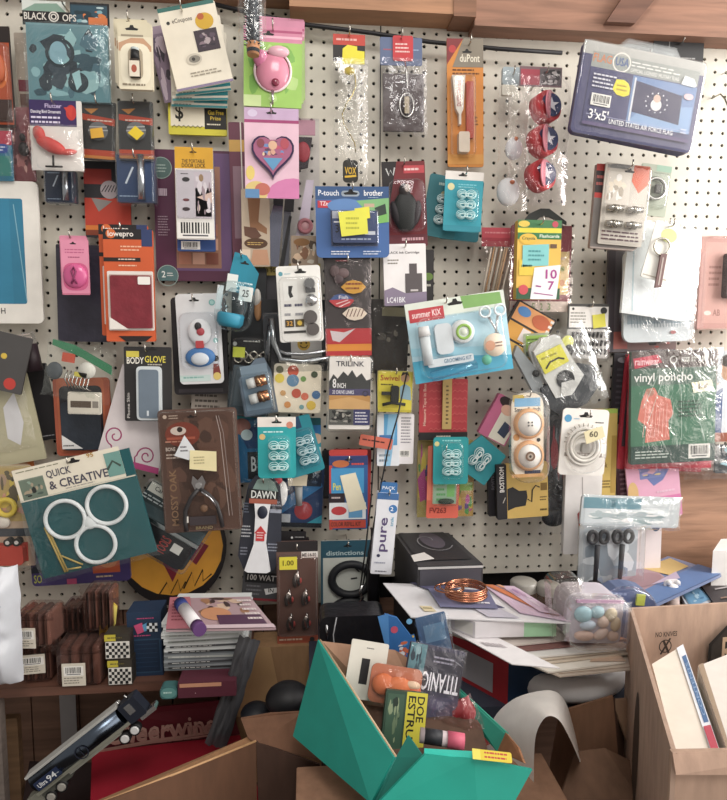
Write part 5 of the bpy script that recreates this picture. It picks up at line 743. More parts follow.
it = hang('orange_tag', 'orange card corner poking above the yellow and red toy blister', 'card', (-6, 450, 34, 474), .05, 4, 'd87838', [('p', [(.0, .5), (.3, .3), (.5, 1), (0, 1)], '2a2220')], t=2)
it = hang('purple_snack_pack', 'purple and orange pack showing below the teal ring pack', 'pack', (33, 545, 131, 582), .05, 2, '4a3c78', [('r', .62, .3, .9, .75, 'd05a34'), ('e', .78, .42, .1, .2, 'e08048'), ('x', .65, .8, .85, .9, 1, 'd8b890'), ('t', 'SO', .02, .7, .1, .92, 'b8c048'), ('r', 0, .4, .12, .65, '1f2438'), ('r', .35, .85, .45, 1, 'c84c78')], t=4, r=4)
sg = hang('round_sign', 'orange yellow round sign with a black rim and black signature', 'sign', cw(172, 546, 110, 118), .04, 0, '1f1a1c', [], outline=[(.5+.5*math.cos(PI*i/24), .5+.5*math.sin(PI*i/24)) for i in range(48)], t=2)
sg.new().art([('c', .5, .5, .47, 'e8a030'), ('p', [(.5, .3), (.82, .2), (.74, .45), (.84, .5), (.72, .66), (.62, .58), (.5, .8), (.4, .6)], '8a2438'), ('l', [(.35, .94), (.45, .8), (.48, .9), (.55, .78), (.57, .88), (.62, .8)], .014, '2a1c14'), ('l', [(.6, .86), (.68, .72), (.7, .84), (.78, .7), (.78, .8), (.86, .74)], .014, '2a1c14')], 2).add('sign_face')
for k, (cx, cy, d, a, lab) in enumerate(((168, 525, .1, -33, 'black pouch pack with a white strip, tilted under the brown pliers pack'),)):
    it = hang('tool_pouch_pack', lab, 'pack', cw(cx, cy, 76, 62), d, a, '2c3a3e', [('r', .02, .0, .62, .16, 'e0dcd0'), ('t', 'Carrying Case', .1, .03, .56, .13, '3a3a3a'), ('x', .0, .2, .6, .3, 2, 'c8d0d0'), ('p', [(0, .34), (1, .3), (1, .5), (0, .5)], '42565c')], t=4, r=4)
    it.new().box(.0, .5, 1, .56, 4, 8, 'm:c0c4c4').box(.0, .56, .96, 1.0, 3, 9, 'b:1d1c20', r=6).art([('tv', 'TOOLS', .52, .62, .66, .9, 'b83c34'), ('r', .7, .64, .84, .78, 'e4e0d8')], 9.1).add('pouch')
    it.new().dome(-.04, -.04, 1.04, 1.04, 4, 12, 'c:e0e8ea', r=5).add('blister')

it = hang('yellow_edge_card', 'tan card with a yellow top band behind the white chrome knob card', 'card', (250, 264, 321, 312), .02, 1, '3c3a40', [('r', 0, 0, 1, .24, 'd0b860'), ('t', 'made for', .05, .05, .42, .18, '4a3c20'), ('x', .5, .08, .9, .16, 1, '8a7438')], t=2)
it = hang('black_clamshell_pack', 'black plastic clamshell with grey ribs behind the small smiling yellow face', 'pack', (262, 300, 330, 368), .045, 0, '1e1e22', [('l', [(.1, .2), (.14, .9)], .04, '6a6e72'), ('l', [(.22, .2), (.26, .9)], .03, '4a4e52'), ('l', [(.95, .1), (.93, .9)], .03, '6a6e72')], r=4, t=5)
it = hang('blue_tray_pack', 'smoky blue tray pack half hidden left of the polka dot pouch', 'pack', (228, 372, 250, 414), .05, -4, '34444e', [('l', [(.2, .1), (.3, .9)], .05, '6c8494')], r=3, t=3, blis=(0, 0, 1, 1, 6))
# ================================================================ lower middle
it = hang('blue_foil_bag', 'shiny blue and teal foil bag left behind the central hair coil card', 'bag', (233, 414, 262, 482), .05, 1, '1c6ca0', [('r', .0, .0, 1, .06, '48c4cc'), ('e', .35, .18, .3, .12, 'b87060'), ('p', [(.3, .3), (1, .1), (1, .5), (.5, .5)], '24487c'), ('r', .5, .55, 1, .95, '1c1e24'), ('t', 'B', .62, .62, .8, .84, 'e4e4e4'), ('e', .5, .3, .2, .08, 'e4f4f4')], t=3, r=2)
it.new().film(0, 0, 1, 1, 3.5, 8, 'f:e0f8ff', wr=2).add('bag')
it = hang('blue_foil_bag', 'crumpled dark blue foil bag with a red spot right of the torch pack', 'bag', (278, 462, 323, 526), .045, -3, '1e3c6c', [('p', [(-.0, .62), (.9, .2), (.98, .36), (.05, .82)], '2c84c4'), ('n', .4, .02, .95, .36, ['24344c', '8a9098', 'c8c4bc', '1a222c', '486080'], 16, 4), ('e', .58, .74, .2, .14, 'c83838'), ('r', .1, .8, .3, .95, 'd8d8d8'), ('p', [(.6, .96), (1, .8), (1, .98)], '34b0c4'), ('r', 0, .93, 1, 1, '1a1c22')], t=4, r=2)
it.new().film(-.02, 0, 1.02, 1, 4.5, 10, 'f:d8ecff', wr=2.4).add('bag')
it = hang('bagged_figurine', 'small white figurine in a crinkled bag right of the torch pack', 'figurine', (270, 474, 293, 508), .085, 6, nocard=True)
it.new().ell((.5, .55, 4), 6, 4, 13, 'dcdcdc', rot=-10).ell((.35, .14, 6), 6, 3, 4, 'c83a44').add('figurine'); it.new().film(-.05, 0, 1.05, 1, 8, 12, 'f:ffffff', wr=2).add('bag')
it = hang('round_tag_spoon', 'beige tagged grey piece hanging beside the small white figurine', 'tag', (289, 475, 309, 506), .075, 4, nocard=True)
it.new().prism([(.0, .0), (1, 0), (.9, .35), (.0, .3)], 2, 3, 'd8ccb0').cyl((.5, .35, 3), (.45, .95, 3), 4, 3, '8a8c8c').add('tagged_piece')
it = hang('teal_foil_bag', 'teal foil bag edge with a pale disk right of the central hair coil card', 'bag', (296, 418, 321, 486), .04, 0, '2a9cb0', [('r', 0, .0, 1, .1, '18606c'), ('r', .5, .1, 1, .22, '2a7cc0'), ('e', .8, .3, .25, .08, 'd8b8a0'), ('r', .6, .42, 1, .7, 'd8e4e4')], t=3)
m = hang('hair_coil_pack', 'teal hair coil card turned right behind the central hair coil card', 'card', cw(300, 446, 36, 58), .1, 16, '1f8c9c', [('r', .1, .0, .7, .2, '24486c')], r=3); coils(m, .62, .42, 3, .17)
m.new().dome(.35, .22, .95, .9, 1.3, 8, 'c:d8ecf4', r=4).add('blister')
m = hang('hair_coil_pack', 'teal hair coil card with a white top in front of the blue foil bags', 'card', (258, 417, 296, 478), .125, 0, '20a6ac', [('r', 0, 0, 1, .16, 'ece4dc'), ('c', .84, .13, .09, 'd88870'), ('h', .5, .08, .14), ('x', .15, .22, .85, .27, 1, 'c8f0f0'), ('c', .12, .32, .08, 'd8b878')], r=4, hook='central hair coil card'); coils(m, .52, .46, 3, .17)
m.new().dome(.25, .3, .85, .92, 1.3, 8, 'c:e8ffff', r=6).add('blister')
it = hang('torch_pack', 'dark pack holding a white torch with a flared handle and red arrow', 'pack', (240, 476, 283, 570), .1, -4, '2f3340', [('p', [(.25, .14), (.35, .04), (.55, .0), (.75, .06), (.85, .16)], '8ca8a0'), ('x', .05, .28, .2, .4, 4, '7a8498'), ('x', .05, .52, .3, .66, 4, 'c8ccd4'), ('x', .05, .75, .25, .85, 3, '8a90a0'), ('x', .68, .7, .95, .8, 3, '8a90a0'), ('r', .68, .34, .95, .38, '9aa0b0'), ('x', .68, .25, .95, .32, 2, '9aa0b0')],
     outline=[(.15, .1), (.3, .0), (.7, .0), (.88, .1), (.95, .3), (1, .85), (.85, 1), (.15, 1), (.0, .85), (.08, .3)], hook='white torch pack', t=2)
it.new().prism([(.18, .12), (.86, .14), (.84, .24), (.16, .22)], 8, 9, '1a1c1c').art([('t', 'DAWN', .24, .135, .8, .215, 'd8dcd8'), ('r', .2, .22, .84, .27, 'a85844')], 9).add('name_plate')
b = it.new(); b.prism([(.32, .26), (.7, .26), (.66, .4), (.64, .7), (.78, .98), (.7, 1.0), (.26, 1.0), (.18, .98), (.36, .7), (.36, .4)], 3, 9, 'e4e6ea').prism([(.36, .58), (.5, .5), (.64, .58), (.6, .58), (.6, .66), (.4, .66), (.4, .58)], 9.2, 9.6, 'd03438').art([('x', .42, .56, .58, .64, 3, 'f0d0d0')], 9.7); b.add('torch'); to = it.last; it.new().ell((.52, .36, 9), 5, 2, 6.5, '1d2438').add('switch', parent=to)
it = hang('bulb_card', 'dark card with pale block lettering under the white torch pack', 'card', (243, 560, 287, 600), .075, -6, '4a4a4e', [('r', .05, .3, .95, .56, '1c1c20'), ('t', '100 WATTS', .1, .36, .9, .5, 'd8d4d0'), ('p', [(.5, .7), (.95, .62), (.95, .72), (.55, .85)], 'e4e4e4'), ('t', 'IN', .6, .68, .72, .78, '2a2a2a'), ('r', 0, .94, 1, 1, '8a2c34'), ('x', .1, .6, .45, .9, 3, '7a7a80')], t=2)
it = hang('fishing_lure_pack', 'brown clear pack of small metal lures with a yellow price tag', 'pack', (277, 541, 318, 643), .1, 0, '6c5048', [('r', 0, .0, 1, .1, '2a2426'), ('r', .0, .92, 1, 1, 'b85c44'), ('x', .05, .94, .7, .98, 1, 'f0d8c0'), ('c', .85, .96, .06, '3a3a3a'), ('r', .6, .1, 1, .16, 'e8e4e0'), ('t', 'ME 14-90', .62, .115, .96, .15, '2a2a2a')], t=2, r=2, hook='brown lure pack')
for u, v in ((.5, .34), (.3, .52), (.7, .52), (.34, .76), (.72, .76)): it.new().tube([(u, v-.07, 4), (u+.02, v-.03, 5), (u, v, 5)], .9, 'm:b0b0b0').ell((u, v+.02, 5), 3.2, 2, 7, 'm:c8c4c0', rot=8).ell((u-.06, v+.04, 5), 2.4, 1.5, 6, '3a3634').ell((u+.07, v+.03, 5), 1.6, 1.4, 3, 'b0403c').add('lure')
it.new().dome(.02, .12, .98, .91, 2, 10, 'c:f4e8e4', r=4).add('blister')
it.new().box(.08, .12, .5, .24, 10.4, 10.9, 'e4d838').art([('t', '1.00', .16, .15, .42, .2, '6a5c18')], 11).add('price_tag')
for k, (y, lab) in enumerate(((531, 'black card header with pale print above the brown lure pack'), (537, 'second black card header tucked above the brown lure pack'))):
    hang('black_header_card', lab, 'card', (278+k*2, y, 306+k*3, y+14), .07-.02*k, -2, '1f1c20', [('c', .5, .4, .04, 'd8d8d8'), ('x', .6, .3, .95, .45, 1, 'a8a8a8'), ('x', .1, .6, .9, .75, 1, '6a686c')], t=3)
it = hang('colour_refill_box', 'blue and red refill kit box with a cream paper note on it', 'box', (329, 455, 367, 527), .075, 0, '2c5c9c', [('r', 0, 0, 1, .12, '2c3c74'), ('h', .5, .04, .1), ('e', .3, .1, .22, .05, 'c86c3c'), ('x', .58, .08, .95, .14, 1, 'd84c48'), ('r', .0, .12, .08, 1, 'c8403c'), ('r', .05, .16, .9, .5, '3c94cc'), ('t', 'Pen', .1, .36, .3, .46, 'd8d040'), ('r', .0, .5, .4, .63, '2a1c24'), ('x', .06, .54, .35, .59, 1, 'c8b8b8'), ('r', .0, .63, .95, .86, 'e0e4e8'), ('e', .25, .74, .2, .06, 'c83c40'), ('r', .5, .72, .86, .84, '5c9ccc'), ('r', 0, .87, .95, .98, 'c84838'), ('t', 'COLOR REFILL KIT', .04, .895, .82, .955, '3a1c18')], t=8, r=1, hook='blue and red refill kit')
it.new().prism([(.28, .26), (.68, .22), (.98, .72), (.52, .76)], 8.4, 8.9, 'e8e0c4').add('note')
it.new().box(.0, -.08, 1, .0, 2, 5, 'c83a34', r=2).add('hang_tab')
i2 = hang('colour_refill_box', 'red edged box hanging directly behind the blue and red refill kit', 'box', (333, 449, 370, 525), .04, -1, 'b03434', [('r', .0, .0, .9, .1, 'c84440')], t=6)
it = hang('black_razor_pack', 'black slim pack just left of the blue and red refill kit', 'pack', (322, 450, 333, 498), .03, 0, '232226', [('r', .2, .3, .8, .95, '3c3a40')], t=3, r=2)
it = hang('house_number_pack', 'teal topped card with a large black number 8', 'card', (321, 540, 374, 616), .06, 0, 'c8ccc4', [('r', 0, 0, 1, .22, '27566a'), ('h', .5, .07, .08), ('t', 'distinctions', .1, .13, .8, .19, 'b8d0d4'), ('r', 0, 0, .04, 1, '27566a'), ('l', [(.64, .36), (.72, .41)], .03, '2a2c30'), ('l', [(.56, .5), (.68, .49)], .03, '2a2c30')], t=2, r=2, hook='number eight card')
it.new().tor((.56, .5, 4), 17, 4, '1c1e24', sx=1.1, sz=.9, n=36).tor((.54, 1.0, 4), 18, 4.2, '1c1e24', sx=1.1, sz=.95, n=36).add('number_eight')
it = hang('tall_white_pen_box', 'tall white carton with a blue top and a purple blue word', 'box', (373, 491, 394, 571), .125, -5, 'e4e6ee', [('r', 0, 0, 1, .08, '3c6ca8'), ('c', .78, .19, .2, '3c7cc0'), ('t', '2', .66, .165, .8, .215, 'f0f4ff'), ('tv', 'pure', .3, .3, .72, .72, '5c4c7c'), ('tv', 'ink', .72, .28, .86, .4, '6cb0d0'), ('c', .3, .77, .08, '3c4060'), ('x', .15, .84, .7, .88, 1, 'a0a4b8'), ('x', .2, .95, .85, .98, 1, '6a6a78')], t=9, hook='tall white carton', hv=.0)
it.new().box(.1, -.12, .9, 0, 4, 8, '3470b0', r=1).art([('t', 'PACK', .2, -.08, .8, -.04, 'e0e8f4')], 8).add('blue_top')
it = hang('dark_bottle', 'dark brown slim bottle behind the tall white carton', 'bottle', (366, 520, 380, 600), .09, 0, nocard=True)
it.new().lathe((.5, 1, 6), [(0, 0), (6, 0), (6, 50), (3, 60), (3, 74), (0, 74)], '1c1a20').add('body')
# ================================================================ things standing on the shelf
ZS, ZT = -.617, -.62
def stand(name, label, cat, box, z, T, ang=0, col='e8e4da', art=(), group=None, yaw=0, part='box', r=0):
    x0, y0, x1, y1 = box; q = G((x0+x1)/2, y1, z); df = -q.y
    it = hang(name, label, cat, box, df, ang, group=group, nocard=True, yaw=yaw)
    it.root.location.z = z; it.T = T/it.s
    b = it.new(); b.box(0, 0, 1, 1, -it.T, 0, col, r=r)
    if art: b.art(art, 0)
    b.add(part); return it
def bundle(label, box, z, T, lab=None, yaw=0):
    x0, y0, x1, y1 = box; q = G((x0+x1)/2, y1, z); df = -q.y
    it = hang('brown_candy_bundle', label, 'candy', box, df, 0, group='brown candy bundles on the shelf', nocard=True, yaw=yaw)
    it.root.location.z = z; T = T/it.s
    for k in range(4):
        u = .08+k*.23; it.new().dome(u, .06, u+.2, .98, -T, -1, ('6a4438', '7c5244', '5c3c32', '80584a')[k], r=3, draft=1).add('candy_bar')
    b = it.new(); b.dome(0, 0, 1, 1, -T-.5, 1.5, 'c:c8a8a0', r=5).film(-.08, -.12, 1.04, .25, -2, 3, 'f:a88c84', wr=2); b.add('wrap')
    if lab: it.new().box(*lab, 2, 2.5, 'd8d0c0').art([('b', lab[0]+.04, lab[1]+.06, lab[2]-.04, lab[1]+(lab[3]-lab[1])*.55), ('x', lab[0]+.04, lab[1]+(lab[3]-lab[1])*.6, lab[2]-.04, lab[3]-.04, 3, '8a8478')], 2.5).add('barcode_label')
    return it
def zt(box, z):                      # height of the box top
    q = G((box[0]+box[2])/2, box[3], z); return P((box[0]+box[2])/2, box[1], -q.y).z
bl = (20, 645, 52, 683); b2 = (55, 644, 102, 687); b3 = (56, 632, 86, 668); b4 = (84, 628, 114, 670)
bundle('brown candy bundle at the lower left of the shelf with a slanted barcode label', bl, ZS, .05, (.04, .22, .8, .72), 6)
bundle('largest brown candy bundle at the shelf edge with its label low on the front', b2, ZS, .05, (.16, .42, .66, .94))
z1 = zt(bl, ZS)+.006
bundle('brown candy bundle stacked at the upper left with a barcode label on its left', (13, 612, 52, 648), z1, .05, (.02, .42, .6, .98), -5)
b3i = bundle('brown candy bundle standing behind the largest one', (57, 628, 86, 663), ZS, .05)
z3 = b3i.root.location.z+b3i.H+.008
bundle('striped brown candy bundle stacked behind the largest bundle with no label', (60, 606, 84, 634), z3, .045)
b4i = bundle('brown candy bundle under the topmost one', (85, 626, 112, 664), ZS, .05)
bundle('topmost brown candy bundle of the pile beside the checkered boxes', (82, 590, 112, 632), b4i.root.location.z+b4i.H+.008, .045)
chk = lambda: [('r', .02, .3, .98, .97, 'e8e4dc')]+[('r', .04+i*.115, .34+j*.12, .04+(i+1)*.115, .34+(j+1)*.12, '18181a') for i in range(8) for j in range(5) if (i+j) % 2 == 0]+[('r', .0, .0, .45, .26, 'c8b834'), ('x', .12, .08, .8, .2, 1, '6a6030')]
c1 = stand('checkered_box', 'small black and white checkered box at the bottom of its pair', 'box', (108, 660, 132, 685), ZS, .035, 0, '3a342c', chk())
c2 = stand('checkered_box', 'small black and white checkered box stacked on its twin', 'box', (105, 634, 130, 659), ZS+c1.H+.001, .033, 0, '3a342c', chk())
it = hang('yellow_sleeve', 'yellow folded card sleeve standing up behind the checkered boxes', 'card', (100, 600, 116, 656), .19, -6, 'd8b838', [('p', [(.4, 0), (1, .1), (1, .4), (.6, .6)], 'e8d868')], outline=[(.6, 0), (1, .1), (.8, 1), (0, 1), (.0, .3)], t=1.5)
it = stand('blue_race_box', 'dark blue box with pink and white racing flags on the shelf', 'box', (128, 612, 162, 676), ZS, .05, 1, '1c3452', [('r', .1, .42, .95, .95, '2a4a68'), ('r', .13, .44, .92, .93, '162c48')] + [('l', [(.2, .5+i*.07), (.85, .5+i*.07)], .012, '2c4a6c') for i in range(6)] + [('x', .3, .08, .85, .12, 1, 'c84878'), ('p', [(.2, .2), (.45, .16), (.5, .3), (.3, .34)], 'd84c7c'), ('p', [(.45, .2), (.6, .16), (.62, .28), (.5, .3)], '58a0d0')] + [('r', .58+.08*i, .17+.045*j, .66+.08*i, .215+.045*j, 'e8ecf0' if (i+j) % 2 else '1a1a20') for i in range(4) for j in range(3)] + [('x', .2, .34, .8, .38, 1, 'c84878')])
it = stand('maroon_folder_box', 'flat maroon box with a peach strip under the stack of disc cases', 'box', (178, 682, 236, 697), ZS, .12, 0, '5c2434', [('r', .03, .05, .75, .3, 'c88c6c'), ('c', .3, .7, .008, 'e0c0c0')])
zc = ZS+it.H+.0005
stand('teal_oval_tin', 'small teal oval tin at the shelf edge left of the maroon box', 'tin', (160, 687, 177, 699), ZS, .02, 0, '3a6c6c', [('e', .5, .5, .46, .44, '58908c'), ('x', .2, .35, .8, .65, 1, 'b8d8d0')], r=4)
dz = 0
CX = G(201, 682, zc)
cols = ['2a2c2e', '3c3e42', 'a8aca8', '1e2022', '4a4c50', '8a908c', 'b0b4b0', '9aa09c', 'a0a4a4', 'b8bab4', '8c9490']
labs = ['lowest clear disc case of the stack', 'second clear disc case from the bottom', 'third disc case from the bottom with a pale spine', 'dark disc case fourth from the bottom of the stack', 'disc case fifth from the bottom of the stack', 'disc case in the middle of the stack under the pale ones', 'pale disc case seventh from the bottom', 'pale disc case fourth from the top', 'pale disc case third from the top', 'pale disc case second from the top', 'topmost pale disc case under the magazine']
for k in range(9):
    n_ = 9; lab = labs[k] if k < 7 else labs[k+2]
    o = world('disc_case', lab, 'disc case', (CX.x+rnd.uniform(-.004, .004), -.262+.07-.0*k, zc+dz), group='disc cases in the stack')
    rz = rnd.uniform(-.05, .05); o.root.rotation_euler = (0, 0, rz)
    b = o.new(); o.o = Vector((0, 0, 0))
    w2, h2, t2 = .071, .062, .0094
    aabb(b, -w2, -h2, 0.0, w2, h2, t2*.42, 'g:c8cccc' if k > 3 else 'g:6a7074'); aabb(b, -w2, -h2, t2*.52, w2, h2, t2, 'g:dce0e0' if k > 2 else 'g:8a9094'); aabb(b, -w2+.002, -h2+.001, t2*.3, w2-.002, h2-.001, t2*.7, cols[k])
    b.artq([(-w2, -h2-.0003, t2), (w2, -h2-.0003, t2), (w2, -h2-.0003, 0), (-w2, -h2-.0003, 0)], [('r', .05, .3, .95, .7, cols[k]), ('x', .1, .4, .6, .62, 1, 'e0e0dc' if k < 5 else '5a5a5a')], .0001)
    b.add('case'); dz += t2+.0005
zm = zc+dz
mq = [G(170, 600, zm+.002), G(250, 598, zm+.002), G(276, 630, zm+.002), G(166, 632, zm+.002)]
w = world('magazine', 'glossy magazine with a brown haired portrait lying on the disc cases', 'magazine', G(220, 620, zm))
b = w.new(); b.sheet([tuple(q) for q in mq], -.003, 'g:b89aa0'); b.artq([tuple(q+Vector((0, 0, .0008))) for q in mq], [('r', .0, .0, 1, 1, 'a88490'), ('n', .3, .0, .9, .6, ['6c5048', 'a87858', '8a6450', 'd8b8a0', '4a3838'], 30, 4), ('e', .5, .55, .16, .2, 'd09068'), ('r', .5, .6, .95, .95, '5a3854'), ('x', .8, .1, .97, .8, 5, 'e8d8d8'), ('r', .0, .9, 1, 1, 'd8c0c8'), ('r', 0, 0, .25, 1, 'c0707c'), ('x', .04, .1, .2, .8, 7, '8a3c48')], .0004); b.add('cover')
w = world('glue_stick', 'white glue stick with blue and purple ends on the magazine', 'glue stick', G(190, 615, zm+.012))
a_, c_ = G(180, 603, zm+.014), G(200, 630, zm+.014)
w.new().cyl(tuple(a_+(c_-a_)*.22), tuple(a_+(c_-a_)*.85), .011, .011, 'ece8ec').add('tube')
w.new().cyl(tuple(a_), tuple(a_+(c_-a_)*.22), .0115, .0115, '2c3c84').add('cap')
w.new().cyl(tuple(a_+(c_-a_)*.85), tuple(c_), .0115, .0115, '5c3470').add('base')
# white shopping bag at the left
it = hang('white_plastic_bag', 'white plastic shopping bag hanging at the lower left edge', 'bag', (-40, 566, 27, 682), .27, 0, nocard=True)
b = it.new(); b.film(0, 0, .92, 1, 0, 22, 's:c4c8d0', n=30, wr=5, seed=4)
b.art([('t', 'IT', .72, .14, .82, .22, '8a90a8'), ('t', 'Y', .76, .26, .82, .32, '8a90a8')], 26); b.add('bag')
# ================================================================ under the shelf
W_ = lambda *a: [tuple(q) for q in a]
it = hang('wooden_post', 'pale wooden post standing in the lower left corner', 'post', (-30, 692, 10, 900), .22, 0, 'w:7c7068', t=10)
it = hang('wooden_post', 'warm brown wooden post beside the pale corner post', 'post', (11, 715, 26, 900), .12, 0, 'w:8a6848', t=8)
it = hang('paper_strip', 'long pale paper strip hanging on the dark panelling', 'paper', (61, 680, 77, 770), .0, 0, 'a8a4a4', t=1)
# toy truck
it = hang('toy_tanker_truck', 'silver and navy toy tanker truck lying slanted under the shelf', 'truck', cw(90, 741, 146, 32), .3, 38, nocard=True)
b = it.new(); b.cyl((.08, .38, 8), (.84, .38, 8), 10.5, 10.5, 'm:5c6878', 24).box(.06, .04, .86, .12, 2, 14, 'b8b8b4', r=1).box(.05, .62, .86, .72, 2, 15, '8a8a7c'); b.add('tank')
b = it.new(); b.box(.1, .3, .3, .58, 17, 18.6, '1c2c50', r=1).art([('t', 'Ultra', .12, .38, .19, .52, 'e8ecf0'), ('t', '94', .2, .35, .27, .54, 'e8ecf0'), ('x', .275, .44, .3, .5, 1, 'c0c8d0')], 18.7); b.add('name_decal'); it.new().art([('o', .5, .44, .05, .82, '1c2438'), ('l', [(.5, .28), (.5, .6)], .006, '1c2438')], 19.2).add('ring_decal')
b = it.new(); b.box(.86, .1, 1.0, .75, 2, 15, '1a2030', r=2).box(.9, .2, .95, .5, 15, 15.6, 'm:c0c4c8').tube([(.88, .1, 12), (.88, -.05, 12)], .9, 'm:d8d8d8').tube([(.95, .1, 12), (.95, -.05, 12)], .9, 'm:d8d8d8').box(.93, .72, 1.06, .86, 4, 14, 'm:d8d8d8', r=1); b.add('cab')
b = it.new(); b.box(.03, .74, .3, .9, 4, 12, '55564e').box(-.04, .6, .06, .95, 3, 13, '7c7c70', r=1).box(.3, .72, .75, .82, 4, 12, 'a8a89c'); b.add('chassis')
for u, v, c in ((.84, .96, 'm:e4e4e4'), (.75, .98, 'm:e4e4e4'), (.1, .98, 'm:a8a49c'), (.2, .94, 'm:a8a49c')): it.new().cyl((u, v, 6), (u, v, 13), 5.6, 5.6, '17171a').add('wheel'); wh = it.last; it.new().cyl((u, v, 13), (u, v, 14), 4.4, 3.4, c[2:]).add('hub', parent=wh)
# red carton
zr = -.80
w = world('red_soda_carton', 'crimson carton with slanted cream script lying below the shelf', 'carton', G(170, 770, zr))
tp = [G(92, 752, zr), G(240, 735, zr), G(262, 800, zr), G(90, 815, zr)]
b = w.new(); b.hexa(W_(*tp), W_(*[q+Vector((0, 0, -.2)) for q in tp]), 'b01c30'); b.add('box')
fl_ = [P(104, 712, .17), P(228, 700, .13), tp[1]+Vector((0, .002, 0)), tp[0]+Vector((0, .002, 0))]
b = w.new(); b.sheet(W_(*fl_), .003, '6a1c28')
b.artq(W_(*fl_), [('t', 'Cheerwine', .06, .3, .86, .86, 'c8a090'), ('l', [(.02, .98), (.4, .86), (.9, .8)], .03, 'b89080'), ('x', .45, .88, .8, .95, 1, 'a87c70')], .0012)
b.artq(W_(*[q+Vector((0, -.004, 0)) for q in fl_]), [('t', 'Cheerwine', .08, .42, .84, .86, 'b88c80'), ('l', [(.04, .98), (.4, .9), (.9, .88)], .02, 'b08478')], .0004); b.add('flap')
w = world('clutter_lid', 'dark lid with a pale oval label below the toy truck', 'lid', G(60, 790, -.92)); b = w.new(); q = [G(30, 770, -.9), G(110, 772, -.9), G(120, 830, -.9), G(20, 830, -.9)]; b.sheet(W_(*q), -.02, '3a2c2c')
b.artq(W_(*[p_+Vector((0, 0, .001)) for p_ in q]), [('e', .34, .3, .16, .2, '7a8880'), ('e', .34, .3, .12, .14, '4c5a58'), ('t', 'JUST RIGHT', .5, .22, .95, .36, 'a89c90')], .0005); b.add('lid')
# open brown carton in front on the left
w = world('open_carton', 'open brown cardboard carton with torn flaps at the bottom left', 'carton', P(220, 800, .5))
A, Bp = P(96, 806, .56), P(256, 742, .46)
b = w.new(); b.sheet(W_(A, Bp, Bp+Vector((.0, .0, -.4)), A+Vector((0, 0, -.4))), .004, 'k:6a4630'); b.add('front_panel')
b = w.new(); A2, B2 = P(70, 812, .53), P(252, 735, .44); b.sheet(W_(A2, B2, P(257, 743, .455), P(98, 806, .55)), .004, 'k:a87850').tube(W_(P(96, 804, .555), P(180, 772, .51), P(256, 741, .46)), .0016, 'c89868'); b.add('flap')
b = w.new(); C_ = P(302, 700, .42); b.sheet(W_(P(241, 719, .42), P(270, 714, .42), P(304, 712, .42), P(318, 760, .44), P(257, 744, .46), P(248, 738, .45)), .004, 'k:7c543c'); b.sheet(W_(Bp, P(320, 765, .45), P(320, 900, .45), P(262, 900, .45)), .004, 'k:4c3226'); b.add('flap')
w = world('round_hat', 'round black hat lying behind the open brown carton', 'hat', P(286, 700, .3)); w.new().ell(tuple(P(288, 699, .28)), .04, .035, .03, '15151a').add('crown')
w = world('dark_bowl', 'small dark bowl wedged between the round black hat and the grey plastic sheet', 'bowl', P(256, 716, .26)); w.new().ell(tuple(P(256, 714, .26)), .028, .028, .02, '1d2028').add('bowl')
it = hang('tan_carton', 'tan carton standing in shadow left of the green box', 'carton', (240, 632, 322, 760), .05, 0, 'k:a88058', [('p', [(0, 0), (.4, 0), (.55, .5), (0, .5)], 'c09868')], t=30)
it = hang('grey_plastic_sheet', 'grey plastic sheet hanging off the shelf end', 'sheet', cw(233, 692, 22, 112), .27, -18, nocard=True)
it.new().film(0, 0, 1, 1, 0, 6, 's:48484c', n=18, wr=3, seed=7).add('sheet')
# ================================================================ things on the table
w = world('dark_gift_box', 'dark grey box with a clear curved window and pale lid edge', 'box', P(440, 560, .15))
zt_ = P(450, 566, .2).z; tp = [G(392, 530, zt_), G(441, 526, zt_), G(483, 564, zt_), G(418, 566, zt_)]
b = w.new(); b.hexa(W_(*tp), W_(*[Vector((q.x, q.y, ZT)) for q in tp]), '3f3e42')
b.artq(W_(*[q+Vector((0, 0, .001)) for q in tp]), [('r', .06, .05, .9, .9, '2f2e33'), ('e', .55, .4, .2, .22, '5c5460'), ('l', spiral(.5, .42, .36, .9, .5, 1, .85), .02, '8a888c'), ('l', [(.1, .15), (.5, .1), (.7, .14)], .03, 'a8a8ac')], .0005)
fq = [tp[3]+Vector((0, -.001, -.002)), tp[2]+Vector((0, -.001, -.002)), Vector((tp[2].x, tp[2].y-.001, zt_-.09)), Vector((tp[3].x, tp[3].y-.001, zt_-.09))]
b.artq(W_(*fq), [('r', 0, 0, 1, .05, 'c8c8c8'), ('r', .03, .06, .97, 1, '4c4a54'), ('x', .6, .38, .75, .42, 1, 'b8b8c0')], .0005); b.add('box')
b = w.new(); b.sheet(W_(*[q+Vector((0, 0, .0035)) for q in (G(411, 557, zt_), G(424, 554, zt_), G(434, 560, zt_), G(414, 563, zt_))]), .001, 'e4e0dc'); b.add('price_sticker')
it = stand('black_camera_case', 'black padded case with a thin grey cord under the number 8 card', 'case', (320, 616, 386, 682), ZT, .06, 0, 'b:1b1b20', r=8)
it.new().tube([(.25, .0, 2), (.2, .25, 3), (.22, .5, 3), (.4, .66, 3), (.7, .7, 3), (1, .62, 2)], .6, 'a0a0a4').tube([(.1, .1, 2), (.12, .35, 2)], 1.4, 'm:8a8a8c').add('cord')
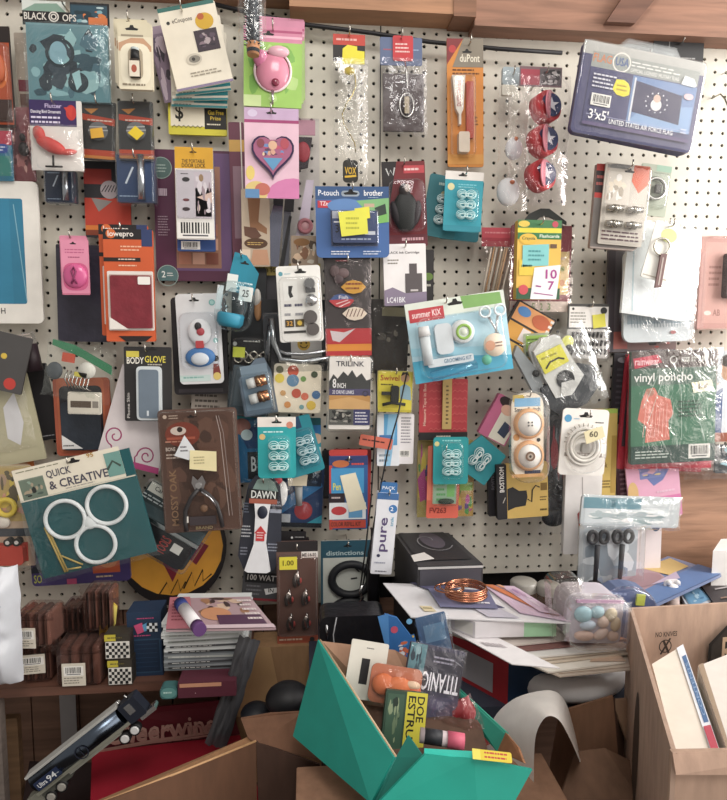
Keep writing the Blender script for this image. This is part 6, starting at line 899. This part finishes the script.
for k, (px, lab) in enumerate(((522, 'clear lidded jar standing left on the table behind the papers'), (547, 'clear lidded jar standing right on the table behind the papers'))):
    q = G(px, 640+k*4, ZT); o = world('lidded_jar', lab, 'jar', q); r0 = .026-.003*k; hh = .128
    b = o.new(); b.lathe(tuple(q), [(0, .001), (r0, .001), (r0, hh*.8), (r0*.95, hh*.84), (r0*.95, hh*.86)], 'c:d8dcd8'); b.add('body')
    b = o.new(); b.lathe(tuple(q), [(r0*1.04, hh*.84), (r0*1.06, hh*.97), (r0*.9, hh), (0, hh)], 's:a4a098'); b.add('lid')
def slabg(name, label, cat, pts, z, th, col, art=(), group=None, pn='cover'):
    """a flat thing whose top face has these photo corners, lying at height z"""
    q = [G(x, y, z) for x, y in pts]; c = sum(q, Vector())/len(q); c.z = z-th
    w = world(name, label, cat, c, group); b = w.new()
    b.hexa(W_(*q), W_(*[p_+Vector((0, 0, -th)) for p_ in q]), col)
    if art: b.artq(W_(*[p_+Vector((0, 0, .0006)) for p_ in q]), art, .0004)
    b.add(pn); return w
# red and blue carton
q0 = G(507, 705, ZT); zt2 = P(507, 662, -q0.y).z; hgt = zt2-ZT
bt = [G(440, 668, ZT), G(520, 655, ZT), G(572, 690, ZT), q0]
w = world('red_blue_carton', 'red and dark blue carton under the pile of papers', 'carton', q0)
up = [p_+Vector((0, 0, hgt)) for p_ in bt]; b = w.new(); b.hexa(W_(*up), W_(*bt), 'b8242c')
b.artq(W_(up[0]+Vector((-.001, -.001, 0)), up[3]+Vector((-.001, -.001, 0)), bt[3]+Vector((-.001, -.001, 0)), bt[0]+Vector((-.001, -.001, 0))), [('r', .2, .2, .8, .9, 'a8a4a8'), ('r', .62, .3, .78, .55, 'e0dcd8'), ('x', .64, .33, .76, .85, 7, '5a5458'), ('x', .24, .28, .55, .8, 5, '88848c'), ('r', .93, 0, 1, 1, 'd8383c'), ('tv', 'ICE SNOW', .955, .3, .985, .9, 'f0e8e8')], -.0004)
b.artq(W_(up[3]+Vector((.001, -.001, 0)), up[2]+Vector((.001, -.001, 0)), bt[2]+Vector((.001, -.001, 0)), bt[3]+Vector((.001, -.001, 0))), [('r', 0, 0, 1, 1, '1e3c60'), ('r', 0, 0, .07, 1, 'c83438'), ('tv', 'BRAUN', .1, .1, .18, .9, 'd8d0cc'), ('rr', .24, .1, .86, .72, 'b8b8b8', .08), ('rr', .26, .13, .84, .69, '1a1c22', .08)], -.0004); b.add('box')
zp = zt2+.004
# pile of envelopes
sheets = [([(470, 640), (602, 634), (642, 668), (560, 676)], 'c8b8a8', 'tan backed envelope lowest in the fanned paper pile'), ([(462, 636), (596, 632), (626, 662), (548, 672)], 'e4dcd0', 'cream envelope in the fanned paper pile over the red carton'), ([(452, 634), (590, 628), (640, 652), (536, 664)], 'd4c4b0', 'beige envelope mid height in the fanned paper pile'),
          ([(440, 628), (580, 624), (634, 648), (524, 658)], 'eae6e2', 'white envelope near the top of the fanned paper pile'), ([(430, 622), (560, 618), (628, 640), (516, 651)], '8a5c58', 'maroon edged card near the top of the fanned pile'), ([(420, 618), (560, 614), (618, 634), (506, 646)], 'dcd0c8', 'topmost pale envelope right under the green ended carton')]
for k, (pts, c, lab) in enumerate(sheets):
    slabg('envelope', lab, 'envelope', pts, zp+.004*(k+1), .0026, c, [('x', .1, .6, .4, .7, 1, 'a0948c'), ('l', [(.02, .97), (.98, .97)], .008, '8a6a50')] if k in (0, 2) else [('p', [(.6, .9), (1, .3), (1, 1)], 'd88860' if k == 4 else 'c8a890')], group='fanned envelopes')
w_ = slabg('folded_letter', 'long white letter sheet hanging over the front of the red carton', 'letter', [(430, 619), (470, 624), (560, 668), (512, 664)], zp+.031, .0015, 'ece8ea', [('x', .2, .5, .8, .7, 1, 'b8b0b4')])
zb = zp+.032
q0 = G(475, 638, zb); zt3 = P(475, 622, -q0.y).z; bt = [G(436, 622, zb), G(520, 612, zb), G(556, 636, zb), q0]
w = world('green_end_carton', 'white carton with a purple oval window and a pale green end', 'carton', q0); up = [Vector((p_.x, p_.y, zt3)) for p_ in bt]
b = w.new(); b.hexa(W_(*up), W_(*bt), 'e8e4e8')
b.artq(W_(*[p_+Vector((0, -.0012, 0)) for p_ in (up[3], up[2], bt[2], bt[3])]), [('r', .6, 0, 1, 1, 'a8dcb0'), ('r', .5, .0, .62, 1, 'c8e4cc'), ('p', [(.25, .1), (.72, .1), (.68, .6), (.6, .66), (.32, .66), (.27, .5)], '6a3c78'), ('x', .03, .2, .15, .9, 5, 'a8a4b0'), ('r', .03, .85, .5, .95, 'dcd0e4')], -.0004)
b.artq(W_(*[p_+Vector((-.0012, -.0005, 0)) for p_ in (up[0], up[3], bt[3], bt[0])]), [('b', .5, .15, .95, .9), ('r', .1, .3, .4, .7, '4a4450')], -.0004); b.add('box')
ze = zt3+.004
slabg('large_white_folder', 'large white card folder lying on top of the table pile', 'folder', [(383, 583), (506, 586), (572, 623), (411, 617)], ze, .002, 'e4e2e6', [('r', .12, .7, .2, .85, 'e0d0a8'), ('x', .13, .74, .19, .8, 1, '8a7c50'), ('p', [(.4, .05), (.55, .05), (.7, .95), (.5, .95)], 'c8c4d4'), ('p', [(.22, .0), (.5, .0), (.7, .7), (.48, .75)], '5a5878')])
slabg('floral_print_card', 'lilac card with orange stripes on the right of the white folder', 'card', [(484, 585), (514, 586), (571, 621), (520, 612)], ze+.004, .0018, 'd8bcd4', [('p', [(.0, .0), (.3, 0), (.9, .9), (.6, .9)], 'd87c50'), ('p', [(.4, .0), (.55, 0), (.98, .8), (.9, .8)], 'e8a880'), ('n', .5, .1, .95, .9, ['d8bcd4', 'e8d4e4', 'b890b8', 'c8a0c0'], 12, 4)])
wc = slabg('copper_wire_pack', 'clear pack holding a coil of copper wire on the white folder', 'wire', [(428, 588), (488, 590), (498, 608), (440, 606)], ze+.006, .0015, '77789c', [('x', .5, .7, .95, .9, 1, 'e0e0ec')])
cc = G(466, 594, ze+.012); b = wc.new()
for k in range(6): b.tor(tuple(cc+Vector((0, 0, .003*k))), .034-.001*(k % 3), .0017, 'm:d08c6c', 'z', n=32, sx=1.1)
b.tor(tuple(cc+Vector((-.03, .005, .01))), .022, .0016, 'm:c88464', 'z', n=24, sx=1.2).tor(tuple(cc+Vector((-.028, .0, .014))), .02, .0016, 'm:d89878', 'z', n=24); b.add('copper_coil')
# clear bagged toys and soaps
it = stand('pastel_soap_pack', 'clear round cornered pack of pastel soaps beside the paper pile', 'pack', (567, 596, 622, 643), zp+.026-.0, .06, -3, 'c8c0cc', [], r=12)
it.new().film(.0, .02, 1, .98, 0, 4, 'p:b8b0bc', n=8).add('lining'); it.new().box(.1, .04, .95, .1, 4, 6, 'c89cc0').add('label_strip')
for u, v, r0, r1, c in ((.25, .35, 9, 8, '9cc4d0'), (.5, .3, 7, 6, 'a8ccd8'), (.75, .35, 6, 7, 'd8c8a8'), (.62, .5, 6, 6, 'e0c4b4'), (.35, .58, 8, 5, 'b8c8d8'), (.85, .55, 5, 7, 'c8b08c'), (.3, .8, 10, 5, 'd8b4a4'), (.6, .76, 8, 5, 'dcc0b4'), (.82, .8, 6, 5, 'c8a898')): it.new().ell((u, v, 4), r0, 4, r1, c, rot=(u*97) % 60-30).add('soap')
it.new().dome(-.06, -.06, 1.06, 1.03, .5, 16, 'c:ffffff', r=14).film(-.02, 0, 1.02, 1, 13, 18, 'f:ffffff', wr=2).add('blister')
it = stand('clear_bag_stack', 'crumpled clear bag leaning on the left of the pastel soaps', 'bag', (552, 578, 582, 640), zp+.026, .03, 4, 'c:e0dcd4', [], r=6)
it.new().film(-.1, 0, 1.1, 1, .5, 8, 'f:ffffff', wr=3).add('film')
it = stand('tape_dispenser', 'blue grey curved clear dispenser with a yellow tab', 'dispenser', (596, 586, 656, 645), ZT+.08, .03, -6, '5c6c94', [('c', .35, .4, .12, '7c8cb0'), ('x', .1, .1, .5, .2, 1, '9aa8c8')], r=26)
it.new().box(.62, .12, .76, .3, 0, 2, 'd8e048').ell((.6, .62, 1), 3, 2, 3, '38a050').add('tab'); it.new().dome(0, 0, 1, 1, .2, 8, 'c:e8ecff', r=26).add('shell')
b_ = G(566, 672, ZT)
w = world('white_ring_bowl', 'white curved plastic rim resting on the table beside the red carton', 'rim', b_)
w.new().tor(tuple(G(562, 668, ZT+.022)), .082, .022, 's:f4f2f2', 'z', n=40, m=12, sx=1.12, sz=.85).add('rim')
# white rolled sheet
fr = [(534, 800), (534, 760), (536, 735), (543, 720), (551, 716), (560, 721), (568, 735), (575, 750), (580, 762)]
bk = [(488, 790), (487, 745), (494, 718), (512, 700), (534, 692), (554, 691), (566, 703), (574, 730), (581, 761)]
w = world('rolled_poster', 'large white sheet curling in an arch below the table', 'sheet', P(530, 780, .5)); b = w.new(); vs = []; n_ = 7
def smooth(p):
    o = []
    for i in range(len(p)-1):
        a, b0, c, d = p[max(i-1, 0)], p[i], p[i+1], p[min(i+2, len(p)-1)]
        for k in range(5):
            t = k/5; o.append(tuple(.5*(2*b0[m]+(c[m]-a[m])*t+(2*a[m]-5*b0[m]+4*c[m]-d[m])*t*t+(3*b0[m]-a[m]-3*c[m]+d[m])*t**3) for m in (0, 1)))
    return o+[p[-1]]
fr, bk = smooth(fr), smooth(bk)
for i, (f0, b0) in enumerate(zip(fr, bk)):
    for j in range(n_):
        t = j/(n_-1); x = f0[0]+(b0[0]-f0[0])*t; y = f0[1]+(b0[1]-f0[1])*t; vs.append(P(x, y, .53-.11*t)-w.o)
b.raw(vs, [[i*n_+j, i*n_+j+1, (i+1)*n_+j+1, (i+1)*n_+j] for i in range(len(fr)-1) for j in range(n_-1)], 's:fcf6f0', True); b.add('sheet')
w = world('brown_carton_scrap', 'brown carton panel standing behind the white curled sheet', 'carton', P(590, 740, .4)); b = w.new(); b.sheet(W_(P(560, 712, .41), P(613, 696, .41), P(622, 800, .41), P(545, 800, .41)), .004, 'k:8a6248').sheet(W_(P(613, 696, .41), P(640, 735, .3), P(655, 800, .3), P(622, 800, .41)), .004, 'k:6c4c3a'); b.add('panel')
w = world('small_tan_carton', 'small tan carton edge under the table between the two big cartons', 'carton', P(630, 730, .34)); b = w.new(); b.sheet(W_(P(612, 700, .405), P(645, 697, .38), P(652, 780, .38), P(640, 776, .4)), .004, 'k:b08c70').sheet(W_(P(575, 752, .46), P(605, 748, .45), P(640, 765, .45), P(640, 800, .5), P(560, 800, .5)), .003, 'k:7c5a44'); b.add('panel')
slabg('photo_flyer', 'printed flyer with a grey photograph lying low between the cartons', 'flyer', [(574, 772), (636, 770), (660, 830), (580, 830)], -.80, .003, 'b8a890', [('r', 0, 0, .25, 1, 'c8b89c'), ('r', .28, .06, .95, .9, '6c6058'), ('n', .3, .08, .95, .9, ['6a5e56', '3a3430', '8c8074', '4c443e', 'a09484'], 22, 4), ('x', .08, .1, .16, .7, 1, '5a5044')])
# green box
w = world('green_carton', 'teal green open carton full of small packs, at the bottom centre', 'carton', P(410, 760, .55))
A, B1, B0, A0 = P(320, 640, .44), P(396, 757, .60), P(373, 803, .62), P(295, 736, .47)
C1 = P(424, 758, .615); D1 = P(456, 686, .45); E1 = P(508, 734, .53)
b = w.new(); b.sheet(W_(A, A0, B0, B1), .004, '0c9484'); b.tube(W_(A, B1), .0017, 'c8a884').tube(W_(B1, B0), .0012, '0a7c70'); b.add('side_flap')
b = w.new(); b.sheet(W_(B1, B0, P(372, 806, .62), P(430, 770, .62), C1, P(408, 735, .585)), .003, '0a7a6c'); b.add('corner_fold')
b = w.new(); b.sheet(W_(P(424, 753, .615), P(373, 806, .63), P(380, 860, .64), P(480, 860, .66), P(531, 768, .63), P(473, 757, .625)), .004, '10a894').sheet(W_(P(424, 751, .61), P(424, 756, .618), P(472, 762, .628), P(474, 754, .62)), .004, '28c8b4'); b.add('front_flap')
b = w.new(); b.sheet(W_(D1, P(455, 700, .45), P(500, 752, .54), E1), .004, '118872').sheet(W_(E1, P(500, 752, .54), P(526, 764, .62), P(520, 748, .58)), .004, 'k:a87048').tube(W_(D1, E1), .0015, '2ca088'); b.add('side_flap')
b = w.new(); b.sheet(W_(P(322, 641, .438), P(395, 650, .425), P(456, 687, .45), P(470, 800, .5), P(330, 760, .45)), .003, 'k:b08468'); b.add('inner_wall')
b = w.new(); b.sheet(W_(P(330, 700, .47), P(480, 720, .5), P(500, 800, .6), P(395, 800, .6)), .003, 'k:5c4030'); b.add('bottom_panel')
def inbox(name, label, cat, box, d, ang, col, art=(), t=4, **k): return hang(name, label, cat, box, d, ang, col, art, t=t, tilt=k.pop('tilt', -18), **k)
it = inbox('white_plastic_scale', 'white card with a black slot standing inside the green carton', 'card', cw(366, 670, 38, 52), .47, -12, 'dcd8cc', [('r', .34, .3, .56, .74, '1f1f22'), ('x', .42, .1, .68, .14, 1, '6a6a6a')], t=2)
it = inbox('sweets_bag', 'clear bag of orange sweets inside the green carton', 'bag', cw(395, 685, 52, 34), .49, -12, 'b86848', [], r=6, t=2)
it.new().ell((.25, .5, 5), 11, 6, 10, 'd86c38').ell((.55, .5, 6), 14, 6, 9, 'e0743c').ell((.82, .6, 6), 9, 5, 8, 'd85c30').ell((.8, .4, 8), 8, 3, 4, 'e0c0a0').add('sweets'); it.new().film(-.02, -.05, 1.02, 1.05, 9, 13, 'f:fff4ec', wr=2).add('bag')
it = inbox('movie_case', 'upside down dark movie case with white title letters', 'case', cw(430, 688, 56, 76), .475, -14, '38344c', [('r', .0, .0, .3, .5, '5c8c94'), ('n', .0, .0, .3, .55, ['5c8c94', '3c5c68', '8cb0b4', '2a3c48'], 12, 4), ('r', .3, .04, 1, .52, '2c2a38'), ('x', .45, .1, .9, .2, 2, 'a09cac'), ('t', 'TITANIC', .97, .52, .3, .3, 'f4f2f6'), ('p', [(.0, .6), (1, .55), (1, 1), (.0, 1)], '4a4460'), ('e', .6, .66, .14, .06, '5c5470')], t=6)
it.new().film(-.03, -.03, 1.03, 1.03, 6.5, 8.5, 'f:f4f4ff', wr=1).add('wrap')
it = inbox('yellow_scent_box', 'green box with a bright yellow lettered panel inside the green carton', 'box', cw(403, 722, 42, 56), .52, -9, '2f4c3c', [('r', .5, .0, 1, 1, 'd8cc38'), ('td', 'DOE', .76, .06, .94, .46, '222018'), ('td', 'ESTRUS', .55, .06, .73, .84, '222018'), ('n', .05, .05, .45, .9, ['3c5c48', '6a8060', '1f3428', '8c9c78'], 12, 4)], t=6)
w = world('lip_balm_tube', 'clear tube with a dark label and pink cap at the green carton front', 'tube', P(442, 740, .58)); a_, c_ = P(420, 735, .575), P(464, 742, .585)
w.new().cyl(tuple(a_), tuple(a_+(c_-a_)*.62), .0095, .0095, 'c8b8bc').cyl(tuple(a_+(c_-a_)*.1), tuple(a_+(c_-a_)*.5), .0098, .0098, '2a2c34').add('tube'); w.new().cyl(tuple(a_+(c_-a_)*.62), tuple(c_), .0105, .0105, 'e0607c').add('cap')
it = inbox('red_mesh_bag', 'red mesh bag on the right inside the green carton', 'bag', cw(464, 726, 36, 46), .49, 28, '8a2028', [], r=10, t=2)
it.new().film(0, 0, 1, 1, 2, 8, 's:98222c', wr=2.5).film(-.05, -.05, 1.05, 1.05, 10, 16, 'f:ffd8d8', wr=2.4).ell((.6, .5, 13), 4, 2, 1.5, 'e0a0a0').add('mesh')
it = inbox('yellow_paper_label', 'yellow and red printed label on the green carton front rim', 'label', cw(492, 756, 40, 9), .635, -10, 'e0c828', [('x', .3, .1, .9, .9, 2, 'c83c30'), ('r', .0, 0, .2, 1, 'e8d850')], t=.6, tilt=-50)
it = hang('blue_cartoon_bag', 'bright blue pack standing between the black case and the pile', 'pack', cw(403, 642, 36, 66), .37, 14, '2c6cb4', [('p', [(.0, .0), (.3, .0), (.1, .5), (.0, .5)], '4888cc'), ('c', .35, .26, .1, 'd0506c'), ('n', .25, .4, .85, .7, ['2c6cb4', 'e8c040', 'e0e4ec', '4890d4', 'd86c48'], 14, 6), ('c', .8, .2, .08, '6cb0e0')], outline=[(.2, 0), (.5, .1), (1, .75), (1, 1), (0, 1)], t=3)
it = hang('teal_clear_pouch', 'bluish clear pouch beside the bright blue pack', 'pouch', cw(434, 636, 30, 44), .36, 12, '4c6c94', [('r', .2, .2, .9, .6, '6c94b8')], t=2); it.new().film(-.05, 0, 1.1, 1, 2.5, 7, 'f:f0f8ff', wr=2).add('film')
it = hang('carton_under_green_box', 'brown carton that carries the green box', 'carton', (300, 762, 540, 960), .47, 0, 'k:a87c60', t=70)
it.root['label'] = 'plain brown carton below the teal green carton'
it.root.name = 'brown_carton'
# ---------------------------------------------------------------- right carton
ZR = -.45
w = world('large_carton', 'large open cardboard carton with a black emblem at the lower right', 'carton', G(700, 700, ZR))
A, Bq, Cq, Dq = G(630, 609, ZR), G(672, 752, ZR), G(850, 748, ZR), G(850, 596, ZR); dn = Vector((0, 0, -.55))
b = w.new(); b.sheet(W_(A, A+dn, Bq+dn, Bq), -.005, 'k:c0a08c'); lf = [A, Bq, Bq+dn, A+dn]; nrm = (Bq-A).cross(dn).normalized()*.0015
o_ = [q-nrm for q in lf]; o2 = [q+nrm for q in lf]
b.artq(W_(*o_), [('e', .35, .3, .07, .17, '4a3c34'), ('e', .35, .3, .05, .13, '8a6a50'), ('x', .31, .2, .39, .4, 5, '3a2c24')], -.0004) ; b.artq(W_(*o2), [('e', .35, .3, .07, .17, '4a3c34'), ('e', .35, .3, .05, .13, '8a6a50'), ('x', .31, .2, .39, .4, 5, '3a2c24')], .0004); b.add('side_panel')
b = w.new(); b.sheet(W_(A, Dq, Dq+dn, A+dn), .005, 'k:c8a690'); ff = [A, Dq, Dq+dn, A+dn]
b.artq(W_(*[q+Vector((0, -.007, 0)) for q in ff]), [('t', 'NO KNIVES', .105, .072, .2, .088, '3a2c24'), ('o', .15, .118, .028, .84, '3a2c24'), ('l', [(.13, .143), (.17, .093)], .008, '3a2c24'), ('l', [(.14, .1), (.165, .14)], .01, '3a2c24'), ('p', [(.34, .12), (.42, .06), (.56, .06), (.6, .12), (.6, .24), (.36, .24), (.34, .2)], '2a2624'), ('p', [(.352, .125), (.42, .07), (.55, .07), (.59, .12), (.59, .23), (.365, .23), (.352, .2)], '3c3632'), ('t', 'RE', .4, .1, .5, .19, 'd8b898')], .0004); b.add('back_panel')
b = w.new(); b.sheet(W_(Bq, Cq, Cq+dn, Bq+dn), .005, 'k:bc9a84').sheet(W_(Bq+Vector((0, -.001, 0)), Cq+Vector((0, -.001, 0)), P(850, 775, .74), P(676, 775, .735)), .003, 'k:c4a08a'); b.add('front_panel')
b = w.new(); z_ = -.75; b.sheet(W_(A+Vector((0, 0, -.35)), Bq+Vector((0, 0, -.35)), Cq+Vector((0, 0, -.35)), Dq+Vector((0, 0, -.35))), .004, 'k:8a6a58'); b.add('bottom_panel')
def block(name, label, cat, pts, z0, z1, col, arts=None, bot=None):
    q = [G(x, y, z1) for x, y in pts]; w = world(name, label, cat, Vector((q[0].x, q[0].y, z0))); b = w.new()
    b.hexa(W_(*q), W_(*[Vector((p_.x, p_.y, z0)) for p_ in (bot or q)]), col)
    if arts: b.artq(W_(*[p_+Vector((0, 0, .0008)) for p_ in q]), arts, .0004)
    b.add('wrapper'); return w
block('paper_wrapped_parcel', 'cream paper parcel with a blue and red striped edge inside the large carton', 'parcel', [(652, 664), (683, 645), (722, 758), (678, 762)], -.79, -.49, 'ece2d4', [('p', [(.78, 0), (1, 0), (1, 1), (.78, 1)], 'e8ecf4'), ('p', [(.85, .12), (.97, .12), (.97, .75), (.85, .75)], '4c74a8'), ('tv', 'CONTENTS', .87, .2, .95, .7, '88a8d0'), ('r', .8, .78, .98, .97, 'c8485c')])
block('paper_wrapped_parcel', 'cream paper parcel at the right edge inside the large carton', 'parcel', [(698, 666), (790, 630), (800, 755), (730, 760)], -.79, -.485, 'e8e0d8', [('r', 0, 0, .05, 1, 'a89078')])
# right end of the table
slabg('colour_magazine', 'blue and orange magazine lying on the right end of the table', 'magazine', [(600, 586), (668, 556), (724, 573), (652, 606)], -.49, .006, 'g:7c8cb4', [('p', [(.0, .0), (.7, 0), (.5, .6), (0, .7)], 'a88890'), ('p', [(.55, .0), (.95, .1), (.9, .5), (.6, .5)], 'd0b070'), ('p', [(.0, .6), (1, .55), (1, 1), (0, 1)], '5878ac'), ('e', .35, .35, .2, .2, '9c7880'), ('p', [(.3, .55), (.7, .5), (.6, .7)], 'b8a8c0')])
block('small_brown_box', 'low brown box mostly hidden beneath the blue and orange magazine', 'box', [(622, 584), (666, 564), (700, 573), (655, 596)], ZT, -.4965, 'k:6a5048')
it = stand('white_bear_figurine', 'tiny white porcelain figurine near the large carton rim', 'figurine', (664, 580, 680, 611), -.54, .004, 0, 'e8e4e4', r=4)
it.new().ell((.5, .3, 1), 6, 5, 6, 'f0ecec').ell((.25, .08, 1), 2.5, 2, 2.5, 'f0ecec').ell((.78, .08, 1), 2.5, 2, 2.5, 'f0ecec').ell((.5, .75, 1), 7, 5, 8, 'e0c8c0').add('head')
slabg('framed_blue_card', 'blue glass card in a pale frame beside the tiny white figurine', 'card', [(678, 590), (700, 586), (714, 600), (690, 612)], -.52, .01, 'c8ccd4', [('r', .1, .1, .9, .9, '6c9cc0'), ('n', .15, .15, .85, .85, ['6c9cc0', 'a8c8dc', '4c7ca4'], 8, 4)])
slabg('dark_cassette_rack', 'dark slotted tray with silver edges at the right end of the table', 'tray', [(696, 578), (790, 560), (800, 600), (716, 606)], -.515, .02, '3c3436', [('l', [(.1, .2), (.98, .15)], .02, 'b8b4b4'), ('l', [(.1, .5), (.98, .45)], .02, 'a8a0a0'), ('l', [(.1, .8), (.98, .75)], .02, '8a6a58'), ('l', [(.4, .0), (.35, 1)], .02, '8a8484')])
block('small_white_carton', 'small white carton standing at the right end of the table', 'carton', [(713, 551), (721, 539), (752, 537), (746, 551)], -.5145, -.44, 'f0ecea')
slabg('dark_book', 'dark wooden topped book under the dark slotted tray', 'book', [(680, 575), (800, 556), (810, 610), (700, 612)], -.54, .06, '5c4438')
# ================================================================ light
wd = bpy.data.worlds.new('world'); sc.world = wd; wd.use_nodes = True
bg = wd.node_tree.nodes['Background']; bg.inputs[0].default_value = (1, .93, .86, 1); bg.inputs[1].default_value = .55
W_n = wd.node_tree.nodes; W_l = wd.node_tree.links.new
tcn = W_n.new('ShaderNodeTexCoord'); dt = W_n.new('ShaderNodeVectorMath'); dt.operation = 'DOT_PRODUCT'; dt.inputs[1].default_value = Vector((.74, -.62, .25)).normalized()
W_l(tcn.outputs['Generated'], dt.inputs[0]); mr = W_n.new('ShaderNodeMapRange'); mr.interpolation_type = 'SMOOTHSTEP'
mr.inputs['From Min'].default_value = .82; mr.inputs['From Max'].default_value = .97; mr.inputs['To Min'].default_value = .40; mr.inputs['To Max'].default_value = 3.0  # unseen bright patch added to the surroundings so wrinkled film catches glints
W_l(dt.outputs['Value'], mr.inputs['Value']); W_l(mr.outputs[0], bg.inputs[1])
def area(name, loc, target, size, power, color, sy=None):
    l = bpy.data.lights.new(name, 'AREA'); l.energy = power; l.color = color; l.size = size
    if sy: l.shape = 'RECTANGLE'; l.size_y = sy
    o = bpy.data.objects.new(name, l); col_.objects.link(o); o.location = loc
    o.rotation_euler = (Vector(target)-Vector(loc)).to_track_quat('-Z', 'Y').to_euler()
area('window_light', (1.75, -.62, .42), (.6, 0, .1), .6, 23, (1, .97, .93), .9)
area('ceiling_light', (.1, -2.0, 1.7), (.1, 0, -.15), .8, 25, (1, .96, .90))
sc.view_settings.view_transform = 'Standard'; sc.view_settings.look = 'None'; sc.view_settings.exposure = 0
sc.cycles.transparent_max_bounces = 24; sc.cycles.max_bounces = 6
